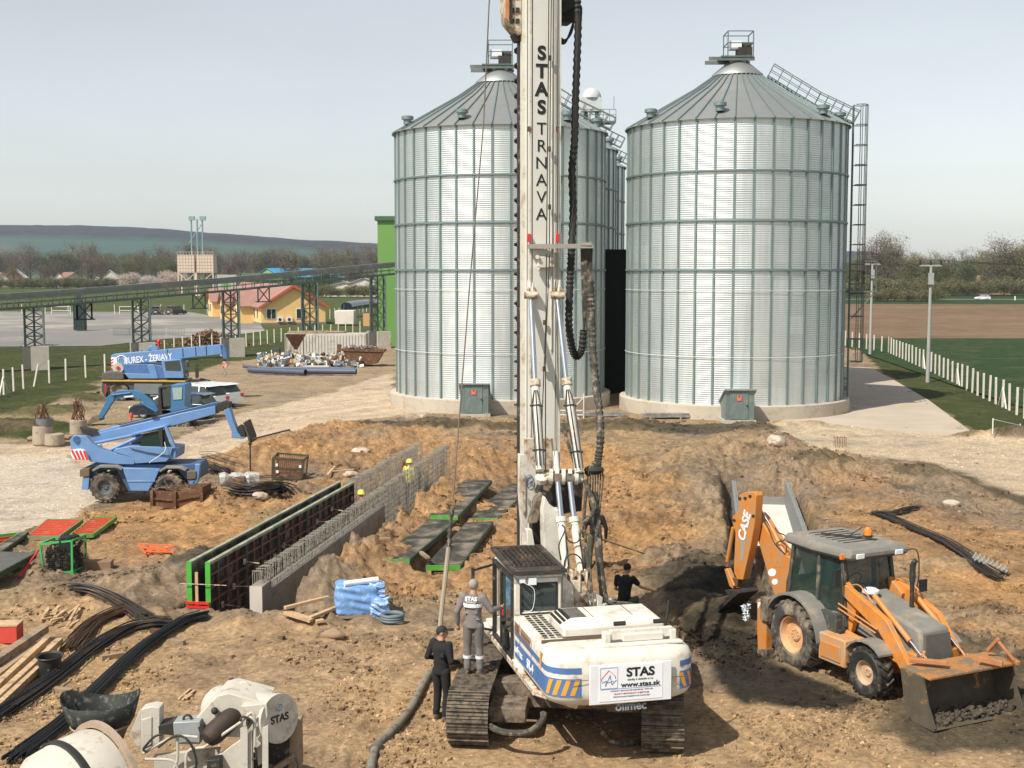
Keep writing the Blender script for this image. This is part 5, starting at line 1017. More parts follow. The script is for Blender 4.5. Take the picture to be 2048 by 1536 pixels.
# raising cylinders
for (t0, t1, t2, yb) in (((1062, 600), (1070, 762), (1080, 940), 24.95), ((1115, 600), (1133, 760), (1158, 945), 24.9)):
    f_ = (t1[1]-t0[1])/(t2[1]-t0[1]); ym = 26.3+(yb-26.3)*f_; A1 = at(*t0, 26.3); B1 = at(*t1, ym); C1 = at(*t2, yb); a = MB(); a.tube([A1, B1], .052, 14); ro_ = a.obj('cylinder_rod', chrome, rig)
    a = MB(); a.tube([B1, C1], .082, 16); cyl = a.obj('raising_cylinder', white, rig)
    a = MB(); a.tube([B1+(B1-C1)*.012, B1+(C1-B1)*.06], .11, 14); a.obj('cylinder_gland', rustw, cyl)
    a = MB()
    for f2 in (.28, .78): q = B1.lerp(C1, f2); a.tube([q+Vector((-.13, -.02, 0)), q+Vector((.13, -.02, 0))], .022, 6); a.tube([q, q+(C1-B1)*.015], .095, 12)
    for dx in (-.09, .0, .09): a.tube([B1.lerp(C1, .1)+Vector((dx*.3, -.09, 0)), B1.lerp(C1, .28)+Vector((dx, -.09, 0)), C1+Vector((dx*.8, -.09, .1))], .012, 5)
    a.obj('hydraulic_pipe', dark, cyl)
    a = MB(); q = A1+Vector((0, 0, .1)); a.tube([q+Vector((-.14, -.02, 0)), q+Vector((.14, -.02, 0))], .075, 12); a.box(q+Vector((-.06, .1, .05)), (.04, .25, .22)); a.box(q+Vector((.06, .1, .05)), (.04, .25, .22)); a.obj('clevis', rustw, rig)
for x in (1061, 1115): a = MB(); a.beam(at(x, 560, 26.4), at(x, 590, 26.35), .13, .1); a.obj('mast_lug', white, rig, bevel=.015)
# mast carriage and articulated arm
def slb(name, yy, poly, th, m_, yaw=13, bev=.012, k=None, par=rig, xx=0):
    q = at(1100, 1000, yy); pl = Plane(Vector((q.x, yy, 0)), R(yaw)); a = MB(); a.slab(pl, poly if k is None else KL_(k, poly), -th/2, th/2); return a.obj(name, m_, par, bevel=bev)
k1 = K(960, 840, 3.841)
sp_ = slb('foot_side_plate', 25.7, [(300, 262), (345, 268), (430, 380), (442, 500), (425, 620), (345, 870), (318, 800), (300, 560)], .14, white, k=k1)
pq = Plane(Vector((at(1100, 1000, 25.6).x, 25.6, 0)), R(13)); q = pq.pt(*k1(380, 470)); cx_ = [q+Vector((.075*math.cos(t)*.97, .075*math.cos(t)*.22, .125*math.sin(t))) for t in np.linspace(0, 6.28, 25)]
a = MB(); a.tube(cx_, .009, 5, cap=False); a.tube([q+Vector((.03, 0, .06)), q+Vector((-.025, -.01, .01)), q+Vector((.03, -.01, .0)), q+Vector((-.02, 0, -.06))], .008, 5); a.obj('badge', blue_s, sp_)
text('lettering', '16', .2, mat('faded_lettering', (.22, .24, .27)), sp_, frame(pq.pt(*k1(392, 630)), pq.u, (0, 0, 1)), depth=.003)
slb('foot_recess', 25.6, [(335, 400), (350, 430), (350, 700), (338, 740), (328, 700), (328, 430)], .012, rustw, k=k1, bev=0)
slb('mast_foot', 26.2, [(345, 140), (575, 140), (590, 250), (560, 400), (345, 400)], .1, rustw, k=k1)
slb('link_plate', 25.0, [(490, 420), (560, 395), (575, 470), (530, 550), (498, 540)], .12, rustw, k=k1)
a = MB(); A1 = at(*k1(465, 440), 25.0); B1 = at(*k1(790, 450), 25.0); a.tube([A1, B1], .085, 16)
for x in (545, 590, 640, 690, 740): q = at(*k1(x, 435), 25.0); a.tube([q-(B1-A1).normalized()*.035, q+(B1-A1).normalized()*.035], .155, 16)
a.tube([at(*k1(580, 250), 25.5), at(*k1(590, 400), 25.1)], .06, 10); a.tube([at(*k1(465, 470), 24.95), at(*k1(470, 440), 24.9)], .12, 10); a.obj('pivot_shaft', white, rig)
slb('dark_gearbox', 25.5, [(520, 400), (800, 400), (780, 700), (640, 720), (540, 650), (440, 560)], .3, dark, k=k1)
slb('slew_arm', 24.75, [(500, 590), (530, 640), (570, 690), (640, 690), (650, 760), (640, 1230), (590, 1190), (505, 1120), (485, 800), (480, 690)], .3, white, k=k1)
slb('slew_arm', 24.9, [(430, 600), (480, 560), (490, 640), (440, 790), (380, 800)], .2, mud, k=k1)
slb('lower_link', 24.95, [(360, 840), (400, 840), (440, 1080), (370, 1080)], .18, white, k=k1)
slb('lower_frame', 25.2, [(400, 800), (495, 760), (500, 1100), (440, 1100)], .3, dark, k=k1)
for (r0, r1, r2) in (((598, 480), (622, 752), (668, 1190)), ((690, 480), (722, 752), (786, 1190))):
    A1 = at(*k1(*r0), 24.85); B1 = at(*k1(*r1), 24.55); C1 = at(*k1(*r2), 24.1); a = MB(); a.tube([A1, B1], .055, 14); a.obj('cylinder_rod', chrome, rig); a = MB(); a.tube([B1, C1], .085, 16); a.tube([B1+(B1-C1)*.01, B1+(C1-B1)*.08], .105, 14); cy_ = a.obj('arm_cylinder', white, rig)
    a = MB(); q = at(*k1(r0[0]-2, r0[1]-40), 24.9); a.box(q, (.12, .12, .16)); q = C1; a.box(q+Vector((-.0, 0, .02)), (.15, .14, .16)); a.box(B1+Vector((0, -.08, -.15)), (.12, .08, .1)); a.obj('hose_union', mud, cy_)
    a = MB(); a.tube([B1+Vector((.06, -.09, -.1)), C1+Vector((.04, -.09, .1))], .016, 6); a.obj('hydraulic_pipe', dark, cy_)
for x in (1128, 1141, 1156, 1170): a = MB(); a.box(at(x, 1160, 24.0), (.045, .3, .42), Matrix.Rotation(R(13), 3, 'Z')); a.obj('boom_lug', rustw, rig, bevel=.02)
slb('boom_base', 23.75, [(1126, 1150), (1146, 1170), (1152, 1250), (1122, 1255)], .35, white)
slb('boom_base', 23.9, [(1146, 1160), (1172, 1165), (1184, 1252), (1150, 1255)], .3, rustw)
slb('boom_base', 23.6, [(1196, 1190), (1206, 1195), (1202, 1245), (1192, 1240)], .12, white)
# coils of hose lying on the deck
for i in range(12):
    cxx, cyy = 1243+i*1.5+random.uniform(-6, 6), 1222+random.uniform(-4, 4); rx = 34-i*1.5; pts_ = []
    for t in np.linspace(0, 6.28*.9, 12): pts_.append(at(cxx+rx*math.cos(t+2), cyy+12*math.sin(t+2)+random.uniform(-1, 1), 24.15-.35*math.sin(t+2)*1.2))
    a = MB(); a.tube(arc(pts_, 3), .035, 7); a.obj('hose_coil', hose_m, rig)
for i in range(8): hose('hose', [(1205+i*2, 1198+i, 24.3), (1225+i*2, 1208+i*3, 24.1), (1245, 1225+i*2, 23.9), (1215+i*5, 1240, 23.7)], .028, hose_m)
a = MB(); a.ball(at(1212, 1236, 23.4), (.13, .12, .1), 8, 5); a.obj('rusty_drum', rust, rig)
hose('hose', [(980, 1452, 21.6), (1000, 1462, 21.4), (1030, 1466, 21.3), (1062, 1462, 21.2), (1085, 1440, 21.3), (1086, 1425, 21.4)], .055, hose_m)
hose('hose', [(1205, 1465, 22), (1225, 1482, 21.8), (1262, 1486, 21.8), (1292, 1478, 22)], .05, hose_m)
# auxiliary hoist rope with weight, in front of the left silo
a = MB(); P0 = at(980, -30, 27.2); P1 = at(967, 250, 27); P2 = at(940, 560, 26.4); P3 = at(906, 1000, 25.2); a.tube([P0, P1, P2, P3], .016, 6); hr_ = a.obj('hoist_rope', mat('old_rope', (.14, .12, .1), .8), rig)
a = MB(); a.tube([at(905, 1014, 25.2), at(902, 1034, 25.2)], .05, 10); a.tube([at(903, 1036, 25.2), at(899, 1060, 25.1), at(898, 1095, 25)], .03, 6)
for i in range(4): a.ball(at(899, 1062+i*11, 25.1), (.055, .04, .06), 8, 5)
a.obj('rope_weight', hose_m, hr_); a = MB(); a.tube([at(897, 1095, 25), at(890, 1160, 24.8), at(881, 1240, 24.4), at(879, 1290, 24.2)], .045, 8); a.obj('lifting_sling', mat('sling_beige', (.3, .25, .19), .85), hr_)
# ================================================================ backhoe loader
BX, BY = 6.78, 26.85; HB = R(-64)
bk = thing('backhoe_loader', 'orange backhoe loader with dusty grey roof, beacon and mud-caked front bucket', 'backhoe loader', (BX, BY, .4), R(206))
PB = Plane((BX, BY, .4), HB)      # side-on plane through the machine's middle; off<0 is the side we see
kA = K(1400, 940, 5.12); kB = K(1480, 1060, 3.606)
def lb(name, boxes, m_, par=bk, bevel=.015, **k):
    a = MB()
    for b in boxes: a.bb(*b)
    return a.obj(name, m_, par, world=False, bevel=bevel, **k)
def sb(name, kk, pts_, o0, o1, m_, par=bk, bevel=.012, **k): a = MB(); a.slab(PB, KL_(kk, pts_), o0, o1); return a.obj(name, m_, par, bevel=bevel, **k)
wheel(bk, (.93, 0, .70), (1, 0, 0), .70, .46, .38, mat('dusty_orange_rim', (.62, .33, .15), .7, 0, .15, 4, DUST, 3, (.45, .65)), lugs=20)
wheel(bk, (-.93, 0, .70), (-1, 0, 0), .70, .46, .38, orange, lugs=20)
wheel(bk, (.88, 2.12, .48), (1, 0, 0), .48, .33, .24, mat('mud_rim', (.5, .34, .22), .8, 0, .2, 4), mat('wet_tyre', (.028, .028, .027), .5, 0, .25, 5, (.2, .16, .12), 2.5, (.52, .7), .4, 20), lugs=18)
wheel(bk, (-.88, 2.12, .48), (-1, 0, 0), .48, .33, .24, mat('mud_rim', (0, 0, 0)), lugs=18)
lb('chassis', [(-.35, .35, -.9, 3.0, .45, 1.05), (-.8, .8, -.15, .15, .55, .85), (-.75, .75, 2.02, 2.22, .4, .58), (-.95, .95, -1.15, -.85, .35, 1.0), (-.55, .55, 2.7, 3.0, .5, 1.0)], orange)
tb = lb('toolbox', [(.55, 1.08, .82, 1.62, .42, .98)], mat('dusty_orange', (.56, .27, .10), .6, 0, .15, 3, DUST, 3, (.45, .62)), bevel=.03)
lb('toolbox_lid', [(1.08, 1.10, .9, 1.5, .5, .82)], orange, tb)
lb('step', [(.5, .85, .7, 1.2, .98, 1.06), (.5, 1.0, .58, .78, .6, .68)], dark)
# cab
lb('cab_floor', [(-.72, .72, -.55, 1.15, 1.0, 1.32)], mat('cab_lower', (.05, .052, .05), .6, 0, .2, 5, DUST, 3, (.5, .7)))
a = MB(); ZT = 2.5
fr_ = [(-.74, -.6), (.74, -.6), (.76, .38), (.66, 1.15), (-.66, 1.15), (-.76, .38)]; tp_ = [(-.68, -.5), (.68, -.5), (.7, .36), (.6, .95), (-.6, .95), (-.7, .36)]
for (x0, y0), (x1, y1) in zip(fr_, tp_): a.beam((x0, y0, 1.1), (x1, y1, ZT), .08)
for z, P_ in ((1.32, fr_), (ZT-.05, tp_)):
    for i in range(6): q = P_[i]; r_ = P_[(i+1) % 6]; a.beam((q[0], q[1], z), (r_[0], r_[1], z), .07)
a.beam((.70, .38, 1.1), (.72, 1.1, 1.1), .3, .5); cabk = a.obj('cab_frame', mat('cab_frame_paint', (.06, .065, .06), .55, 0, .2, 5, DUST, 3, (.52, .7)), bk, world=False, bevel=.01)
a = MB()
gl = D.materials.new('cab_glass'); gl.use_nodes = True; nn_ = gl.node_tree.nodes; b_ = nn_['Principled BSDF']; b_.inputs['Base Color'].default_value = (.02, .045, .04, 1); b_.inputs['Roughness'].default_value = .05; b_.inputs['Alpha'].default_value = .72
def pane(mb, P0, P1, P2, P3): mb.add([P0, P1, P2, P3], [(0, 1, 2, 3)])
for i in (0, 1, 2, 3, 4, 5):
    q0, q1, r0, r1 = fr_[i], fr_[(i+1) % 6], tp_[i], tp_[(i+1) % 6]; a = MB(); pane(a, (q0[0], q0[1], 1.34), (q1[0], q1[1], 1.34), (r1[0], r1[1], ZT-.06), (r0[0], r0[1], ZT-.06)); a.obj('cab_window', gl, cabk, world=False, smooth=0)
lb('seat', [(-.28, .28, -.15, .35, 1.3, 1.62)], mat('seat_red', (.25, .03, .03), .8), cabk, bevel=.05); lb('seat_back', [(-.26, .26, -.25, -.1, 1.6, 2.2)], dark, cabk, bevel=.05)
lb('dashboard', [(-.3, .3, .8, 1.0, 1.3, 1.75)], mat('dash_blue', (.03, .06, .14), .5), cabk, bevel=.03)
a = MB(); a.beam((0, .8, 1.7), (0, .62, 1.85), .05); a.tube([(.18*math.cos(t), .6+.07*math.sin(t), 1.87+.16*math.sin(t)) for t in np.linspace(0, 6.28, 17)], .014, 6); a.obj('steering_wheel', black, cabk, world=False)
grr = mat('dusty_grey_paint', (.19, .185, .165), .8, 0, .15, 3, DUST, 2, (.5, .7), .2)
a = MB(); lv = [(2.46, 0), (2.52, .06), (2.60, .06), (2.68, 0), (2.71, -.2)]; bs_ = [(-.72, -.68), (.72, -.68), (.80, .3), (.70, 1.28), (-.70, 1.28), (-.80, .3)]
vs = [(x*(1+i_), (y-.3)*(1+i_)+.3, z) for z, i_ in lv for x, y in bs_]
a.add(vs, [(k*6+j, k*6+(j+1) % 6, (k+1)*6+(j+1) % 6, (k+1)*6+j) for k in range(4) for j in range(6)]+[tuple(range(6))[::-1], tuple(24+j for j in range(6))]); rf_ = a.obj('roof', grr, bk, world=False, bevel=.02)
a = MB()
for i in range(7): y = -.3+i*.18; a.bb(-.45, .45, y-.012, y+.012, 2.71, 2.722)
a.beam((.3, -.1, 2.74), (-.3, .9, 2.74), .03); a.tube([(-.1, .3, 2.72), (-.25, .55, 2.95)], .01, 5); a.obj('roof_groove', dark, rf_, world=False, smooth=0)
a = MB(); a.lathe([(.09, 0), (.09, .05)], 14, Matrix.Translation((-.42, .5, 2.7))); bc = a.obj('beacon', black, rf_, world=False); a = MB(); a.lathe([(.085, .05), (.085, .14), (.05, .2), (0, .21)], 14, Matrix.Translation((-.42, .5, 2.7))); a.obj('beacon_lens', amber, bc, world=False)
for x in (.5, -.5): a = MB(); a.bb(x-.1, x+.1, 1.30, 1.36, 2.5, 2.6); a.obj('headlight', plastic_w, rf_, world=False, bevel=.01)
a = MB(); a.bb(.52, .82, 1.1, 1.16, 2.48, 2.58); a.obj('indicator_lamp', amber, rf_, world=False)
a = MB(); a.bb(-.4, .4, 1.28, 1.33, 2.48, 2.6); a.obj('roof_visor', black, rf_, world=False)
a = MB(); a.beam((.75, 1.05, 2.3), (.95, 1.2, 2.2), .02); a.bb(.88, 1.02, 1.18, 1.22, 1.95, 2.3); a.obj('mirror', black, cabk, world=False)
# rear mudguard over the big wheel
a = MB(); prf = []
for t in np.linspace(R(165), R(5), 14): prf.append((math.cos(t)*.86+.02, .70+math.sin(t)*.86))
for i in range(len(prf)-1):
    (y0, z0), (y1, z1) = prf[i], prf[i+1]; a.hexa([(.55, y0, z0-.03), (1.18, y0, z0-.03), (1.18, y1, z1-.03), (.55, y1, z1-.03), (.55, y0, z0+.02), (1.18, y0, z0+.02), (1.18, y1, z1+.02), (.55, y1, z1+.02)])
a.obj('mudguard', grr, bk, world=False); a = MB()
for i in range(len(prf)-1):
    (y0, z0), (y1, z1) = prf[i], prf[i+1]; a.hexa([(-1.18, y0, z0-.03), (-.55, y0, z0-.03), (-.55, y1, z1-.03), (-1.18, y1, z1-.03), (-1.18, y0, z0+.02), (-.55, y0, z0+.02), (-.55, y1, z1+.02), (-1.18, y1, z1+.02)])
a.obj('mudguard', grr, bk, world=False)
for s_ in (-1, 1):
    a = MB(); pf_ = [(2.12+math.cos(t)*.62, .48+math.sin(t)*.62) for t in np.linspace(R(175), R(45), 9)]
    for i in range(len(pf_)-1):
        (y0, z0), (y1, z1) = pf_[i], pf_[i+1]; x0, x1 = sorted((s_*.68, s_*1.06)); a.hexa([(x0, y0, z0-.02), (x1, y0, z0-.02), (x1, y1, z1-.02), (x0, y1, z1-.02), (x0, y0, z0+.02), (x1, y0, z0+.02), (x1, y1, z1+.02), (x0, y1, z1+.02)])
    a.obj('front_mudguard', grr, bk, world=False)
# bonnet
a = MB(); a.hexa([Vector(q) for q in ((-.46, 1.1, .95), (.46, 1.1, .95), (.42, 3.0, .8), (-.42, 3.0, .8), (-.42, 1.1, 1.78), (.42, 1.1, 1.78), (.36, 2.9, 1.42), (-.36, 2.9, 1.42))]); bn = a.obj('bonnet', grr, bk, world=False, bevel=.06)
a = MB(); a.hexa([Vector(q) for q in ((-.34, 3.0, .62), (.34, 3.0, .62), (.34, 3.06, .62), (-.34, 3.06, .62), (-.3, 2.93, 1.34), (.3, 2.93, 1.34), (.3, 2.98, 1.34), (-.3, 2.98, 1.34))]); a.obj('grille', mat('grille_grey', (.10, .095, .085), .8, 0, .2, 5), bn, world=False)
a = MB(); a.lathe([(.13, 0), (.17, .04), (.17, .09), (.1, .13), (0, .14)], 16, Matrix.Translation((.22, 1.35, 1.76))); a.obj('air_cleaner_cap', plastic_w, bn, world=False)
a = MB(); a.tube([(-.25, 2.0, 1.6), (-.25, 2.0, 2.1)], .045, 10); a.tube([(-.25, 2.0, 2.1), (-.25, 2.0, 2.45)], .06, 10); a.tube([(-.25, 2.0, 2.45), (-.28, 2.05, 2.55)], .05, 8); a.obj('exhaust_stack', dark, bn, world=False)
a = MB(); a.tube(arc([(.35, 1.2, 1.75), (.38, 1.3, 1.95), (.3, 1.5, 1.7)], 4), .012, 5); a.tube(arc([(-.62, 1.15, 2.45), (-.8, 1.5, 2.6), (-.8, 1.6, 2.1), (-.7, 1.6, 1.7)], 4), .015, 5); a.bb(-1.0, -.8, 1.6, 1.63, 1.75, 2.0); a.obj('mirror', black, cabk, world=False)
dor = mat('worn_loader_orange', (.60, .22, .04), .6, 0, .2, 4, (.38, .23, .13), 3.5, (.5, .64), .1)
# loader arms
for s_ in (1, -1):
    x = s_*.62
    def pl_(pts_, w_, name, m_, xo=0, bev=.012):
        f = [(x+xo-w_/2, y, z) for y, z in pts_]; a = MB(); a.prism(f, (w_, 0, 0)); return a.obj(name, m_, bk, world=False, bevel=bev)
    pl_([(.95, 1.05), (1.25, 1.0), (1.45, 1.72), (1.05, 1.98), (.95, 1.9)], .12, 'loader_tower', dor, -.06*s_)
    pl_([(1.05, 1.9), (1.15, 1.96), (2.1, 1.62), (2.35, 1.52), (3.35, .42), (3.2, .3), (2.95, .5), (2.15, 1.25), (1.1, 1.72)], .12, 'loader_arm', dor, .03*s_)
    a = MB(); a.tube([(x+.05*s_, 1.2, 1.0), (x+.05*s_, 2.3, .85)], .055, 10); a.tube([(x+.05*s_, 2.3, .85), (x+.05*s_, 2.7, .78)], .03, 8); a.obj('lift_cylinder', orange, bk, world=False)
    a = MB(); a.tube([(x-.14*s_, 1.75, 1.85), (x-.14*s_, 2.75, 1.2)], .055, 12); tcy = a.obj('tilt_cylinder', orange, bk, world=False); a = MB(); a.tube([(x-.14*s_, 2.75, 1.2), (x-.14*s_, 3.1, .97)], .03, 10); a.obj('cylinder_rod', chrome, tcy, world=False)
    pl_([(3.0, 1.02), (3.1, 1.02), (3.3, .55), (3.2, .5)], .05, 'tilt_link', rust, -.1*s_); pl_([(3.05, 1.05), (3.15, 1.0), (3.5, .75), (3.45, .68)], .05, 'tilt_link', orange, -.16*s_)
    a = MB(); a.tube(arc([(x-.05*s_, 1.2, 1.95), (x, 1.5, 2.0), (x+.02*s_, 1.9, 1.75)], 4), .014, 5); a.tube([(x+.12*s_, 1.0, 1.55), (x+.12*s_, 2.15, 1.3)], .018, 6); a.tube([(x+.12*s_, 1.0, 1.45), (x+.12*s_, 2.1, 1.22)], .018, 6); a.obj('hydraulic_pipe', orange, bk, world=False)
# bucket
bm_ = mat('bucket_mud', (.085, .07, .05), .85, .05, .3, 4, (.48, .21, .05), 2.4, (.60, .68), .4)
prof = [(3.3, .88), (3.38, .45), (3.42, .2), (3.62, .05), (4.15, .0)]; pin = [(y+.05, z+.03) for y, z in prof]
a = MB(); f = prof+pin[::-1]
a.prism([(-1.0, y, z) for y, z in f], (2.16, 0, 0)); bu = a.obj('loader_bucket', bm_, bk, world=False)
for s_ in (-1, 1):
    a = MB(); a.prism([(.08+s_*1.07, y, z) for y, z in [(3.28, .92), (3.38, .42), (3.45, .15), (3.62, .02), (4.16, 0), (4.18, .06), (3.98, .45), (3.85, .9)]], (s_*.04, 0, 0)); a.obj('bucket_side', bm_, bu, world=False)
a = MB(); a.prism([(-1.0, y, z) for y, z in [(3.26, .9), (3.28, .96), (4.0, .93), (4.0, .88)]], (2.16, 0, 0)); a.obj('bucket_clam', mat('clam_orange', (.42, .18, .05), .7, 0, .25, 4, (.16, .12, .08), 4, (.46, .56), .2), bu, world=False, bevel=.01)
a = MB(); a.beam((-.75, 3.5, 1.05), (-.75, 3.75, 1.35), .07); a.beam((-.75, 3.75, 1.3), (-.85, 4.05, 1.0), .05); a.beam((-.95, 3.8, 1.0), (-.85, 4.15, .97), .08); a.beam((1.0, 3.3, 1.06), (.5, 3.75, 1.05), .12, .08); a.beam((-.2, 3.8, 1.06), (-.45, 4.15, 1.02), .1); a.obj('fold_over_fork', mat('rust_orange', (.4, .17, .07), .8, 0, .25, 4), bu, world=False, bevel=.01)
a = MB(); nb = 60
for i in range(700): q_ = random.uniform(.012, .02)+random.random()**3*.09; a.box((random.uniform(-.95, 1.1), random.uniform(3.45, 4.1), .05+random.random()*.10), (q_, q_*.8, q_*.7), Euler((random.random()*3, random.random()*3, random.random()*3)).to_matrix())
a.obj('soil_load', mat('wet_soil', (.07, .055, .04), .9, 0, .3, 3), bu, world=False)
# digging arm: traced in its own plane
bo = sb('boom', kA, [(525, 455), (560, 440), (600, 480), (650, 560), (760, 730), (840, 850), (928, 905), (915, 1010), (880, 1150), (868, 1395), (800, 1410), (745, 1230), (690, 1050), (600, 740), (540, 590)], -.18, .12, orange)
sb('boom_patch', kA, [(690, 900), (850, 890), (870, 990), (720, 1005)], -.184, -.181, mat('worn_orange', (.5, .22, .07), .6, 0, .2, 6), bo, 0)
for cx, cy, r_ in ((737, 1050, 40), (765, 1145, 30)): sb('white_disc', kA, [(cx+r_*math.cos(t), cy+r_*math.sin(t)) for t in np.linspace(0, 6.28, 20)[:-1]], -.188, -.181, letterw, bo, 0)
dp = sb('dipper_stick', kA, [(400, 255), (470, 225), (525, 225), (560, 225), (575, 260), (556, 560), (545, 620), (520, 760), (440, 1125), (380, 1120), (350, 1060), (345, 1010), (362, 640), (330, 530), (335, 470), (390, 420), (400, 380), (390, 300)], -.42, -.22, orange)
sb('stripe', kA, [(420, 700), (470, 690), (440, 940), (410, 930)], -.424, -.421, mat('grey_stripe', (.3, .27, .24), .7), dp, 0)
for x, y in ((458, 288), (508, 268), (402, 292), (345, 515), (540, 470), (350, 1195)): sb('pin', kA, [(x+14*math.cos(t), y+14*math.sin(t)) for t in np.linspace(0, 6.28, 12)[:-1]], -.44, -.42, dark, dp, 0)
P0 = PB.pt(*kA(415, 720), -.43); P1 = PB.pt(*kA(487, 425), -.43); text('lettering', 'CASE', .36, letterw, dp, frame((P0+P1)/2+PB.u*.02, (P1-P0), (P1-P0).cross(PB.n)), depth=.003, bold=.01, fit=(P1-P0).length*.95)
def cyl(name, kk, p, q, r_, off, m_, par=bk): a = MB(); a.tube([PB.pt(*kk(*p), off), PB.pt(*kk(*q), off)], r_, 12); return a.obj(name, m_, par)
c1 = cyl('dipper_cylinder', kA, (725, 575), (872, 862), .055, -.1, orange); cyl('cylinder_rod', kA, (548, 285), (725, 575), .027, -.1, chrome, c1)
c2 = cyl('bucket_cylinder', kA, (342, 590), (282, 935), .05, -.34, orange); cyl('cylinder_rod', kA, (282, 935), (268, 985), .03, -.34, chrome, c2)
sb('bucket_link', kA, [(248, 1015), (275, 1005), (345, 1180), (365, 1210), (330, 1215), (300, 1190)], -.42, -.3, orange); sb('bucket_link', kA, [(330, 1100), (390, 1120), (370, 1240), (330, 1220)], -.38, -.26, rust)
sb('digging_bucket', kA, [(345, 1230), (250, 1230), (300, 1310), (190, 1390), (95, 1480), (75, 1540), (160, 1530), (190, 1450), (320, 1330), (400, 1260), (380, 1240)], -.62, -.05, mat('black_bucket', (.03, .025, .022), .7, .1, .3, 6))
sb('swing_post', kA, [(540, 780), (600, 800), (720, 1100), (800, 1400), (760, 1440), (640, 1200), (560, 900)], .12, .3, mud)
a = MB(); 
for pts_ in ([(520, 240), (470, 340), (500, 430), (580, 450)], [(330, 390), (310, 450), (345, 560)], [(770, 590), (800, 640), (870, 670), (860, 720), (810, 730)], [(600, 440), (680, 560), (760, 740), (870, 860)], [(780, 760), (820, 730), (880, 770), (880, 850)], [(340, 600), (365, 640), (350, 760)]): a.tube(arc([PB.pt(*kA(*p), -.2) for p in pts_], 5), .013, 6)
a.obj('hydraulic_hose', black, bk)
# stabiliser post and reflective plate
sb('stabiliser_leg', kB, [(125, 500), (190, 500), (190, 690), (185, 950), (130, 950), (122, 700)], -1.12, -.95, orange); sb('stabiliser_shoe', kB, [(120, 860), (190, 860), (190, 965), (130, 965)], -1.14, -.93, mud)
sb('warning_plate', kB, [(128, 520), (155, 520), (128, 570)], -1.124, -1.121, letterw, bevel=0)
lb('side_hinge_block', [(.8, 1.2, -.95, -.7, .8, 1.3), (-1.2, .9, -1.05, -.9, .7, 1.0)], mud)
text('lettering', '580', .12, mat('sand_lettering', (.75, .5, .25), .6), bk, bk.matrix_basis @ frame((.80, .62, 1.22), (0, 1, 0), (0, 0, 1)), depth=.004, bold=.003)
a = MB()
for i in range(90):
    q = PB.pt(*kB(45+random.uniform(-22, 22), 590+random.uniform(-50, 60)), -1.0-random.random()*.2); d = Vector((random.gauss(0, 1), random.gauss(0, 1), random.gauss(0, 1)))*.035; e = d.orthogonal(); a.add([q, q+d, q+e*.8], [(0, 1, 2)])
solo('plastic_scrap', a, mat('plastic_scrap', (.55, .62, .65), .3), 'crumpled pale plastic scrap hanging beside the digger\'s stabiliser', 'plastic scrap', smooth=0)
# ================================================================ telehandler
k6 = K(130, 680, 4.266); TY = 47.6
th = thing('telehandler', 'blue rotating telescopic handler with long raised boom and striped counterweight', 'telehandler', (at(280, 995, TY).x, TY+1.1, .1))
PT = Plane((0, TY, 0), 0)
def st_(name, pts_, o0, o1, m_, par=th, bevel=.02, kk=k6, P=PT): a = MB(); a.slab(P, KL_(kk, pts_), o0, o1); return a.obj(name, m_, par, bevel=bevel)
for cx, cy in ((350, 1252), (900, 1255)):
    for off, s_ in ((.2, -1), (2.1, 1)): c = PT.pt(*k6(cx, cy), off); c = at(*k6(cx, cy), TY+off) if off < 1 else Vector((PT.pt(*k6(cx, cy), .2).x, TY+off, PT.pt(*k6(cx, cy), .2).z)); wheel(th, c, (0, s_, 0), .53, .4, .27, mat('blue_grey_hub', (.10, .115, .12), .7, 0, .2, 4), lugs=18, world=True)
st_('chassis', [(165, 1090), (230, 1060), (1130, 1060), (1150, 1100), (1140, 1190), (1030, 1190), (960, 1110), (840, 1110), (780, 1180), (720, 1290), (540, 1290), (480, 1180), (440, 1110), (300, 1110), (250, 1180), (190, 1190)], .25, 1.7, mat('chassis_blue', (.05, .10, .2), .6, 0, .2, 3), bevel=.02)
st_('side_panel', [(488, 1090), (808, 1100), (770, 1190), (710, 1290), (560, 1288), (525, 1195)], 0, .24, blue); st_('panel_fold', [(528, 1200), (768, 1195), (764, 1212), (533, 1216)], -.02, 0, blue)
for P_ in ([(225, 1110), (290, 1068), (440, 1068), (490, 1095), (485, 1115), (430, 1092), (300, 1092), (238, 1125)], [(800, 1115), (860, 1075), (980, 1080), (1035, 1105), (1030, 1125), (970, 1100), (865, 1100), (812, 1130)]): st_('mudguard', P_, -.05, .5, grr)
for P_ in ([(125, 1105), (208, 1095), (208, 1165), (125, 1168)], [(1040, 1120), (1118, 1120), (1118, 1185), (1040, 1190)]): st_('stabiliser_box', P_, -.1, 1.6, mat('brown_box', (.13, .1, .065), .8, 0, .2, 5))
for P_ in ([(150, 1170), (208, 1170), (200, 1280), (140, 1275)], [(1052, 1190), (1108, 1190), (1105, 1280), (1055, 1280)], [(1108, 1060), (1152, 1060), (1140, 1200), (1110, 1240)]): st_('stabiliser_leg', P_, -.05, .15, blue)
st_('turret_ring', [(490, 1040), (760, 1035), (760, 1070), (490, 1075)], .5, 1.9, dark)
st_('turret', [(42, 850), (70, 815), (180, 818), (235, 880), (300, 930), (560, 1000), (600, 1030), (590, 1062), (440, 1062), (215, 1040), (130, 930), (50, 930)], .1, .35, blue); st_('turret', [(180, 860), (240, 900), (560, 1000), (590, 1060), (300, 1045)], 1.6, 1.8, blue)
cwt = st_('counterweight', [(48, 960), (70, 935), (120, 932), (165, 945), (190, 1000), (190, 1028), (70, 1020), (48, 985)], -.05, 2.0, letterw, bevel=.03)
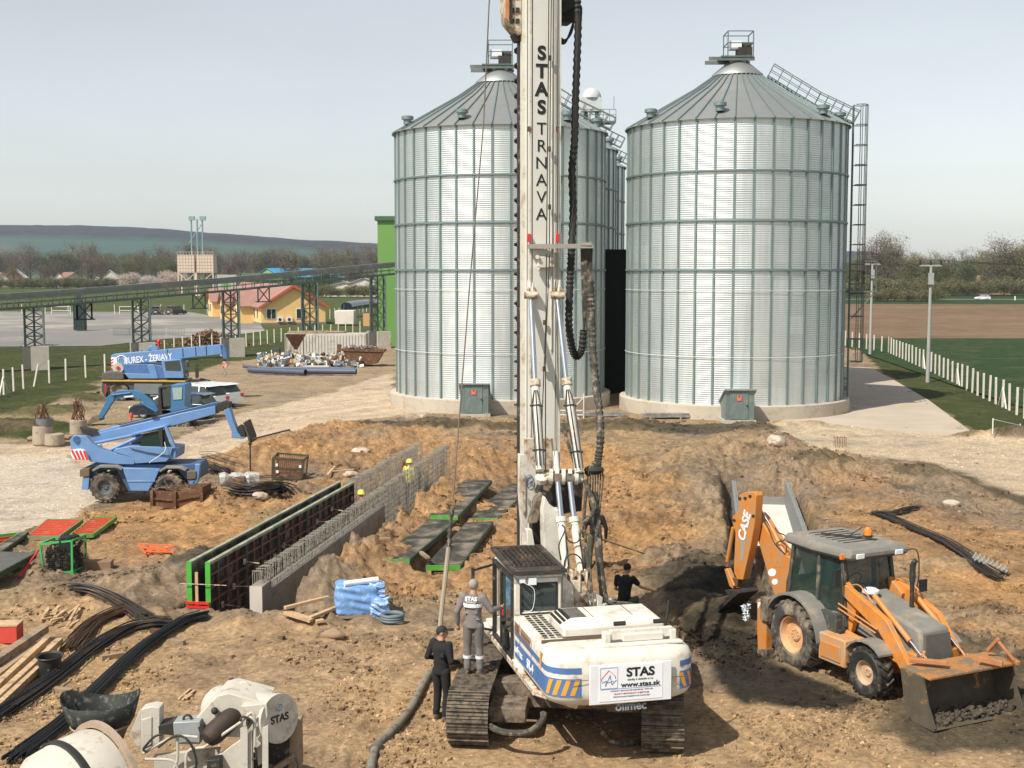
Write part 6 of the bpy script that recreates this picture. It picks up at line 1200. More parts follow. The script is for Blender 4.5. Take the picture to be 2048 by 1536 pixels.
for i in range(4): st_('red_stripe', [(52+i*33, 948), (68+i*33, 938), (108+i*31, 1020), (90+i*30, 1024)], -.06, -.051, redp, cwt, 0)
st_('body', [(420, 930), (560, 905), (905, 920), (950, 930), (945, 1010), (890, 1012), (860, 1040), (600, 1055), (560, 1000), (430, 960)], .1, 1.4, blue); st_('cab_base', [(540, 905), (918, 915), (900, 990), (700, 960), (560, 925)], .02, .1, mat('panel_blue', (.13, .25, .46), .5))
cb_ = st_('cab_pillar', [(845, 740), (870, 740), (950, 925), (915, 930)], .0, .12, blue); st_('cab_pillar', [(790, 750), (830, 745), (838, 918), (815, 918)], .02, .1, dark); st_('cab_roof', [(560, 800), (850, 728), (870, 740), (560, 822)], .0, 1.2, blue)
st_('cab_pillar', [(845, 740), (870, 740), (950, 925), (915, 930)], 1.1, 1.2, blue)
a = MB(); a.slab(PT, KL_(k6, [(670, 800), (850, 760), (905, 918), (640, 905)]), .1, .13); a.obj('cab_window', gl, cb_); a = MB(); a.slab(PT, KL_(k6, [(580, 820), (850, 760), (905, 918), (560, 905)]), 1.1, 1.13); a.obj('cab_window', gl, cb_)
st_('seat', [(650, 860), (720, 850), (740, 915), (650, 912)], .4, .8, dark)
bmq = st_('boom', [(205, 812), (620, 715), (1000, 622), (1282, 562), (1286, 632), (800, 768), (640, 800), (440, 850), (270, 890)], .55, 1.05, blue)
st_('boom_section', [(250, 785), (470, 725), (1300, 525), (1320, 548), (1000, 622), (620, 715), (270, 800)], .65, .95, blue); st_('boom_head', [(1282, 565), (1300, 540), (1360, 520), (1410, 535), (1405, 580), (1340, 605), (1286, 625)], .6, 1.0, dark)
a = MB(); a.slab(PT, KL_(k6, [(460, 722), (1300, 520), (1302, 526), (462, 730)]), .6, .62); a.slab(PT, KL_(k6, [(740, 660), (800, 650), (790, 672), (742, 675)]), .5, .54); a.obj('boom_line', dark, bmq)
a = MB(); a.tube([at(*k6(100, 848), TY+.05), at(*k6(100, 848), TY+1.7)], .13, 16); a.obj('boom_pivot', mat('pivot_blue', (.05, .12, .27), .5), th)
a = MB(); a.tube([at(*k6(395, 935), TY+.3), at(*k6(660, 815), TY+.45)], .07, 12); a.obj('lift_cylinder', blue, th); a = MB(); a.tube([at(*k6(250, 880), TY+.4), at(*k6(640, 800), TY+.5)], .06, 10); a.obj('levelling_cylinder', blue, th)
a = MB(); a.slab(PT, KL_(k6, [(120, 745), (250, 770), (290, 800), (200, 815), (150, 790)]), .5, .9); a.obj('boom_rear_cover', dark, th)
a = MB(); a.tube([at(*k6(567, 700), TY+1.2), at(*k6(567, 665), TY+1.2)], .02, 6); a.lathe([(.07, 0), (.07, .14), (.03, .2)], 10, Matrix.Translation(at(*k6(567, 665), TY+1.2))); a.obj('beacon', redp, th)
st_('fork_arm', [(1350, 580), (1400, 575), (1440, 700), (1475, 790), (1540, 830), (1520, 845), (1422, 835), (1420, 780), (1380, 680)], .6, 1.0, blue)
fk = st_('fork_carriage', [(1515, 705), (1530, 705), (1580, 840), (1585, 885), (1572, 885), (1560, 845)], .2, 1.4, mat('fork_brown', (.07, .055, .04), .8, 0, .2, 5)); st_('carriage_motor', [(1470, 740), (1490, 725), (1530, 760), (1545, 830), (1500, 830), (1475, 790)], .6, 1.0, dark, fk)
for off in (.3, 1.2): q = PT.pt(*k6(1578, 850), off); a = MB(); a.beam(q, q+Vector((1.35, .75, .28)), .1, .05); a.obj('fork_tine', mat('fork_brown', (0, 0, 0)), fk)
q = at(500, 888, TY+.8); a = MB(); a.tube([q, Vector((q.x, q.y, hz(q.x, q.y)+.05))], .03, 6); a.ball(q, .07, 8, 5); a.obj('hanging_rod', dark, th)
a = MB(); a.tube(arc([at(*k6(850, 870), TY-.05), at(*k6(850, 950), TY-.1), at(*k6(740, 1030), TY-.05), at(*k6(720, 1050), TY)], 5), .012, 5); a.obj('hand_rail', letterw, th)
# ================================================================ mobile crane
CY = 86.0; PC = Plane((0, CY, 0), R(4)); PC.o = Vector((at(330, 799, CY).x, CY, 0)); k3 = K(0, 660, 3.938)
cr = thing('mobile_crane', 'long blue telescopic crane with white lettering parked at the grass edge', 'mobile crane', (PC.o.x, CY+1.2, 0))
def sc_(name, pts_, o0, o1, m_, par=cr, bevel=.03, kk=k6): return st_(name, pts_, o0, o1, m_, par, bevel, kk, PC)
dgr = mat('crane_dark_grey', (.06, .065, .065), .6, 0, .15, 2); 
sc_('chassis', [(315, 355), (1030, 355), (1030, 440), (840, 470), (560, 470), (545, 400), (500, 365), (420, 365), (375, 400), (345, 490), (312, 440)], .1, 2.5, dgr); sc_('yellow_deck_edge', [(312, 340), (1028, 348), (1028, 362), (312, 356)], -.06, 2.6, mat('ochre_edge', (.45, .27, .06), .7, 0, .15, 2))
sc_('rear_mudguard', [(312, 335), (318, 280), (430, 270), (495, 290), (500, 335)], .0, 2.5, mat('dark_fender', (.10, .10, .095), .6)); sc_('side_locker', [(590, 370), (830, 370), (830, 470), (590, 455)], .02, .1, mat('locker_grey', (.16, .18, .19), .6)); sc_('front_frame', [(1030, 355), (1200, 360), (1205, 410), (1180, 420), (1100, 470), (1030, 440)], .3, 2.3, dgr)
for px_, off in ((460, .3), (460, 2.2), (1120, .3), (1120, 2.2), (640, .3), (980, .3)):
    c = PC.pt(*k6(460, 440), .3); d_ = (px_-460)/4.266*CY/FPX; c = c+PC.u*d_+PC.n*(off-.3); wheel(cr, c, PC.n*(-1 if off < 1 else 1), .66, .4, .38, mat('brown_rim', (.26, .2, .15), .7), lugs=24, world=True, )
for P_ in ([(340, 375), (352, 375), (352, 460), (340, 460)], [(1085, 395), (1098, 395), (1098, 440), (1085, 440)]): sc_('hazard_board', P_, -.1, -.05, redp)
st2 = sc_('superstructure', [(490, 205), (730, 205), (840, 225), (1010, 215), (1020, 330), (560, 330), (510, 290)], .5, 2.3, mat('crane_deep_blue', (.07, .15, .33), .5)); sc_('side_tray', [(505, 285), (730, 290), (790, 330), (545, 330)], .2, .5, blue); sc_('side_flank', [(700, 215), (760, 205), (800, 330), (740, 330)], .45, .5, blue, st2)  # superstructure and boom head in a deeper blue than the boom
cc_ = sc_('crane_cab', [(820, 175), (985, 165), (1010, 240), (1015, 325), (850, 325), (835, 250)], .1, .9, blue); sc_('cab_window', [(848, 185), (975, 172), (990, 262), (860, 258)], .07, .1, glassm, cc_, 0); sc_('front_window', [(990, 170), (1030, 180), (1030, 310), (1015, 320)], .1, .9, glassm, cc_, 0)
bm2 = sc_('boom', [(420, 120), (1345, 38), (1352, 120), (940, 165), (520, 210), (430, 212), (392, 190), (392, 130)], .8, 1.6, blue); sc_('boom_underside', [(392, 150), (440, 150), (450, 225), (420, 250), (396, 240)], .7, 1.7, letterw, bm2)
for i in range(4): sc_('red_stripe', [(390, 170+i*24), (412, 158+i*24), (412, 170+i*24), (390, 182+i*24)], .69, .699, redp, bm2, 0)
a = MB(); a.tube([PC.pt(*k6(452, 238), .6), PC.pt(*k6(452, 238), .9)], .35, 18); a.obj('winch_drum', mat('drum_cream', (.55, .5, .42), .6), cr); a = MB(); a.tube([PC.pt(*k6(452, 238), .55), PC.pt(*k6(452, 238), .6)], .12, 12); a.obj('drum_hub', redp, cr)
P0 = PC.pt(*k6(512, 180), .79); P1 = PC.pt(*k6(912, 142), .79); text('lettering', 'BUREX - \u017dERIAVY', .60, letterw, bm2, frame((P0+P1)/2, P1-P0, (0, 0, 1)), depth=.004, bold=.012, fit=(P1-P0).length)
q = PC.pt(*k6(482, 182), .785); a = MB(); cq = [q+PC.u*.38*math.cos(t)+Vector((0, 0, .38*math.sin(t))) for t in np.linspace(0, 6.28, 20)]; a.tube(cq, .035, 4, cap=False)
for s_ in (-1, 1): a.tube([q+PC.u*(.12*s_+.1*math.sin(t)*s_)+Vector((0, 0, .22*math.cos(t))) for t in np.linspace(0, 3.14, 7)], .03, 4)
a.obj('round_badge', letterw, bm2)
sc_('boom_top_box', [(690, 70), (740, 45), (780, 60), (800, 88), (700, 95)], .9, 1.5, blue, bm2)
a = MB()
for x in np.linspace(450, 1340, 14): y = 118-(x-420)*.088; a.beam(PC.pt(*k6(x, y), .9), PC.pt(*k6(x+3, y-12), .9), .05)
for x in (870, 1000, 1110, 1200): y = 80-(x-870)*.088; a.slab(PC, KL_(k6, [(x, y), (x+6, y), (x+10, y+75), (x+4, y+75)]), .78, .8)
a.obj('boom_fitting', dark, bm2)
sc_('boom_head', [(1320, 40), (1350, 35), (1370, 80), (1385, 130), (1380, 165), (1350, 160), (1330, 110)], .8, 1.6, mat('crane_deep_blue', (0, 0, 0)), bm2)
a = MB(); q0 = PC.pt(*k6(1362, 165), 1.1); q1 = PC.pt(*k6(1360, 190), 1.1); a.tube([q0, q1], .05, 6); rpq = a.obj('hoist_cable', dark, cr)
sc_('hook_block', [(1338, 195), (1350, 185), (1375, 185), (1386, 200), (1380, 235), (1360, 248), (1342, 232)], .95, 1.3, mat('hook_cream', (.62, .45, .36), .6, 0, .1, 3, (.5, .08, .04), 4, (.5, .55))); a = MB(); q = PC.pt(*k6(1357, 255), 1.1); a.tube(arc([q, q+Vector((.15, 0, -.2)), q+Vector((0, 0, -.4)), q+Vector((-.12, 0, -.25))], 4), .05, 7); a.obj('hook', mat('hook_grey', (.3, .27, .22), .6), cr)
a = MB(); a.beam(PC.pt(*k6(1125, 330), .2), PC.pt(*k6(1128, 215), .2), .08); a.slab(PC, KL_(k6, [(1110, 240), (1140, 240), (1140, 320), (1112, 320)]), .15, .25); a.beam(PC.pt(*k6(1105, 212), .2), PC.pt(*k6(1145, 210), .2), .05)
for x in (1175, 1205): a.beam(PC.pt(*k6(x, 410), -.1), PC.pt(*k6(x, 362), -.1), .06)
a.beam(PC.pt(*k6(1175, 362), -.1), PC.pt(*k6(1205, 362), -.1), .06); a.beam(PC.pt(*k6(1020, 395), 0), PC.pt(*k6(1160, 330), 0), .08)
for i in range(14): a.ball(PC.pt(*k6(random.uniform(1040, 1190), random.uniform(345, 410)), random.uniform(.1, 1)), random.uniform(.08, .18), 6, 4)
a.obj('mirror_and_rails', dark, cr); a = MB(); a.slab(PC, KL_(k6, [(1036, 190), (1060, 195), (1058, 235), (1038, 232)]), .0, .1); a.obj('mirror', black, cr)
# ================================================================ mini excavator
EY = 71.5; PE = Plane((0, EY, 0), 0)
ex = thing('mini_excavator', 'small teal-blue wheeled excavator reaching left over the gravel', 'excavator', (at(350, 855, EY).x, EY+.8, 0))
def se_(name, pts_, o0, o1, m_, par=ex, bevel=.02, kk=k6): return st_(name, pts_, o0, o1, m_, par, bevel, kk, PE)
se_('boom', [(420, 445), (470, 430), (590, 430), (640, 450), (700, 490), (770, 545), (800, 600), (785, 640), (745, 610), (700, 560), (640, 505), (580, 490), (440, 500)], .6, .95, blue2); se_('dipper_stick', [(350, 490), (420, 440), (432, 470), (415, 520), (395, 545), (350, 620), (310, 680), (275, 660), (310, 600), (345, 530)], .62, .92, blue2)
a = MB(); a.tube([PE.pt(*k6(400, 470), .55), PE.pt(*k6(560, 450), .55)], .05, 8); a.tube([PE.pt(*k6(640, 530), .55), PE.pt(*k6(780, 610), .55)], .06, 8); a.obj('cylinder', blue2, ex); se_('lettering_panel', [(500, 475), (580, 470), (585, 485), (505, 492)], .59, .6, plastic_w, bevel=0)
se_('digging_bucket', [(235, 650), (290, 668), (300, 690), (215, 715), (175, 732), (190, 700)], .3, 1.2, mat('bucket_brown', (.16, .12, .085), .8, 0, .2, 4))
eb = se_('cab', [(905, 385), (1020, 378), (1030, 400), (1020, 560), (1050, 580), (1000, 620), (830, 640), (820, 600), (900, 590)], .1, 1.5, blue2); se_('cab_frame', [(795, 400), (905, 390), (905, 405), (815, 415), (825, 590), (905, 600), (905, 640), (790, 650)], .1, 1.4, dark)
se_('cab_window', [(915, 408), (1000, 404), (995, 505), (925, 510)], .06, .1, mat('pane_pale', (.28, .38, .36), .1), eb, 0); se_('cab_window', [(830, 420), (895, 415), (895, 560), (840, 570)], .05, .1, glassm, eb, 0)
se_('undercarriage', [(880, 640), (1080, 640), (1110, 690), (900, 700)], .2, 1.5, dark)
for cx, off in ((1010, 0.15), (1080, .9), (850, .15), (850, 1.5)): c = PE.pt(*k6(cx, 725), off); wheel(ex, c, (0, -1, 0), .34, .28, .17, mat('brown_rim', (0, 0, 0)), lugs=16, world=True, lugh=.02)
# ================================================================ cars
def car(label, x, y, z, rz, L, W_, H, paint, est=True, name='parked_car', cat='car', group=None, scale=1):
    t = thing(name, label, cat, (x, y, z), rz, group)       # nose towards local +y
    w2 = W_/2
    side = [(-L/2, .35), (-L/2-.0, .62), (-L/2+.05, .92), (-L*.2, .96), (L*.18, .95), (L*.42, .80), (L*.49, .62), (L/2, .35), (L*.46, .22), (-L*.46, .22)]
    a = MB(); n_ = len(side); vs = []
    for s_, ins in ((-1, .0), (-.92, .0), (.92, 0), (1, 0)):
        for y_, z_ in side: k_ = .04 if abs(s_) == 1 else 0; vs.append((s_*w2, y_*(1-k_*.6), z_ if abs(s_) == 1 else z_+(.03 if z_ > .7 else 0)))
    fs = [(k*n_+j, k*n_+(j+1) % n_, (k+1)*n_+(j+1) % n_, (k+1)*n_+j) for k in range(3) for j in range(n_)]+[tuple(range(n_))[::-1], tuple(3*n_+j for j in range(n_))]
    a.add(vs, fs); bd = a.obj('body', paint, t, world=False, bevel=.05)
    yr = -L/2+.12 if est else -L*.36; yt = -L/2+.45 if est else -L*.2
    def gh(z0, z1, i0, i1, m_, nm, grow=0, par=bd):
        a = MB(); a.hexa([Vector(q) for q in ((-w2+i0, yr-grow, z0), (w2-i0, yr-grow, z0), (w2-i0, L*.24+grow, z0), (-w2+i0, L*.24+grow, z0), (-w2+i1, yt-grow, z1), (w2-i1, yt-grow, z1), (w2-i1, L*.06+grow, z1), (-w2+i1, L*.06+grow, z1))]); return a.obj(nm, m_, par, world=False, bevel=.03)
    gh(.94, H-.04, .06, .2, glassm, 'window'); gh(H-.07, H, .17, .26, paint, 'roof', .02)
    for y_ in (-L*.30, -.02*L, L*.22 if 0 else L*.10):
        a = MB()
        for s_ in (-1, 1): a.beam((s_*(w2-.05), y_-.05 if y_ < 0 else y_+.08, .94), (s_*(w2-.21), y_ , H-.05), .07)
        a.obj('pillar', paint, bd, world=False)
    for s_ in (-1, 1):
        for y_ in (L*.31, -L*.29):
            a = MB(); M = Matrix.Translation((s_*(w2-.1), y_, .32)) @ Matrix.Rotation(R(90)*s_, 4, 'Y'); a.lathe([(.2, -.1), (.32, -.1), (.33, -.06), (.33, .08), (.31, .11), (.21, .11)], 24, M, close=False); wo_ = a.obj('wheel', black, t, world=False); a = MB(); a.lathe([(0, .08), (.06, .09), (.2, .1), (.21, .06), (0, -.05)], 16, M, close=False); a.obj('rim', steel, wo_, world=False)
        a = MB(); a.box((s_*(w2-.12), -L/2+.02, .75), (.26, .1, .22)); a.obj('tail_light', redp, bd, world=False, bevel=.02); a = MB(); a.box((s_*(w2-.2), L*.485, .64), (.3, .1, .14)); a.obj('headlight', plastic_w, bd, world=False, bevel=.02)
        a = MB(); a.box((s_*(w2+.08), L*.17, .98), (.16, .08, .12)); a.obj('side_mirror', paint, bd, world=False, bevel=.02)
    a = MB(); a.box((0, -L/2-.01, .6), (.5, .03, .12)); a.obj('number_plate', letterw, bd, world=False); a = MB(); a.bb(-w2+.05, w2-.05, -L/2-.03, -L/2+.2, .25, .42); a.obj('bumper', paint, bd, world=False, bevel=.03)
    if scale != 1: t.scale = (scale,)*3
    return t
cwh = mat('car_white', (.78, .8, .82), .25, 0, .02, 1, bump=0, coat=.5); cnavy = mat('car_navy', (.02, .03, .055), .25, .2, .05, 1, bump=0, coat=.6); cblk = mat('car_black', (.012, .013, .014), .2, 0, .05, 1, bump=0, coat=.6)
p = G(462, 815); car('white estate car with red tail light showing, rear towards the road', p.x-1.9, p.y+1.2, 0, R(62), 4.7, 1.85, 1.5, cwh, group='white cars behind the telehandler boom')
p = G(425, 812); car('white estate car half hidden behind the navy car and the blue boom', p.x-.9, p.y-2.0, 0, R(62), 4.6, 1.85, 1.62, cwh, group='white cars behind the telehandler boom')
p = G(360, 838); car('dark navy car whose black nose shows left of the small excavator', p.x-.5, p.y+.6, 0, R(78), 4.9, 1.85, 1.5, cnavy)
p = atz(309, 630, 0); car('black car parked by the far post fence, seen from behind', p.x, p.y+2, 0, R(6), 4.4, 1.85, 1.7, cblk, scale=1.0); p = atz(347, 630, 0); car('dark grey car parked by the far post fence nearer the bungalow', p.x, p.y+2, 0, R(-25), 4.6, 1.9, 1.75, mat('car_grey', (.05, .055, .06), .3, .3, .05, 1, bump=0, coat=.5))
car('white car driving on the road beyond the ploughed field', (1963-1024)/FPX*390, 390, 0, R(90), 4.4, 1.8, 1.45, cwh, group=None, name='moving_car')
# ================================================================ formwork and reinforcement in the trench
def tb_(mb, s0, s1, o0, o1, z0, z1, sk=0):
    mb.hexa([tpt(s0, o0-sk*s0, z0), tpt(s0, o1-sk*s0, z0), tpt(s1, o1-sk*s1, z0), tpt(s1, o0-sk*s1, z0), tpt(s0, o0-sk*s0, z1), tpt(s0, o1-sk*s0, z1), tpt(s1, o1-sk*s1, z1), tpt(s1, o0-sk*s1, z1)])
edged = mat('pale_green_edge', (.22, .25, .16), .75, 0, .3, 3, (.36, .34, .27), 2, (.42, .6), .1)
ribr = mat('rib_red_brown', (.16, .03, .022), .65, 0, .4, 5, (.11, .085, .065), 3, (.42, .58), .2)
for oo, face, lb_ in ((-.92, -1, 'outer row of green-edged wall formwork panels along the left trench side'), (-.56, 1, 'inner row of wall formwork with red ribs facing the trench')):
    t = thing('wall_formwork', lb_, 'formwork', tpt(0, oo, -1.4), 0, 'rows of wall formwork in the trench')
    for k in range(5):
        s0 = k*2.46; s1 = s0+2.44; zb, zt = -1.45, 1.55; a = MB(); tb_(a, s0+.05, s1-.05, oo-.012*face-.01, oo-.012*face+.01, zb, zt-.05); p_ = a.obj('plywood_face', ply, t)
        a = MB(); o1 = oo+.11*face; oa, ob = min(oo, o1), max(oo, o1)
        tb_(a, s0, s1, oa, ob, zt-.07, zt); a.obj('top_rail', edged, t); a = MB(); tb_(a, s0, s1, oa, ob, zb, zb+.06); tb_(a, s0, s0+.06, oa, ob, zb+.06, zt-.07); tb_(a, s1-.06, s1, oa, ob, zb+.06, zt-.07); a.obj('panel_frame', mat('frame_dark', (.075, .06, .045), .8, 0, .4, 5), t)
        a = MB(); oa, ob = min(oo+.005*face, oo+.09*face), max(oo+.005*face, oo+.09*face)
        for i in range(1, 9): z = zb+(zt-zb)*i/9; tb_(a, s0+.06, s1-.06, oa, ob, z-.03, z+.02)
        for s_ in (.62, 1.23, 1.84): tb_(a, s0+s_-.035, s0+s_+.035, oa, ob-.01, zb+.06, zt-.07)
        a.obj('panel_ribs', ribr, t)
    a = MB(); oa, ob = min(oo, oo+.12*face), max(oo, oo+.12*face); tb_(a, -.012, -.002, oa-.005, ob+.005, -1.45, 1.555); a.obj('end_post', mat('post_green', (.06, .36, .04), .5, 0, .15, 3), t)
    if face > 0:
        for i in range(16):
            q0 = tpt(.8+i*.75, oo+.1, random.uniform(.2, 1.1)); a = MB(); a.beam(q0, q0+Vector((random.uniform(.35, .6), -.1, random.uniform(-.05, .05))), .02); a.box(q0, (.05, .12, .14)); a.obj('tie_rod', rustw, t)
a = MB()
for z in (.55, .45): a.beam(tpt(-.06, -1.05, z), tpt(-.06, -.45, z), .06)
solo('formwork_clamp', a, redp, 'red clamp bars holding the near ends of the two green formwork posts', 'clamp')
a = MB(); a.beam(tpt(-.08, -1.2, 1.02), tpt(-.08, 0, 1.02), .016); solo('clamp_rod', a, rustw, 'thin grey rod through the upper ends of the two green formwork posts', 'rod')
a = MB(); a.beam(tpt(-.03, -.78, -1.2), tpt(-.03, -.78, 1.3), .07, .05); solo('timber_stop', a, wood, 'upright light timber stop between the two green formwork posts', 'timber')
a = MB(); a.beam(tpt(.4, -.35, .1), tpt(-.1, .35, -1.3), .05); solo('push_pull_prop', a, dark, 'slim steel prop leaning inside the near end of the trench', 'prop')
# concrete wall with starter bars, right side
t = thing('concrete_wall', 'fresh concrete wall with a pale near end standing in the trench', 'wall', tpt(.3, .6, -1.4)); a = MB(); f_ = []
sk = .022
tb_(a, .29, .3, .45, .77, -1.5, .92, sk); a.obj('wall_end', mat('lit_end_concrete', (.52, .46, .41), .85, 0, .1, 2), t); a = MB(); tb_(a, .3, 1.0, .45, .77, -1.5, .92, sk); tb_(a, 1.0, 12.6, .45, .77, -1.5, .72, sk); a.obj('wall', concd, t, bevel=.015)  # thin end face painted paler than the wall to stand for sunlight
def cage(name, label, s0, s1, z0f, z1, o, skk, step=.14, parent=None, r=.011, dens=1):
    t = thing(name, label, 'reinforcement', tpt(s0, o-skk*s0, z0f(s0))) if parent is None else parent
    for lay in (0, 1):
        a = MB(); oo = o+(lay-.5)*.22; n_ = int((s1-s0)/step)
        for i in range(n_+1):
            s = s0+(s1-s0)*i/n_+random.uniform(-.02, .02); zt = z1+random.uniform(-.015, .02); a.beam(tpt(s, oo-skk*s, z0f(s)), tpt(s, oo-skk*s+random.uniform(-.02, .02), zt), r*2)
            if lay == 0: a.beam(tpt(s, oo-skk*s, zt), tpt(s, oo+.22-skk*s, zt), r*2)
        zz = z1-.06
        while zz > z0f(s0+5)+.1: tb = [tpt(s0+(s1-s0)*j/8, oo-skk*(s0+(s1-s0)*j/8), zz+random.uniform(-.01, .01)) for j in range(9)]; a.tube(tb, r, 4); zz -= .15*dens
        a.obj('bar_layer', cage_m, t)
    return t
cage('starter_bars', 'dense comb of pale starter bars rising from the concrete wall top', .4, 12.5, lambda s: .92 if s < 1 else .7, 1.27, .61, sk, .12, r=.008, dens=2.6)
cage('rebar_cage', 'tall grey rebar cage continuing the concrete wall towards the silos', 12.5, 24.3, lambda s: -1.4, 1.27, .61, sk, .13, r=.008, dens=1.3)
cage('rebar_cage', 'tall grey rebar cage continuing the red-ribbed formwork towards the silos', 12.4, 22.8, lambda s: -1.4, 1.5, -.75, 0, .13, r=.008, dens=1.3)
a = MB()
for i in range(12): z = random.uniform(.3, 1.3); s = random.uniform(19.0, 19.8); a.box(tpt(s, -.58, z), (.03, .3, .1))
solo('red_marking_cloth', a, red, 'red cloth strips tied to the far rebar cage', 'cloth strips')
# channel in the cut behind the digger
cdv = Vector((cdx, cdy, 0)); cnv = Vector((cdy, -cdx, 0))
def cpt(s, o, z): return CH0+cdv*s+cnv*o+Vector((0, 0, z-CH0.z))
t = thing('concrete_channel', 'sloping channel with pale floor slab and grey side walls behind the digger arm', 'channel', cpt(cl/2, 0, -1.2))
def cbx(nm, s0, s1, o0, o1, za, zb, th, m_):
    a = MB(); a.hexa([cpt(s0, o0, za), cpt(s0, o1, za), cpt(s1, o1, zb), cpt(s1, o0, zb), cpt(s0, o0, za+th), cpt(s0, o1, za+th), cpt(s1, o1, zb+th), cpt(s1, o0, zb+th)]); return a.obj(nm, m_, t)
L2 = cl+.3
cbx('floor_slab', -.5, L2, -.7, 1.2, -1.0, -.6, .12, mat('pale_slab', (.62, .57, .53), .85, 0, .08, 1)); cbx('side_wall', -.5, L2, 1.2, 1.36, -1.2, -1.1, 1.5, mat('zinc_grey', (.20, .205, .20), .8, 0, .12, 3)); cbx('side_wall', -.5, L2, -.86, -.7, -1.2, -1.1, 1.5, mat('zinc_grey', (0, 0, 0))); cbx('end_wall', L2-.15, L2, -.7, 1.2, -1.1, -1.1, .9, mat('zinc_grey', (0, 0, 0)))
for o in (-.78, 1.28):
    a = MB()
    for i in range(26): s = -.4+L2*i/26; a.beam(cpt(s, o, -.6), cpt(s, o, .5+random.uniform(0, .12)), .014)
    a.obj('starter_bar_row', cage_m, t)
# ================================================================ panels and materials on the ground
def flatpanel(label, pts_, zoff, th, top, edge, kk, ribs=0, group='formwork panels lying on the clay', cat='formwork panel'):
    P = [kk(*p) for p in pts_]; gz = sum(GH(*p).z for p in P)/4+zoff; Q = [atz(x, y, gz+th) for x, y in P]; c = sum(Q, Vector())/4; t = thing('formwork_board', label, cat, (c.x, c.y, gz), 0, group)
    dz = Vector((0, 0, -th)); a = MB()
    ins = [q+(c-q)*.03 for q in Q]; a.prism([q+Vector((0, 0, -.02 if not ribs else -.09)) for q in ins], (0, 0, .024 if not ribs else .004)); a.obj('plywood_face' if not ribs else 'red_face', top if not ribs else mat('deep_red', (.22, .035, .02), .7, 0, .3, 5), t)
    for i in range(4): A1, B1 = Q[i], Q[(i+1) % 4]; a = MB(); a.beam(A1+dz*.5, B1+dz*.5, .05, th); a.obj('edge_frame', edge if i == 3 or ribs else mat('side_dark_green', (.035, .06, .03), .7, 0, .3, 4), t)
    if ribs:
        for i in range(1, ribs):
            f = i/ribs; a = MB(); a.beam(Q[0].lerp(Q[1], f)+Vector((0, 0, -.02)), Q[3].lerp(Q[2], f)+Vector((0, 0, -.02)), .045, .08); a.obj('cross_rib', red, t)
    return t
kP = K(700, 880, 5.12); kL = K(0, 1000, 4.876); kW = K(340, 900, 3.938); kM = K(0, 1240, 3.413)
flatpanel('dark plywood formwork panel, upper left of the four on the clay', [(820, 768), (1185, 408), (1450, 410), (1105, 775)], .08, .14, ply, green, kP)
flatpanel('dark plywood formwork panel, upper right of the four, partly behind the mast', [(1210, 798), (1640, 450), (1880, 450), (1515, 800)], .08, .14, ply, green, kP)
flatpanel('dark plywood formwork panel with bright green end, lower left of the four', [(260, 1225), (830, 812), (1085, 820), (610, 1215)], .08, .14, ply, green, kP)
flatpanel('dark plywood formwork panel crossed by the hanging rope, lower right of the four', [(780, 1285), (1195, 845), (1460, 835), (1130, 1280)], .08, .14, ply, green, kP)
for x, y, dx, dy, lb_ in ((1150, 860, 120, -25, 'short board on the upper end of the rope-crossed panel'), (300, 1180, 115, 0, 'short board on the near end of the lower left panel'), (720, 1170, 80, 60, 'short wooden block between the two lower dark panels')):
    q0 = atz(*kP(x, y), .75); q1 = atz(*kP(x+dx, y+dy), .75); q0.z = q1.z = GH(*kP(x, y)).z+.28; a = MB(); a.beam(q0, q1, .12, .06); solo('short_board', a, woodg, lb_, 'board', 'short boards on the dark panels')
flatpanel('orange-red ribbed formwork panel, larger one beside the gravel', [(262, 350), (465, 185), (805, 185), (575, 350)], .1, .13, red, mat('grey_green_edge', (.19, .23, .13), .7, 0, .2, 4), kL, 10, 'red ribbed panels by the gravel')
flatpanel('orange-red ribbed formwork panel, narrower right one beside the gravel', [(680, 335), (905, 165), (1135, 160), (912, 325)], .1, .13, red, green, kL, 8, 'red ribbed panels by the gravel')
flatpanel('red formwork panel cut by the left edge of the picture', [(-420, 560), (-60, 340), (185, 315), (-40, 470)], .1, .13, red, green, kL, 4, 'red ribbed panels by the gravel')
flatpanel('long dark formwork board left of the red panels', [(-160, 520), (10, 500), (275, 312), (200, 315)], .1, .1, ply, mat('grey_green_edge', (0, 0, 0)), kL, 0, 'red ribbed panels by the gravel')
flatpanel('big dark weathered panel beside the green cage at the left edge', [(-260, 720), (0, 700), (345, 515), (-60, 500)], .35, .15, mat('grey_ply', (.09, .092, .085), .8, 0, .3, 3), mat('dark_green_edge', (.03, .09, .03), .7, 0, .2, 4), kL, 0, 'red ribbed panels by the gravel')
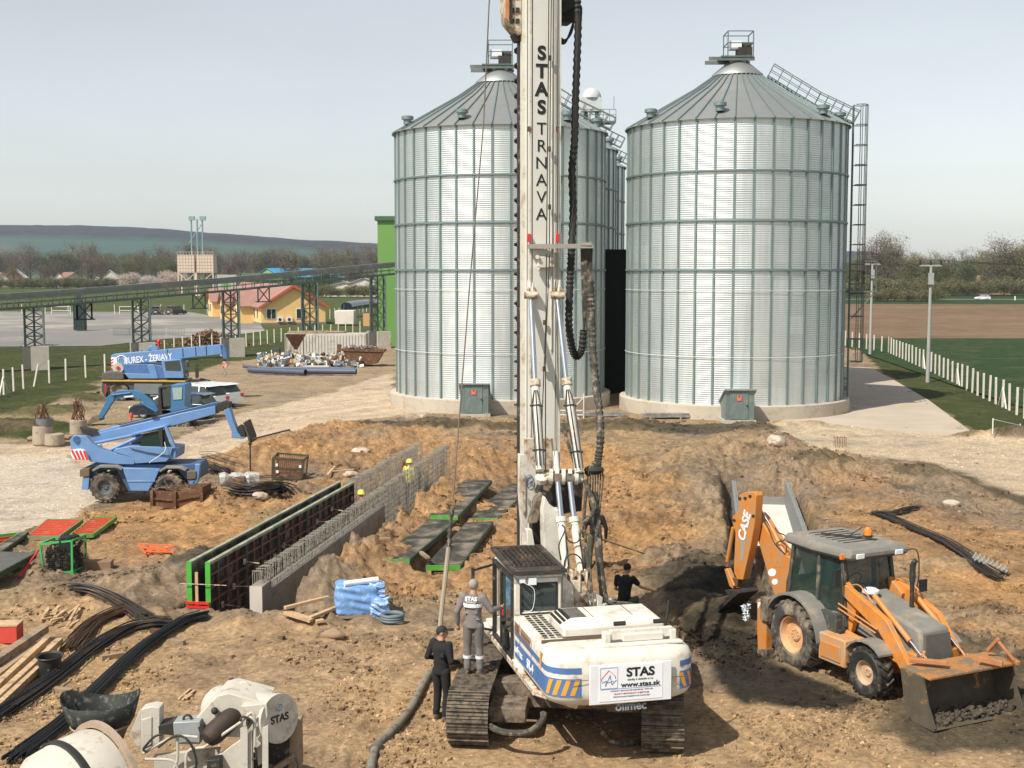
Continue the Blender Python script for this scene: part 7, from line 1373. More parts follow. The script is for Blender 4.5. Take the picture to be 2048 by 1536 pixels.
def bars(name, label, kk, path, w_, n, m_, r=.012, cat='steel bars', group=None, z=.05, spread=1.0, h=.1):
    pts_ = []
    for x, y in path: q = GH(*kk(x, y)); q.z += z; pts_.append(q)
    c = arc(pts_, 5); a = MB(); k = len(c)
    for i in range(n):
        o = max(-1, min(1, random.gauss(0, .5)))*w_*.45; hh = max(0, random.gauss(.5, .5))*h; s0 = random.randint(0, 2); s1 = k-random.randint(0, 2); tt = []
        wob = random.uniform(-.3, .3)*w_
        for j in range(s0, s1):
            d = (c[min(j+1, k-1)]-c[max(j-1, 0)]); d.z = 0; d.normalize(); nrm = Vector((d.y, -d.x, 0)); f = j/k; fan = 1+spread*(abs(f-.5)*1.2)**2
            tt.append(c[j]+nrm*(o*fan+wob*math.sin(f*3+i))+Vector((0, 0, hh+random.uniform(-.004, .004))))
        if len(tt) > 1: a.tube(tt, r, 5)
    for f in (.15, .5, .85):
        q = c[int(f*(k-1))]; a.ball(q, (w_*.3, w_*.3, h*.7), 8, 4)
    return solo(name, a, m_, label, cat, group)
bars('rebar_bundle', 'black rebar bundle fanning out up the bank left of the formwork', kL, [(665, 890), (880, 905), (1080, 985), (1260, 1090), (1440, 1215)], .30, 46, rebar_m, group='steel bar bundles left of the trench', spread=1.5)
bars('rebar_bundle', 'rusty brown rebar bundle crossing under the black one', kL, [(680, 1490), (880, 1270), (1060, 1160), (1270, 1085)], .34, 50, rusty_b := mat('brown_bars', (.10, .055, .03), .7, .3, .3, 8, bump=.1), group='steel bar bundles left of the trench')
bars('rebar_bundle', 'long dark rebar bundle bending from the black tub towards the trench', kM, [(-80, 720), (300, 470), (620, 230), (860, 90), (1050, 45), (1180, 48)], .34, 60, rebar_m, .014, group='steel bar bundles left of the trench')
bars('rebar_bundle', 'black rebar bundle running from the funnel hopper up to the formwork foot', kM, [(60, 1000), (420, 730), (680, 480), (940, 240), (1120, 110), (1260, 30), (1420, -10)], .30, 60, mat('black_bars', (.035, .038, .042), .55, .5, .3, 8, bump=.1), .014, group='steel bar bundles left of the trench')
kR = K(1640, 840, 3.841)
bars('rebar_bundle', 'long dark bar bundle lying across the clay right of the digger', kR, [(405, 735), (560, 785), (760, 870), (950, 950), (1120, 1060), (1240, 1160), (1400, 1250)], .32, 46, rebar_m, .013, spread=1.8, group='bar bundles right of the digger'); bars('rebar_bundle', 'short dark bar bundle forking off above the long one', kR, [(420, 735), (560, 735), (700, 700), (760, 700)], .3, 34, rebar_m, .013, group='bar bundles right of the digger')
kC = K(380, 700, 3.938)
bars('rebar_bundle', 'dark spiky rebar bundle behind the telehandler nose', kC, [(60, 970), (160, 960), (250, 985), (350, 1020)], .6, 50, rebar_m, .012, spread=2, h=.5, group='bar bundles by the telehandler'); bars('rebar_bundle', 'tangled dark rebar bundle in front of the plastic-wrapped roll', kC, [(290, 1120), (450, 1150), (600, 1130), (720, 1130), (800, 1170)], .5, 60, rebar_m, .012, spread=2, h=.35, group='bar bundles by the telehandler')
# corrugated sheet on the long bundle
P = [kR(*p) for p in ((1165, 1140), (1210, 1088), (1330, 1150), (1440, 1200), (1200, 1195))]; a = MB(); q0 = GH(*P[0]); q1 = GH(*P[3]); d = (q1-q0); n_ = 56; wv = Vector((d.y, -d.x, 0)).normalized()*-.6; vs = []
for i in range(n_+1):
    c = q0+d*i/n_+Vector((0, 0, .30+.03*math.sin(i*.9)-.003*i)); vs += [c-wv*.15, c+wv*(1-.008*i)+Vector((0, 0, .03*math.sin(i*.9+.5)))]
a.add(vs, [(2*i, 2*i+1, 2*i+3, 2*i+2) for i in range(n_)]); a.add([v+Vector((0, 0, -.015)) for v in vs], [(2*i, 2*i+2, 2*i+3, 2*i+1) for i in range(n_)]); solo('corrugated_sheet', a, mat('sheet_pale', (.42, .41, .36), .7, .1, .1, 4), 'crumpled pale corrugated sheet at the lower end of the long bar bundle', 'metal sheet', smooth=20)
# green cage crate
GY = GH(*kL(560, 722)).y; PG = Plane((0, GY, 0), R(-8)); PG.o = Vector((GH(*kL(560, 722)).x, GY, 0)); gz = GH(*kL(560, 722)).z
t = thing('cage_crate', 'green wire cage crate filled with dark clamps beside the red panels', 'crate', (PG.o.x, GY+.4, gz)); a = MB(); F = [PG.pt(*kL(x, y)) for x, y in ((425, 722), (705, 700), (700, 398), (390, 430))]; B = [f+PG.n*.8 for f in F]
for i in range(4): j = (i+1) % 4; a.beam(F[i], F[j], .05); a.beam(B[i], B[j], .05); a.beam(F[i], B[i], .05)
a.beam(F[1]+Vector((.0, 0, .05)), F[1]+Vector((0, 0, -.08)), .08); a.obj('crate_frame', mat('bright_green', (.05, .38, .1), .5, 0, .1, 4), t); a = MB()
for (P1, P2, P3, P4) in ((F[0], F[1], F[2], F[3]), (F[1], B[1], B[2], F[2])):
    for i in range(1, 14): a.beam(P1.lerp(P2, i/14), P4.lerp(P3, i/14), .008); a.beam(P1.lerp(P4, i/14), P2.lerp(P3, i/14), .008)
a.obj('wire_mesh', dark, t)
a = MB(); c = (F[0]+B[1])/2
for i in range(170): a.box(c+Vector((random.uniform(-.42, .42), random.uniform(-.3, .3), .1+random.random()**1.5*.62)), (random.uniform(.03, .16), random.uniform(.03, .1), random.uniform(.03, .2)), Euler((random.random(), random.random(), random.random())).to_matrix())
solo('clamp_heap', a, mat('dark_clamps', (.04, .042, .036), .7, .1, .5, 9, (.16, .1, .05), 8, (.56, .6)), 'heap of dark formwork clamps inside the green cage crate', 'clamps')
a = MB(); c = F[2]+PG.n*.1; 
for i in range(14): a.ball(c+Vector((-.05-.35*(i % 7)/7, random.uniform(0, .3), .04-.05*(i//7)*(i % 3))), (.12, .12, .07), 8, 5)
for i in range(6): a.ball(c+Vector((-.34+.05*i, -.05, -.12-.04*(i % 3))), (.06, .05, .16), 8, 5)
solo('jacket', a, cloth_b, 'black jacket thrown over the rim of the green cage crate', 'jacket')
q0 = GH(*kL(190, 765)); q1 = at(*kL(375, 490), GY+.3); a = MB(); a.tube([q0+Vector((0, 0, .05)), q1], .028, 8); a.tube([q0+Vector((0, 0, .05)), q0.lerp(q1, .45)], .038, 8); solo('steel_prop', a, redp, 'red steel prop leaning from the ground to the green cage crate', 'prop')
a = MB(); 
for (p, q) in (((1350, 465), (1720, 500)), ((1350, 465), (1420, 575)), ((1420, 575), (1720, 500)), ((1380, 500), (1640, 545)), ((1420, 540), (1700, 560)), ((1460, 490), (1620, 540)), ((1400, 520), (1650, 520))): A1 = GH(*kL(*p)); B1 = GH(*kL(*q)); a.beam(A1+Vector((0, 0, .12)), B1+Vector((0, 0, .16)), .04)
solo('bracket_pile', a, mat('bright_orange_red', (.75, .14, .04), .5, 0, .1, 4), 'flat pile of orange-red steel brackets on the bank near the trench', 'brackets')
q = GH(*kL(940, 690)); a = MB(); a.box(q+Vector((0, .2, .12)), (.75, .4, .25), Matrix.Rotation(.1, 3, 'Z')); a.box(q+Vector((-.42, .2, .16)), (.25, .4, .28), Matrix.Rotation(-.4, 3, 'Y')); solo('cardboard_box', a, mat('cardboard_brown', (.24, .15, .09), .85, 0, .1, 4), 'flattened brown box on the ground right of the green cage crate', 'box', bevel=.01)
# red and tan carton at the left edge
q = GH(*kL(20, 1410)); t = thing('carton', 'tan carton with red sides at the left edge above the planks', 'box', q); a = MB(); a.box(q+Vector((-.2, .25, .2)), (1.0, .45, .38), Matrix.Rotation(.05, 3, 'Z')); a.obj('carton_body', mat('carton_red', (.55, .06, .045), .7, 0, .08, 4), t, bevel=.008); a = MB(); a.box(q+Vector((-.2, .25, .405)), (1.02, .47, .03), Matrix.Rotation(.05, 3, 'Z')); a.obj('carton_lid', wood, t); a = MB(); a.box(q+Vector((-.35, .01, .15)), (.45, .01, .16), Matrix.Rotation(.05, 3, 'Z')); a.obj('white_label', letterw, t)
# lumber
rl_ = random.Random(4)
def plank(label, p, q, kk, w_, th, m_, z=.05, grp='planks at the left edge', nm='plank'):
    A1 = GH(*kk(*p)); B1 = GH(*kk(*q)); A1.z += z; B1.z += z; a = MB(); a.beam(A1, B1, w_, th); return solo(nm, a, m_, label, 'plank', grp, bevel=.004)
for p, q, w_, th, m_, z, lb_ in (((-60, 340), (150, 190), .22, .1, woodg, .1, 'grey weathered beam, topmost against the carton'), ((-60, 390), (305, 135), .2, .16, woodg, .25, 'long grey beam lying on the others behind the tub'), ((-40, 430), (260, 200), .18, .1, mat('mid_timber', (.36, .25, .15), .8, 0, .2, 5), .12, 'brown plank below the long grey beam'), ((-60, 560), (330, 190), .13, .12, wood, .2, 'bright new plank running up left of the tub'), ((-30, 600), (410, 190), .13, .12, wood, .16, 'second bright plank passing behind the tub'), ((-80, 690), (255, 370), .16, .12, wood, .12, 'bright plank nearest the dark bar bundle'), ((-60, 480), (240, 260), .14, .1, wood, .08, 'yellowish plank under the bright ones'), ((-60, 330), (120, 240), .3, .06, mat('mid_timber', (0, 0, 0)), .05, 'wide board lying under the grey beams')):
    plank(lb_, p, q, kM, w_, th, m_, z)
for i, (x, y, dx, dy) in enumerate(((1030, 85, 100, 15), (1170, 160, 90, 10), (690, 275, 150, -25), (370, 490, 120, 15), (980, 165, 60, 5))): plank(('dark wooden block under the bend of the rebar bundles', 'wooden block right of the black rebar bundle', 'log-like block between the two long rebar bundles', 'light wooden block by the funnel hopper rim', 'small block between the two rebar bundles')[i], (x, y), (x+dx, y+dy), kM, .12, .1, rust if i == 0 else woodg, .05, 'spacer blocks under the bar bundles', 'wooden_block')
for i in range(16):
    x, y = 470+rl_.uniform(-90, 240), 1230+rl_.uniform(-95, 70); an = rl_.uniform(-.2, 1.2); L_ = rl_.uniform(70, 170); plank('offcut in the scattered heap of pale timber offcuts', (x, y), (x+L_*math.cos(an), y-L_*math.sin(an)), kL, .06, .035, wood, .05+i*.01, 'pale timber offcuts', 'timber_offcut')
for i, (p, q) in enumerate((((1220, 550), (1300, 480)), ((1245, 555), (1330, 490)), ((1270, 545), (1310, 520)))): plank('thin pale lath, one of three lying by the white machine', p, q, kM, .05, .03, wood, .03, 'three pale laths', 'lath')
for p, q, w_, z, lb_ in (((905, 1310), (1245, 1225), .1, .2, 'light plank slanting up behind the timber frame by the trench'), ((910, 1310), (1120, 1375), .22, .1, 'wide plank forming the front of the open timber frame'), ((1100, 1365), (1305, 1280), .12, .12, 'plank running right towards the blue pallet'), ((1150, 1385), (1210, 1375), .12, .1, 'short plank end near the blue pallet')): plank(lb_, p, q, kW, w_, .07, wood, z, 'pale planks by the trench end')
kT = K(380, 700, 3.938); plank('pale plank beside the far end of the formwork', (1100, 985), (1290, 970), kT, .12, .05, wood, .15, 'planks behind the formwork'); plank('short pale plank propped behind the formwork', (1085, 1010), (1140, 945), kT, .1, .05, wood, .15, 'planks behind the formwork')
a = MB()
for y0 in (860, 905): A1 = GH(245, y0); B1 = GH(330, y0-20) 
# black tub
q = GH(*kM(345, 385)); t = thing('tub', 'round black rubber tub standing between planks and bar bundle', 'tub', q); a = MB(); a.lathe([(0, .02), (.20, .02), (.235, .4), (.26, .42), (.275, .44), (.265, .45), (.225, .42), (.19, .06), (0, .06)], 28, Matrix.Translation(q) @ Matrix.Rotation(.06, 4, 'X'), close=False); a.obj('tub_wall', mat('black_tub', (.02, .024, .022), .5, 0, .2, 5, DUST, 4, (.56, .7)), t)
# pallet wrapped in blue foil with roll, tarp and coil
q = GH(*kW(1480, 1330)); yaw = R(10); M = Matrix.Translation(q) @ Matrix.Rotation(yaw, 4, 'Z'); t = thing('wrapped_pallet', 'pallet of bags shrink-wrapped in light blue foil near the trench end', 'pallet', q)
foil = mat('blue_foil', (.16, .33, .66), .3, 0, .16, 3, (.34, .52, .8), 5, (.5, .62), .5, 14, spec=.6)
def rock(mb, c, d, seed):
    rs = np.random.RandomState(seed); P_ = rs.rand(12)*6.28; sp_ = MB(); sp_.ball((0, 0, 0), 1, 22, 14); vs = []
    for x, y, z in sp_.v:
        k = 1+.16*math.sin(2.3*x+1.7*z+P_[0])+.13*math.sin(3.1*y-2.2*x+P_[1])+.07*math.sin(6*x+5*y+P_[2])*math.sin(5*z+P_[3])+.04*math.sin(13*y+9*x+P_[4])*math.sin(11*z+P_[5])+rs.uniform(-.025, .025); vs.append(Vector(c)+Vector((x*d[0]*k, y*d[1]*k, z*d[2]*k)))
    return mb.add(vs, sp_.f)
def blob(mb, c, d, M, nx=22, ny=16, nzz=12, amp=.03, seed=0, layers=0):
    rs = np.random.RandomState(seed); ph = rs.rand(6)*6
    sp_ = MB(); sp_.ball((0, 0, 0), 1, nx, nzz*2); vs = []
    for x, y, z in sp_.v:
        k = 1/max(abs(x), abs(y), abs(z))**.82; x, y, z = x*k, y*k, z*k
        w_ = amp*(math.sin(x*5+z*9+ph[0])*math.cos(y*6+z*3+ph[1])+.6*math.sin(z*14+x*7+ph[2])+.5*math.sin(y*13-z*8+ph[3]))+(layers and .009*math.sin(z*layers+x*1.5))
        vs.append(M @ Vector((c[0]+x*(d[0]+w_), c[1]+y*(d[1]+w_), c[2]+z*(d[2]+w_*.6))))
    return mb.add(vs, sp_.f)
a = MB(); blob(a, (0, .45, .42), (.52, .42, .36), M, 60, 0, 26, .011, 1, 11); a.obj('foil_wrap', foil, t, smooth=50); a = MB()
for i in range(3):
    b = MB(); b.bb(-.5, .5, .05+i*.38, .15+i*.38, 0, .08); a.add([M @ Vector(p) for p in b.v], b.f)
a.obj('pallet_board', woodg, t)
a = MB(); a.tube([M @ Vector((-.3, .12, .82)), M @ Vector((.5, .32, .85))], .07, 12); solo('foil_roll', a, plastic_w, 'white foil roll lying on the blue-wrapped pallet', 'roll')
a = MB(); blob(a, (.52, .1, .2), (.2, .2, .26), M, 26, 0, 14, .04, 5); blob(a, (.45, .3, .62), (.2, .2, .16), M, 24, 0, 12, .03, 6); solo('tarpaulin', a, mat('tarp_blue', (.25, .42, .72), .35, 0, .2, 4, (.5, .62, .8), 9, (.5, .58), .6, 16), 'crumpled pale blue tarpaulin hanging off the right of the wrapped pallet', 'tarpaulin')
q = GH(*kW(1745, 1370)); a = MB()
for r_, z in ((.25, .05), (.25, .11), (.25, .17), (.22, .08), (.22, .15)): a.tube([q+Vector((r_*math.cos(t_), .2+r_*math.sin(t_), z)) for t_ in np.linspace(0, 6.28, 26)], .034, 7, cap=False)
solo('pipe_coil', a, mat('coil_grey_blue', (.13, .17, .2), .6, 0, .15, 5), 'grey-blue coil of pipe at the right corner of the wrapped pallet', 'coil')
q = GH(*kW(1280, 1470)); a = MB(); rock(a, q+Vector((0, 0, .03)), (.26, .14, .12), 8); solo('earth_clump', a, clod, 'single dark clump of earth in front of the timber frame', 'earth clump')
# delivery hose over the ground
hp = [(740, 1560), (752, 1505), (790, 1465), (822, 1425), (845, 1380), (860, 1355), (890, 1340), (920, 1328), (935, 1322)]; pts_ = []
for p in hp: q = GH(*p); q.z += .08; pts_.append(q)
a = MB(); a.tube(arc(pts_, 6), .075, 12); t = solo('delivery_hose', a, mat('hose_grey', (.21, .19, .15), .85, 0, .2, 6, (.12, .1, .08), 5, (.5, .6), .3), 'thick grey concrete delivery hose lying left of the crawler track', 'hose')
for f in (1, 6): a = MB(); d = (pts_[f+1]-pts_[f]).normalized(); a.tube([pts_[f]-d*.1, pts_[f]+d*.1], .1, 12); a.obj('coupling', mat('coupling_grey', (.16, .145, .12), .7, .2), t)
# rusty trough beside the telehandler
PB2 = Plane(GH(*K(130, 680, 4.266)(940, 1440)), 0); t = thing('rusty_skip', 'low rusty steel trough with bent sides beside the telehandler wheel', 'skip', PB2.o)
A_ = [PB2.pt(*k6(x, y)) for x, y in ((745, 1415), (940, 1440), (1170, 1390), (1165, 1260), (940, 1295), (745, 1285))]; a = MB(); a.prism([A_[0], A_[1], A_[4], A_[5]], (.02, .06, 0)); a.prism([A_[1], A_[2], A_[3], A_[4]], (.02, .06, 0)); back = Vector((.1, 1.0, 0)); a.prism([A_[0], A_[0]+back, A_[5]+back, A_[5]], (.05, 0, 0)); a.prism([A_[2], A_[2]+back, A_[3]+back, A_[3]], (-.05, 0, 0)); a.prism([A_[0]+back, A_[2]+back, A_[3]+back, A_[5]+back], (0, .05, 0)); a.obj('trough_side', rust, t)
for (i, j) in ((0, 5), (1, 4), (2, 3)): a = MB(); a.beam(A_[i]+Vector((0, -.05, 0)), A_[j]+Vector((0, -.05, .03)), .1); a.obj('corner_post', rust, t)
a = MB(); a.beam((A_[0]+A_[5])/2+Vector((0, -.04, 0)), (A_[1]+A_[4])/2+Vector((0, -.04, 0)), .05); a.beam((A_[2]+A_[3])/2+Vector((0, -.04, 0)), (A_[1]+A_[4])/2+Vector((0, -.04, 0)), .05); a.obj('side_rib', rust, t)
a = MB()
for i in range(40): q = A_[1]+Vector((random.uniform(-.9, .8), random.uniform(.2, .9), random.uniform(.3, .75))); a.beam(q, q+Vector((random.gauss(0, .2), random.gauss(0, .1), random.gauss(0, .15))), .04)
solo('scrap_metal', a, mud, 'scrap steel pieces heaped in the rusty trough', 'scrap')
# mesh crate lying on the clay
PM = Plane(GH(*kC(780, 1030)), R(-6)); t = thing('mesh_crate', 'dark green-brown steel mesh crate tipped on the clay heap', 'crate', PM.o); F = [PM.pt(*kC(x, y)) for x, y in ((650, 1010), (880, 1010), (895, 870), (655, 850))]; B = [f+PM.n*.7+Vector((0, 0, .1)) for f in F]; a = MB()
for i in range(4): j = (i+1) % 4; a.beam(F[i], F[j], .09); a.beam(B[i], B[j], .07); a.beam(F[i], B[i], .07)
a.beam(F[0].lerp(F[3], .5), F[1].lerp(F[2], .5), .06); a.obj('crate_frame', mat('dark_olive_steel', (.06, .055, .03), .75, .1, .3, 5, (.13, .07, .035), 4), t); a = MB()
for i in range(1, 16): a.beam(F[0].lerp(F[1], i/16), F[3].lerp(F[2], i/16), .02); a.beam(F[0].lerp(F[3], i/16), F[1].lerp(F[2], i/16), .02); a.beam(B[0].lerp(B[1], i/16), B[3].lerp(B[2], i/16), .02)
a.obj('wire_mesh', rust, t)
for x, y in ((683, 905), (868, 918), (688, 958)): a = MB(); q = PM.pt(*kC(x, y), -.06); a.box(q, (.09, .02, .11)); a.obj('white_tag', letterw, t)
# plastic wrapped roll
q = GH(*kC(330, 1100)); a = MB(); M = Matrix.Translation(q+Vector((0, .2, .28))); a.tube([M @ Vector((-.5+i*.17, .05*i, .02*math.sin(i*2))) for i in range(9)], [.3+.04*math.sin(i*2.3) for i in range(9)], 18, cap=False); t = solo('wrapped_roll', a, mat('cloudy_foil', (.46, .44, .41), .4, 0, .25, 5, (.25, .23, .21), 7, (.48, .56), .6, 10), 'grey plastic-wrapped roll lying between the dark bar bundles', 'roll'); a = MB(); a.lathe([(0, 0), (.2, 0), (.2, .9)], 14, Matrix.Translation(q+Vector((-.45, .2, .28))) @ Matrix.Rotation(R(90), 4, 'Y'), close=False); a.obj('roll_core', rust, t)
# buckets of concrete with bent bars, far left
for x, y, w_, h_, lb_ in ((340, 908, .5, .95, 'taller concrete block with a grey bucket of bent wire by the road'), (432, 915, .48, .6, 'lower round concrete block leaning by the road edge'), (620, 830, .45, .8, 'concrete block with wire behind the telehandler boom end')):
    q = GH(*k3(x, y)); t = thing('concrete_block', lb_, 'concrete block', q, 0, 'concrete blocks with wire by the road'); a = MB(); a.lathe([(w_*.85, 0), (w_, .1), (w_*.95, h_), (w_*.8, h_+.03), (0, h_)], 16, Matrix.Translation(q)); a.obj('block', mat('block_concrete', (.36, .3, .23), .9, 0, .2, 3, (.22, .18, .14), 3), t); a = MB()
    if y != 915:
        for i in range(26): b0 = random.uniform(0, 6.28); p0 = q+Vector((w_*.8*math.cos(b0), w_*.8*math.sin(b0), h_+.02)); p1 = q+Vector((random.uniform(-.25, .25), random.uniform(-.2, .2), h_+random.uniform(.7, 1.25))); a.tube([p0, p0.lerp(p1, .5)+Vector((random.gauss(0, .1), 0, 0)), p1], .018, 4)
        a.obj('bent_wire', rust, t)
        if y == 908: a = MB(); a.lathe([(w_*.8, h_+.03), (w_*.85, h_+.4), (w_*.7, h_+.4), (w_*.6, h_+.1)], 16, Matrix.Translation(q+Vector((.1, 0, 0)))); a.obj('bucket', mat('bucket_grey', (.14, .15, .16), .6), t)
a = MB()
for i in range(4): q0 = GH(205+i*4, 884+i); q1 = GH(290+i*2, 884+i*2); 
q0 = GH(55, 883); q1 = GH(140, 880)
for i in range(3): a.tube([q0+Vector((0, i*.2, .12)), q1+Vector((0, i*.2, .12))], .11, 8)
solo('round_posts', a, woodg, 'grey round posts lying in the grass behind the concrete blocks', 'posts')
# bollard / hydrant
q = atz(318, 702, 0); a = MB(); a.lathe([(.12, 0), (.12, .9), (.2, .95), (.2, 1.1), (.1, 1.25), (0, 1.3)], 12, Matrix.Translation(q)); a.tube([q+Vector((-.28, 0, .8)), q+Vector((.28, 0, .8))], .1, 8); solo('hydrant', a, redp, 'small red hydrant in the grass behind the crane boom', 'hydrant')
# barrier rail, yard
for i, px in enumerate((230, 262, 300, 340)):
    p0 = atz(px-4, 672, 0); w_ = 2.2; a = MB()
    for z in (.15, 1.05): a.beam(p0+Vector((0, 0, z)), p0+Vector((w_, .1, z)), .05)
    for k in range(12): a.beam(p0+Vector((w_*k/11, 0, .15)), p0+Vector((w_*k/11, 0, 1.05)), .03)
    solo('crowd_barrier', a, cvm, 'grey crowd barrier at the near edge of the paved yard, %s one from the left' % ('first', 'second', 'third', 'fourth')[i], 'barrier', 'crowd barriers at the yard edge')
# ================================================================ junk yard with container
CYy = 130; PK = Plane((0, CYy, 0), R(-3)); PK.o = Vector((at(650, 712, CYy).x, CYy, 0)); kJ = K(400, 400, 4)
t = thing('shipping_container', 'old pale corrugated container behind the junk pile', 'container', PK.o); a = MB(); x0, x1 = at(570, 712, CYy).x, at(732, 712, CYy).x
cm = mat('container_pale', (.52, .5, .45), .7, .1, .12, .6, (.33, .28, .22), .8, (.52, .66)); a.bb(x0, x1, CYy, CYy+2.4, 0, 2.35); a.obj('container_wall', cm, t)
for i in range(26):
    a = MB(); xx = x0+.2+(x1-x0-.4)*i/25; a.bb(xx-.08, xx+.08, CYy-.06, CYy, .15, 2.2); a.obj('wall_rib', cm, t)
a = MB(); a.tube([(x0+1.0+2.9*math.cos(t_)+2, CYy+1.6+1.2*math.sin(t_), 2.45) for t_ in np.linspace(0, 6.28, 30)], .09, 6, cap=False); solo('tank_ring', a, woodg, 'pale ring-shaped tank rim resting on the container roof', 'tank rim')
hx0 = at(592, 700, 126).x; t = thing('hopper', 'rusty brown inverted pyramid hopper on thin legs before the container', 'hopper', (hx0, 126, 0)); a = MB(); a.add([(hx0-.9, 125.2, 2.5), (hx0+.9, 125.2, 2.5), (hx0+.9, 126.8, 2.5), (hx0-.9, 126.8, 2.5), (hx0-.12, 125.9, 1.0), (hx0+.12, 125.9, 1.0), (hx0+.12, 126.1, 1.0), (hx0-.12, 126.1, 1.0)], [(0, 1, 5, 4), (1, 2, 6, 5), (2, 3, 7, 6), (3, 0, 4, 7), (4, 5, 6, 7)]); a.obj('funnel', rust, t)
for sx in (-.85, .85): a = MB(); a.beam((hx0+sx, 125.3, 0), (hx0+sx, 125.3, 2.5), .09); a.obj('leg', rust, t)
t = thing('waste_skip', 'dark rusty skip heaped with scrap at the right of the junk pile', 'skip', (at(725, 735, 118).x, 118, 0)); PS = Plane((at(725, 735, 118).x, 117, 0), 0); a = MB(); a.slab(PS, KL_(kJ, [(1145, 1200), (1470, 1210), (1410, 1310), (1320, 1320), (1160, 1260)]), 0, 1.8); a.obj('skip_body', rust, t); a = MB(); a.slab(PS, KL_(kJ, [(1130, 1190), (1475, 1200), (1475, 1218), (1130, 1208)]), -.08, 1.9); a.obj('skip_rim', rust, t)
a = MB()
for i in range(60): q = PS.pt(*kJ(random.uniform(1160, 1440), random.uniform(1175, 1195)), random.uniform(0, 1.6)); a.box(q, (random.uniform(.1, .6), .3, random.uniform(.05, .3)), Euler((random.random(), random.random(), random.random())).to_matrix())
solo('skip_load', a, mat('mixed_scrap', (.32, .29, .25), .8, 0, .5, 1.3, (.1, .08, .07), .9, (.45, .55)), 'grey mixed scrap heaped in the rusty skip', 'scrap')
for (p, q, r_, lb_) in (((350, 1330), (450, 1345), 13, 'short dark end of the left blue pipe, leftmost'), ((395, 1358), (845, 1378), 24, 'long slate-blue plastic pipe, left of the pair'), ((800, 1368), (1250, 1372), 24, 'long slate-blue plastic pipe, right of the pair'), ((600, 1345), (1240, 1352), 14, 'thin slate-blue pipe lying behind the thick pair')):
    A1 = atz(*kJ(*p), .35); B1 = atz(*kJ(*q), .35); a = MB(); a.tube([A1, B1], r_/4*A1.y/FPX, 16, cap=False); a.tube([B1, A1], (r_/4-1)*A1.y/FPX, 16, cap=False); solo('plastic_pipe', a, mat('slate_blue_pipe', (.07, .085, .14), .5, 0, .1, 1), lb_, 'pipe', 'slate-blue pipes before the junk pile')
jr = random.Random(12); JM = [cm, rust, steel, plastic_w, wood, mat('junk_blue', (.12, .2, .32), .6), mat('junk_dark', (.06, .06, .055), .7), mat('junk_white', (.6, .57, .52), .7)]
a = MB()
for i in range(420):
    q = atz(*kJ(jr.uniform(460, 1300), jr.uniform(1275, 1340)), 0); h_ = jr.random()**2*1.1; a.box(q+Vector((0, 0, h_*.6+.1)), (jr.uniform(.08, .5), jr.uniform(.08, .5), jr.uniform(.05, .35)), Euler((jr.random()*2, jr.random()*2, jr.random()*3)).to_matrix())
    a.m[-6:] = [i % 8]*6
o_ = a.obj('junk_heap', JM, smooth=0); tag(o_, 'low heap of small mixed scrap between the blue pipes and the container', 'junk heap', kind='stuff')
def junk(nm, label, x0, y0, x1, y1, dep, m_, cat, cyl_=False, tilt=0):
    P0 = atz(*kJ((x0+x1)/2, y1), 0); Pl = Plane((P0.x, P0.y, 0), 0); a = MB(); A1 = Pl.pt(*kJ(x0, y1)); B1 = Pl.pt(*kJ(x1, y0)); c = (A1+B1)/2
    if cyl_: a.lathe([(abs(B1.x-A1.x)/2, A1.z), (abs(B1.x-A1.x)/2, B1.z), (0, B1.z)], 16, Matrix.Translation((c.x, P0.y, 0)))
    else: a.box((c.x, P0.y+dep/2, c.z), (abs(B1.x-A1.x), dep, abs(B1.z-A1.z)), Matrix.Rotation(tilt, 3, 'Y'))
    return solo(nm, a, m_, label, cat, bevel=.01)
junk('cage_box', 'dark metal cage box left in the junk pile', 575, 1190, 632, 1280, .9, JM[6], 'box'); junk('gas_bottle', 'pale upright cylinder beside the dark cage box', 690, 1200, 724, 1300, .5, steel, 'cylinder', True)
junk('brown_sheet', 'rust-brown sheet leaning in the middle of the junk pile', 820, 1245, 885, 1290, .1, rust, 'sheet'); junk('cable_drum', 'white cable drum standing in the junk pile', 890, 1250, 1000, 1320, .8, JM[7], 'drum', True); junk('rust_triangle', 'tall rusty wedge of steel in the junk pile', 1092, 1155, 1122, 1300, .3, rust, 'steel wedge', False, .12)
junk('grey_cabinet', 'brown-grey cabinet before the skip', 1222, 1262, 1332, 1325, .8, mud, 'cabinet'); junk('orange_scrap', 'orange-brown scrap sheet on the skip heap', 1190, 1165, 1230, 1195, .5, mat('scrap_orange', (.45, .2, .1), .7), 'sheet'); junk('white_sheet', 'white panel leaning against the skip', 1215, 1205, 1270, 1245, .15, JM[7], 'panel', False, .3)
junk('sack_pile', 'white sacks heaped at the left end of the junk', 470, 1268, 570, 1310, .9, JM[7], 'sacks', False, .05); junk('blue_drum', 'small blue barrel among the scrap', 615, 1290, 660, 1330, .5, JM[5], 'barrel', True); junk('white_slab', 'long white slab on the ground before the scrap', 820, 1328, 1030, 1342, .6, JM[7], 'slab'); junk('wood_pallet_stack', 'pale wooden pallets at the left behind the sacks', 462, 1235, 560, 1265, 1.0, wood, 'pallets'); junk('orange_tank', 'tan-orange box cabinet by the last conveyor tower', 1305, 910, 1360, 1010, 1.2, mat('tan_orange', (.55, .3, .13), .7), 'cabinet')
for i in range(5): junk('corrugated_offcut', 'grey-green corrugated sheet leaning on the container, %s' % ('leftmost', 'second', 'third', 'fourth', 'rightmost')[i], 735+i*20, 1155+i*4, 752+i*20, 1240, .05, shedm, 'sheet')
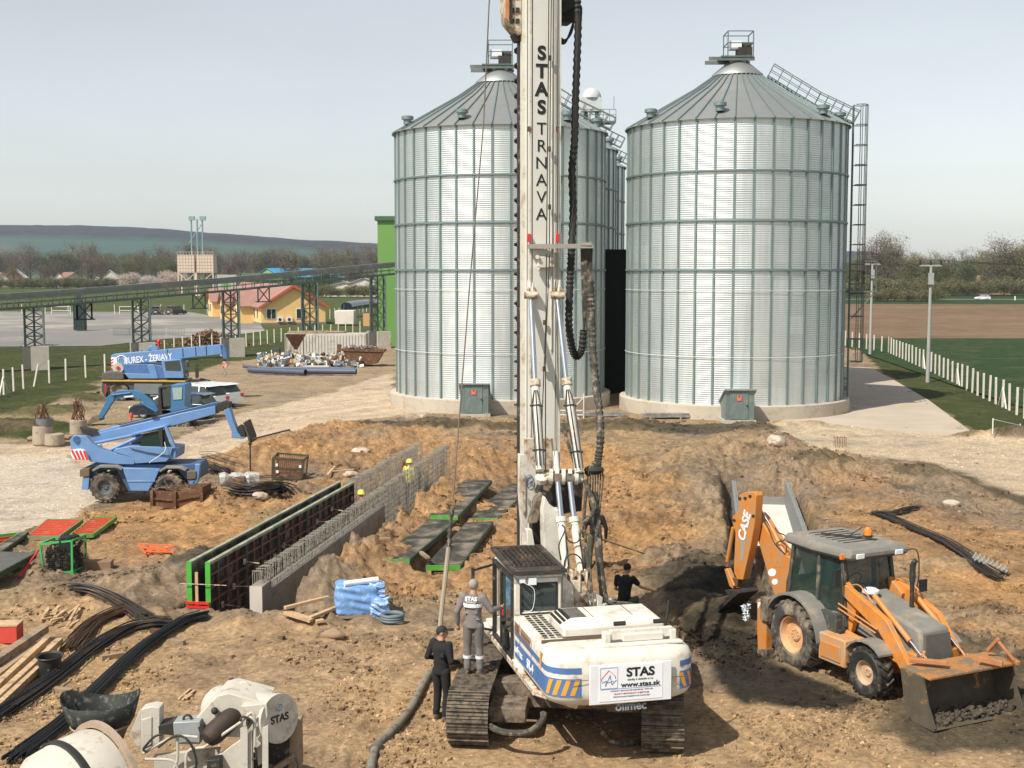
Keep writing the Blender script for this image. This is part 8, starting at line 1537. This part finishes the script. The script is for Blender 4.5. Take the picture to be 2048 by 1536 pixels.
a = MB(); a.bb(0, 1, 0, 1, 0, 1); a.v = [(at(670+v[0]*38, 640, 205).x, 205+v[1]*3, .2+v[2]*2.2) for v in a.v]; solo('water_tank', a, wwall, 'pale box-shaped tank in the compound right of the bungalow', 'tank', bevel=.1)
a = MB()
for i in range(18): x = at(678+i*6, 640, 212).x; a.beam((x, 212, 0), (x+jr.uniform(-.6, .6), 212, jr.uniform(1.5, 3.2)), .08)
solo('stacked_poles', a, cvm, 'thin upright poles stacked in the compound near the last tower', 'poles')
a = MB(); a.tube([atz(655+i*10, 646-i*1.2, 0)+Vector((0, 0, 2.5+.3*math.sin(i*.35))) for i in range(10)], 1.1, 10); a.v = [(x, y+25, z*.8) for x, y, z in a.v]; solo('dark_tarp_tunnel', a, cnavy, 'long dark-blue covered stack in the compound behind the poles', 'covered stack')
# stakes in the clay by the ladder side
a = MB()
for i in range(8): q = GH(1668+i*3.4, 892+(i % 2)*3); a.beam(q, q+Vector((0, 0, .5)), .025)
a.beam(GH(1668, 892)+Vector((0, 0, .42)), GH(1692, 892)+Vector((0, 0, .42)), .02); solo('starter_rods', a, rust, 'small comb of rusty rods sticking out of the sand right of the silo', 'rods')
q = GH(1552, 888); a = MB(); rock(a, q+Vector((0, 0, .1)), (.42, .36, .32), 12); solo('boulder', a, stone, 'pale boulder on the bank before the right silo', 'boulder', smooth=20)
for i, (x, y, s_) in enumerate(((725, 905, .4), (668, 1015, .35), (520, 995, .3), (1905, 1010, .3), (700, 952, .3))):
    q = GH(x, y); a = MB(); rock(a, q+Vector((0, 0, .06)), (s_, s_*.8, s_*.5), 20+i); solo('stone_lump', a, stone, ('pale lump on the bank above the mesh crate', 'pink-white lump beside the tangled bars', 'pale lump left of the mesh crate', 'white lump by the dark puddle on the right', 'pale lump behind the rebar cage')[i], 'stone', smooth=25)
# rocky edge of the trench, right side
for i, (x, y, s_) in enumerate(((640, 1170, .75), (690, 1110, .6), (735, 1062, .6), (770, 1032, .45), (805, 1003, .5), (835, 975, .45), (862, 948, .5))):
    q = GH(x, y); a = MB(); rock(a, q+Vector((0, 0, .15)), (s_*1.1, s_, s_*.75), 40+i); solo('clay_block', a, mat('clay_block_soil', (.42, .33, .235), .95, 0, .35, 2.2, (.27, .2, .14), 1.6, (.45, .62), .8, 9, spec=.1), 'weathered clay block on the right edge of the trench, number %s from the near end' % ('three', 'four', 'five', 'six', 'seven', 'eight', 'nine')[i], 'clay block', 'clay blocks along the trench edge', smooth=40)
# ================================================================ white mixing and pumping machine, bottom left
MY = 18.6; PX = Plane((0, MY, 0), 0); mxr = thing('mixing_machine', 'white mixing and pumping machine with round drum, hopper and tank, bottom left corner', 'mixing machine', (at(280, 1536, MY).x, MY, .4))
mw = mat('pump_white', (.52, .485, .42), .55, 0, .14, 4, (.28, .2, .13), 4, (.54, .68), .12)
def mp_(x, y, off=0): return PX.pt(*kM(x, y), off)
def mb_(name, pts_, o0, o1, m_=None, par=mxr, bevel=.012): a = MB(); a.slab(PX, KL_(kM, pts_), o0, o1); return a.obj(name, m_ or mw, par, bevel=bevel)
ax = Vector((-.62, -.72, -.1)).normalized(); M = Matrix.Translation(at(208, 1570, 18.5)) @ ax.to_track_quat('Z', 'Y').to_matrix().to_4x4()
def dr(nm, prof, m_, par=mxr): a = MB(); a.lathe(prof, 64, M, close=False); return a.obj(nm, m_, par, smooth=40)
ddm = dr('drum', [(0, -.02), (.84, -.02), (.87, .06), (.87, .55), (.84, .62), (.80, .9), (.6, 1.15), (0, 1.25)], mw); dr('drum_rim', [(.86, -.1), (.95, -.1), (.95, -.02), (.86, -.02)], mat('worn_rim', (.36, .27, .2), .7, 0, .2, 4), ddm); dr('rubber_band', [(.872, .5), (.885, .52), (.885, .60), (.86, .62)], black, ddm)
c = at(*kM(690, 760), 19.3); M2 = Matrix.Translation(c); a = MB(); n_ = 36; vs = []
for k, (r_, z) in enumerate(((.44, .12), (.50, .2), (.55, .45))):
    for j in range(n_):
        t_ = 6.283*j/n_; top = .13*abs(math.cos(t_))**3+.03*math.sin(3*t_) if k == 2 else 0; vs.append(c+Vector((r_*(1+.1*abs(math.cos(t_)) if k == 2 else 1)*math.cos(t_), r_*.85*math.sin(t_), z+top)))
a.add(vs, [(k*n_+j, k*n_+(j+1) % n_, (k+1)*n_+(j+1) % n_, (k+1)*n_+j) for k in range(2) for j in range(n_)]); hf = a.obj('hopper_rubber', mat('scuffed_rubber', (.014, .017, .016), .7, 0, .3, 6, (.16, .16, .15), 9, (.52, .68), .15), mxr); sm = hf.modifiers.new('thick', 'SOLIDIFY'); sm.thickness = .015
a = MB(); a.lathe([(.43, .12), (.32, -.15), (.2, -.4)], 30, M2, close=False); a.obj('hopper_funnel', mud, mxr); a = MB(); a.lathe([(.445, .1), (.455, .12), (.445, .14)], 30, M2, close=False); a.obj('hopper_band', woodg, mxr)
mb_('control_cabinet', [(960, 610), (1040, 590), (1090, 600), (1090, 850), (1020, 880), (960, 930)], .3, .55); mb_('support_arm', [(880, 790), (960, 600), (965, 910)], .4, .5); mb_('cabinet_door', [(968, 680), (1035, 660), (1035, 850), (968, 880)], .28, .3)
mb_('motor_housing', [(1180, 700), (1365, 690), (1365, 850), (1190, 850)], .2, .5, mat('grey_blue_motor', (.33, .36, .36), .5, .2, .1, 5)); mb_('motor_housing', [(1075, 720), (1180, 700), (1190, 790), (1080, 780)], .3, .6, dark)
a = MB(); q = mp_(1280, 675, .3); a.tube([q+Vector((.06*math.cos(t_), 0, .06*math.sin(t_))) for t_ in np.linspace(0, 6.28, 14)], .02, 6, cap=False); a.obj('lifting_eye', dark, mxr)
mb_('engine_cover', [(1330, 680), (1480, 520), (1560, 500), (1820, 570), (1740, 640), (1735, 800), (1370, 800)], .35, 1.1); mb_('cover_edge', [(1640, 590), (1820, 570), (1830, 650), (1780, 860), (1730, 830), (1720, 650)], .2, .36)
A1 = at(*kM(1480, 600), 19.9); B1 = at(*kM(1905, 672), 19.0); tk_r = .355; a = MB(); a.tube([A1, A1.lerp(B1, .04), A1.lerp(B1, .97), B1], [tk_r*.9, tk_r, tk_r, tk_r*.97], 40); tk = a.obj('tank', mw, mxr); dd = (B1-A1).normalized(); a = MB(); a.tube([B1-dd*.05, B1+dd*.012], tk_r+.014, 40); a.obj('tank_end_cover', mw, tk)
up_ = Vector((0, 0, 1)); uu = up_.cross(dd).normalized(); text('lettering', 'STAS', .16, letter, tk, frame(B1+dd*.016+Vector((0, 0, .0)), uu, up_), bold=.004); text('lettering', 'www.stas.sk', .06, letter, tk, frame(B1+dd*.016+Vector((0, 0, -.12)), uu, up_)); a = MB(); a.tube([B1+dd*.016+Vector((0, 0, .17))+uu*.05*math.cos(t_)+up_*.05*math.sin(t_) for t_ in np.linspace(0, 6.28, 16)], .006, 4, cap=False); a.obj('round_mark', blue_s, tk)
q = A1.lerp(B1, .45)+Vector((0, 0, .38)); a = MB(); a.tube([q+Vector((.09*math.cos(t_), 0, .09*math.sin(t_))) for t_ in np.linspace(0, 6.28, 20)], .028, 8, cap=False); a.obj('lifting_ring', mw, tk)
a = MB(); P1, P2 = at(*kM(1410, 820), 18.7), at(*kM(1640, 610), 19.1); d = P2-P1; a.tube([P1-d*.03, P1+d*.03, P1+d*.2, P1+d*.8, P2-d*.05, P2+d*.04], [.07, .13, .17, .165, .12, .04], 22); sx_ = a.obj('exhaust_silencer', mat('burnt_steel', (.05, .035, .028), .7, .3, .3, 6), mxr); a = MB(); a.tube([P1+d*.2+Vector((-.14, 0, 0)), P1+d*.25+Vector((-.2, 0, .1))], .06, 8); a.tube(arc([at(*kM(1600, 600), 19), at(*kM(1590, 550), 19), at(*kM(1530, 545), 19)], 4), .02, 6); a.obj('exhaust_stub', dark, sx_)
a = MB()
for p in ([(980, 910), (1180, 800), (1350, 800)], [(1210, 800), (1210, 960), (1160, 1060)], [(1270, 1060), (1280, 900), (1390, 870)], [(990, 950), (1180, 960), (1215, 1040)], [(1390, 870), (1640, 700), (1730, 640), (1740, 900)]): a.tube(arc([mp_(x, y, .1) for x, y in p], 4), .022, 8)
a.obj('tube_frame', mw, mxr)
a = MB(); P_ = [(1100, 950), (1420, 870), (1560, 870), (1260, 1080), (1080, 1080)]; a.slab(PX, KL_(kM, [(1050, 930), (1500, 880), (1480, 960), (1350, 1060), (1050, 1060)]), .4, .5); a.obj('base_plate', mw, mxr); mb_('side_plate', [(1480, 930), (1720, 760), (1725, 1080), (1480, 1080)], .15, .25); mb_('side_plate', [(1740, 830), (1820, 790), (1815, 960), (1760, 1000)], .4, .5)
a = MB()
for x0_, x1_ in ((1640, 1690), (1790, 1830)): a.slab(PX, KL_(kM, [(x0_, 740), (x1_, 720), (x1_, 1060), (x0_, 1060)]), .1, .14)
a.obj('stand_leg', mw, mxr)
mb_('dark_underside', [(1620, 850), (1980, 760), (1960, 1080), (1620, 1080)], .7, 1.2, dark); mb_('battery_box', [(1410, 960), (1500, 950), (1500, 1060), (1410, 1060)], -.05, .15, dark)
for p in ([(1080, 870), (1200, 790), (1290, 830), (1340, 960), (1320, 1060)], [(1100, 780), (1050, 800), (980, 880), (1010, 900)], [(1740, 870), (1750, 940), (1720, 950)], [(1980, 950), (2010, 940), (2030, 1000), (2000, 1060)], [(1640, 690), (1660, 660), (1720, 690), (1690, 740)]): a = MB(); a.tube(arc([mp_(x, y, .05) for x, y in p], 5), .018, 7); a.obj('hydraulic_hose', dark, mxr)
a = MB(); a.ball(mp_(1465, 620, .3), .055, 10, 6); a.ball(mp_(1695, 700, .1), (.04, .04, .07), 8, 5); a.obj('valve', dark, mxr)
c = at(*kM(1985, 850), 19.6); a = MB(); a.box(c, (.3, .5, .75)); solo('wood_box', a, woodg, 'weathered wooden box standing right of the white machine tank', 'wooden box', bevel=.01); c = at(*kM(1960, 960), 19.2); a = MB(); a.box(c+Vector((-.15, 0, -.1)), (.6, .12, .08), Matrix.Rotation(-.6, 3, 'Y')); solo('wood_beam', a, woodg, 'short beam leaning at the foot of the wooden box', 'beam')
# ================================================================ people
def melt(a, name, m_, par, vox, sm=3):      # one continuous surface out of overlapping limbs
    o = a.obj(name, m_, par, world=False, smooth=0); r_ = o.modifiers.new('r', 'REMESH'); r_.mode = 'VOXEL'; r_.voxel_size = vox; r_.use_smooth_shade = True
    q = o.modifiers.new('s', 'SMOOTH'); q.iterations = sm; q.factor = .6
    bpy.context.view_layer.update(); me = D.meshes.new_from_object(o.evaluated_get(bpy.context.evaluated_depsgraph_get())); o.modifiers.clear(); o.data = me; me.name = name; return o
def limb(a, pts_, rr, n=14):
    a.tube(pts_, rr, n)
    for p, r_ in zip(pts_, rr): a.ball(p, r_, 12, 8)
def trunk_(a, secs, sd, n=18):        # elliptical sections: centre, half width, half depth
    vs = []; fs = []; k = len(secs)
    for i, (c, w_, dpt) in enumerate(secs):
        up_ = (secs[min(i+1, k-1)][0]-secs[max(i-1, 0)][0]).normalized(); s2 = (sd-up_*sd.dot(up_)).normalized(); f2 = up_.cross(s2)
        for j in range(n): t_ = 6.2832*j/n; vs.append(c+s2*w_*math.cos(t_)+f2*dpt*math.sin(t_))
    for i in range(k-1):
        for j in range(n): q = (j+1) % n; fs.append((i*n+j, i*n+q, (i+1)*n+q, (i+1)*n+j))
    fs += [tuple(range(n))[::-1], tuple((k-1)*n+j for j in range(n))]; a.add(vs, fs)
def person(label, loc, rz, J, top, legs, hairm, shoes=boot, cap=None, sleeves=True, gloves=None, helmet=None, scale=1, stripes=False):
    t = thing('person', label, 'person', loc, rz); S_ = Vector
    d = dict(pel=(0, 0, .95), sp=(0, 0, 1.15), ch=(0, .0, 1.36), nk=(0, .0, 1.5), hd=(0, .03, 1.63), ht=(0, .02, 1.72), ls=(-.18, 0, 1.43), rs=(.18, 0, 1.43), le=(-.24, -.02, 1.15), re=(.24, -.02, 1.15), lw=(-.25, .06, .9), rw=(.25, .06, .9), lh=(-.10, 0, .92), rh=(.10, 0, .92), lk=(-.11, .02, .5), rk=(.11, .02, .5), la=(-.11, -.02, .09), ra=(.11, -.02, .09), lt=(-.13, .15, .04), rt=(.13, .15, .04)); d.update(J); d = {k: S_(v) for k, v in d.items()}
    sd0 = (d['rs']-d['ls']).normalized(); pel, sp_, ch, nk, hd, ht = d['pel'], d['sp'], d['ch'], d['nk'], d['hd'], d['ht']; fw = S_(J.get('face', (0, 1, 0))).normalized(); up2 = (ht-nk).normalized()
    a = MB(); trunk_(a, [(pel, .13, .095), (sp_, .125, .09), (ch, .15, .10), (nk-S_((0, 0, .03)), .08, .06)], sd0); limb(a, [nk-S_((0, 0, .05)), nk.lerp(hd, .45)], [.06, .055])
    a.ball(hd+up2*.012, (.078, .094, .105), 16, 12); a.ball(hd+fw*.03-up2*.055, (.058, .06, .055), 12, 8)
    for k in 'lr':
        limb(a, [d[k+'s'], d[k+'e'], d[k+'w']], [.048, .038, .027]); dr_ = (d[k+'w']-d[k+'e']).normalized(); side = dr_.cross(S_((0, 1, .2))).normalized(); pn = side.cross(dr_); w_ = d[k+'w']
        limb(a, [w_, w_+dr_*.05, w_+dr_*.085], [.027, .032, .034], 10)
        for o_, L_ in ((-.030, .062), (-.010, .078), (.010, .073), (.029, .055)): b0 = w_+dr_*.09+side*o_; limb(a, [b0, b0+dr_*L_*.55+pn*.008, b0+dr_*L_+pn*.028], [.0105, .010, .008], 7)
        limb(a, [w_+dr_*.03-side*.03, w_+dr_*.07-side*.055+pn*.015, w_+dr_*.10-side*.058+pn*.035], [.014, .012, .010], 7)
        limb(a, [d[k+'h'], d[k+'k'], d[k+'a']], [.07, .048, .036])
    melt(a, 'body', skin, t, .009, 2)
    dn = (pel-sp_).normalized(); a = MB(); trunk_(a, [(pel+dn*.07, .162, .125), (pel, .158, .122), (sp_, .15, .118), (ch, .185, .130), (ch.lerp(nk, .45), .155, .105), (nk-S_((0, 0, .035)), .085, .075), (nk+S_((0, 0, .0)), .07, .066)], sd0)
    for k in 'lr':
        if sleeves: limb(a, [d[k+'s'], d[k+'s'].lerp(d[k+'e'], .5), d[k+'e'], d[k+'e'].lerp(d[k+'w'], .5), d[k+'w']], [.078, .068, .058, .052, .042])
        else: limb(a, [d[k+'s'], d[k+'s'].lerp(d[k+'e'], .55)], [.078, .066])
    for _ in range(26):      # folds of the cloth
        q = sp_.lerp(ch, random.uniform(-.6, 1))+sd0*random.uniform(-.13, .13)+S_((0, random.choice((-.105, .1)), 0)); a.ball(q, (random.uniform(.03, .07), .02, random.uniform(.008, .018)), 8, 5)
    melt(a, 'jacket' if sleeves else 'shirt', top, t, .014)
    a = MB(); trunk_(a, [(pel-dn*.10, .135, .108), (pel, .15, .118), (pel+dn*.08, .155, .12)], sd0)
    for k in 'lr':
        h_, kn, an = d[k+'h'], d[k+'k'], d[k+'a']; limb(a, [h_, h_.lerp(kn, .5), kn, kn.lerp(an, .5), an+S_((0, 0, .04)) if (kn-an).length > .1 else an], [.098, .088, .074, .068, .066])
        for _ in range(7): q = kn.lerp(an, random.uniform(-.3, 1)); a.ball(q+S_((random.uniform(-.03, .03), random.choice((-.05, .05)), 0)), (.05, .03, .012), 8, 5)
    melt(a, 'trousers', legs, t, .014)
    for k in 'lr':
        a = MB(); f = d[k+'t']-d[k+'a']; f.z = 0; f.normalize(); sd = S_((f.y, -f.x, 0)); b_ = d[k+'a']; zz = b_.z-.09
        pr = [b_-f*.09, b_-f*.02+sd*.05, b_+f*.1+sd*.055, b_+f*.19+sd*.03, b_+f*.2-sd*.02, b_+f*.1-sd*.05, b_-f*.02-sd*.045]; a.prism([S_((q.x, q.y, zz)) for q in pr], (0, 0, .085)); a.tube([S_((b_.x, b_.y, zz+.06)), b_+S_((0, 0, .09))], .058, 10); a.obj('boot', shoes, t, world=False, bevel=.02)
    F = (d['hd']-d['nk']); fw = J.get('face', (0, 1, 0)); fw = S_(fw).normalized(); up2 = (d['ht']-d['nk']).normalized(); sd = fw.cross(up2).normalized(); hc2 = d['hd']
    a = MB(); a.ball(hc2+fw*.1-up2*.02, (.015, .02, .028), 6, 4); a.obj('nose', skin, t, world=False)
    for s_ in (-1, 1):
        a = MB(); a.ball(hc2+fw*.087+sd*.032*s_+up2*.01, (.012, .012, .008), 6, 4); a.obj('eye', hair_d, t, world=False); a = MB(); a.ball(hc2+sd*.085*s_-up2*.01, (.014, .022, .032), 8, 5); a.obj('ear', skin, t, world=False)
    a = MB(); a.ball(hc2+fw*.09-up2*.055, (.025, .008, .006), 6, 3); a.obj('mouth', mat('lips', (.35, .12, .1)), t, world=False)
    if helmet:
        a = MB(); a.lathe([(.135, 0), (.12, .02), (.115, .07), (.08, .12), (0, .14)], 18, Matrix.Translation(hc2+S_((0, 0, .03)))); a.obj('helmet', helmet, t, world=False)
    else:
        a = MB(); Mh = Matrix.Identity(3); sp2 = MB(); sp2.ball((0, 0, 0), 1, 18, 12); vs = []
        for q in sp2.v:
            q = S_(q); loc_ = q.dot(S_((0, 1, 0)))
            vs.append(hc2+up2*.03-fw*.012+sd*q.x*.088+fw*q.y*.103+up2*q.z*.102)
        keep = [f for f in sp2.f if sum(sp2.v[i][2]-.75*sp2.v[i][1] for i in f)/4 > -.3]
        a.add(vs, keep); a.obj('cap' if cap else 'hair', cap or hairm, t, world=False)
        if cap: a = MB(); a.box(hc2+fw*.15+up2*.05, (.14, .14, .018), Matrix.Rotation(math.atan2(fw.y, fw.x)-math.pi/2, 3, 'Z')); a.obj('cap_peak', cap, t, world=False, bevel=.008)
    if gloves:
        for k in 'lr': a = MB(); dr_ = (d[k+'w']-d[k+'e']).normalized(); a.ball(d[k+'w']+dr_*.06, (.05, .045, .065), 8, 6); a.obj('glove', gloves, t, world=False)
    if stripes:
        rf = mat('reflective_tape', (.7, .7, .72), .4); a = MB(); a.lathe([(.168, 1.27), (.172, 1.30), (.172, 1.33), (.168, 1.34)], 24, Matrix.Diagonal((1.1, .93, 1, 1)), close=False); a.obj('reflective_band', rf, t, world=False)
        for k in 'lr': q = d[k+'k'].lerp(d[k+'a'], .42); a = MB(); a.tube([q-S_((0, 0, .025)), q+S_((0, 0, .025))], .079, 16); a.obj('reflective_band', rf, t, world=False)
    t.scale = (scale,)*3; return t
q = atz(947, 1349, 1.37)
pm1 = person('grey-haired man in grey workwear with reflective bands standing on the left crawler track', q, R(-14), dict(rw=(.42, .26, 1.2), re=(.33, .02, 1.2), lw=(-.3, .02, .92), le=(-.29, -.06, 1.17), lk=(-.12, .03, .5), rk=(.10, .05, .5), lt=(-.14, .14, .04), rt=(.2, .12, .04), ra=(.12, 0, .09), face=(.15, 1, -.1)), cloth_g, cloth_g2, hair_g, stripes=True, scale=.99)
text('lettering', 'STAS', .1, letterw, pm1, Matrix.Translation(q) @ Matrix.Rotation(R(-14), 4, 'Z') @ frame((0, -.158, 1.42), (1, 0, 0), (0, .12, 1)), bold=.003); text('lettering', 'TRNAVA', .045, letterw, pm1, Matrix.Translation(q) @ Matrix.Rotation(R(-14), 4, 'Z') @ frame((0, -.164, 1.36), (1, 0, 0), (0, .05, 1)))
q = GH(883, 1440); person('man in black cap and black clothes standing beside the crawler track', q, R(-38), dict(lw=(-.22, .2, 1.08), le=(-.27, -.08, 1.16), rw=(.2, .24, 1.06), re=(.27, -.04, 1.15), lk=(-.1, .02, .5), rk=(.11, .03, .5), face=(.75, .7, 0)), cloth_b, cloth_b, hair_d, cap=mat('black_cap', (.02, .02, .02), .8), scale=1.0)
q = GH(1190, 1140); pm3 = person('man in dark jacket and olive trousers behind the mast carrying a long bar', q, R(8), dict(rw=(.3, .04, .86), re=(.29, -.03, 1.14), lw=(-.3, .1, .9), le=(-.3, -.02, 1.14), lk=(-.13, .03, .5), rk=(.14, .03, .5), la=(-.16, -.02, .09), ra=(.16, 0, .09), lt=(-.2, .14, .04), rt=(.2, .14, .04)), cloth_b, olive, hair_d, gloves=mat('yellow_glove', (.5, .45, .06), .8), scale=1.02)
a = MB(); h_ = q+Vector((.32, .03, .80)); A1 = at(1207, 1092, h_.y); B1 = at(1288, 1107, h_.y-.2); a.tube([h_, B1+(B1-h_)*.02], .018, 8); a.tube([h_, h_-(B1-h_).normalized()*1.1], .018, 8); solo('steel_bar', a, dark, 'long thin steel bar in the gloved hand of the man behind the mast', 'bar')
q = at(1250, 1144, 29.6); zt = 1.42; q.z = max(hz(q.x, q.y), q.z-zt*.98); person('man in black T-shirt kneeling behind the rig beside the hose coils', (q.x, 29.6, q.z), R(-24), dict(pel=(0, -.05, .52), sp=(0, -.02, .74), ch=(0, .04, .98), nk=(0, .07, 1.12), hd=(.02, .11, 1.25), ht=(.03, .12, 1.34), ls=(-.19, .03, 1.04), rs=(.19, .04, 1.04), le=(-.25, .06, .76), lw=(-.15, .28, .66), re=(.33, .16, .84), rw=(.52, .36, .74), lh=(-.1, -.04, .5), rh=(.1, -.04, .5), lk=(-.15, .3, .09), rk=(.16, .36, .5), la=(-.13, -.2, .09), ra=(.16, .28, .09), lt=(-.13, -.3, .04), rt=(.17, .44, .04), face=(.35, .9, -.3)), cloth_b, olive, hair_d, sleeves=False, scale=1)
o_ = tpt(11.8, -.05, -.42); person('worker with yellow helmet in the trench near the formwork end', o_, R(60), dict(face=(0, 1, -.4)), mat('dark_work_shirt', (.25, .08, .05), .85), cloth_b, hair_d, helmet=hivis)
o_ = tpt(19.0, -.25, -.42); person('worker with yellow helmet and hi-vis top between the far rebar cages', o_, R(-20), dict(), hivis, cloth_b, hair_d, helmet=hivis)
for px, lb_ in ((717, 'distant worker in grey standing behind the container'), (728, 'distant worker in dark clothes by the last conveyor tower')): q = atz(px, 690, 0); person(lb_, (at(px, 680, 143).x, 143, .0), R(30 if px < 720 else 160), {}, cloth_g if px < 720 else cloth_b, cloth_b, hair_d)
# far ruin and delineator
p = Vector(((1990-1024)/FPX*480, 480, 0)); t = thing('ruin', 'roofless reddish brick ruin with chimney under the right-hand trees', 'ruin', p); br = mat('ruin_brick', (.36, .22, .17), .9, 0, .2, .6); a = MB(); a.bb(p.x-6, p.x+6, p.y, p.y+.4, 0, 1.0); a.bb(p.x-6, p.x+6, p.y, p.y+.4, 3.0, 3.6)
for x in (-5.6, -3.3, -1, 1.3, 3.6, 5.6): a.bb(p.x+x-.5, p.x+x+.5, p.y, p.y+.4, 1, 3)
a.obj('wall', br, t); a = MB(); a.bb(p.x-7, p.x-6, p.y, p.y+1, 0, 7); a.obj('chimney', br, t)
p = Vector(((2028-1024)/FPX*384, 384, 0)); a = MB(); a.box(p+Vector((0, 0, .6)), (.3, .2, 1.2)); a.box(p+Vector((0, -.02, .9)), (.32, .2, .2)); solo('road_marker_post', a, letterw, 'small white marker post beside the distant road', 'marker post')
a = MB(); q0 = GH(1985, 868); q1 = GH(2040, 862); a.beam(q0, q0+Vector((0, 0, .8)), .04); a.tube([q0+Vector((0, 0, .75)), q1+Vector((0, 0, .3))], .02, 5); a.beam(q1, q1+Vector((0, 0, .4)), .04); solo('tape_barrier', a, frame_w, 'thin striped tape strung low over the grass at the right edge', 'tape')
# ---------------------------------------------------------------- labels that single out look-alikes by their place in the row
def ordinal(n): return {1: 'first', 2: 'second', 3: 'third', 4: 'fourth', 5: 'fifth', 6: 'sixth', 7: 'seventh', 8: 'eighth', 9: 'ninth', 10: 'tenth'}.get(n, '%d%s' % (n, 'th' if 10 < n % 100 < 14 else {1: 'st', 2: 'nd', 3: 'rd'}.get(n % 10, 'th')))
rows = {}
for o in COL.objects:
    if o.parent is None and 'label' in o and 'group' in o: rows.setdefault((o['group'], o['label']), []).append(o)
for (gr, lb_), os_ in rows.items():
    if len(os_) > 1:
        os_.sort(key=lambda o: o.location.x/max(1, o.location.y))
        for i, o in enumerate(os_): o['label'] = '%s, %s from the left' % (lb_, ordinal(i+1))
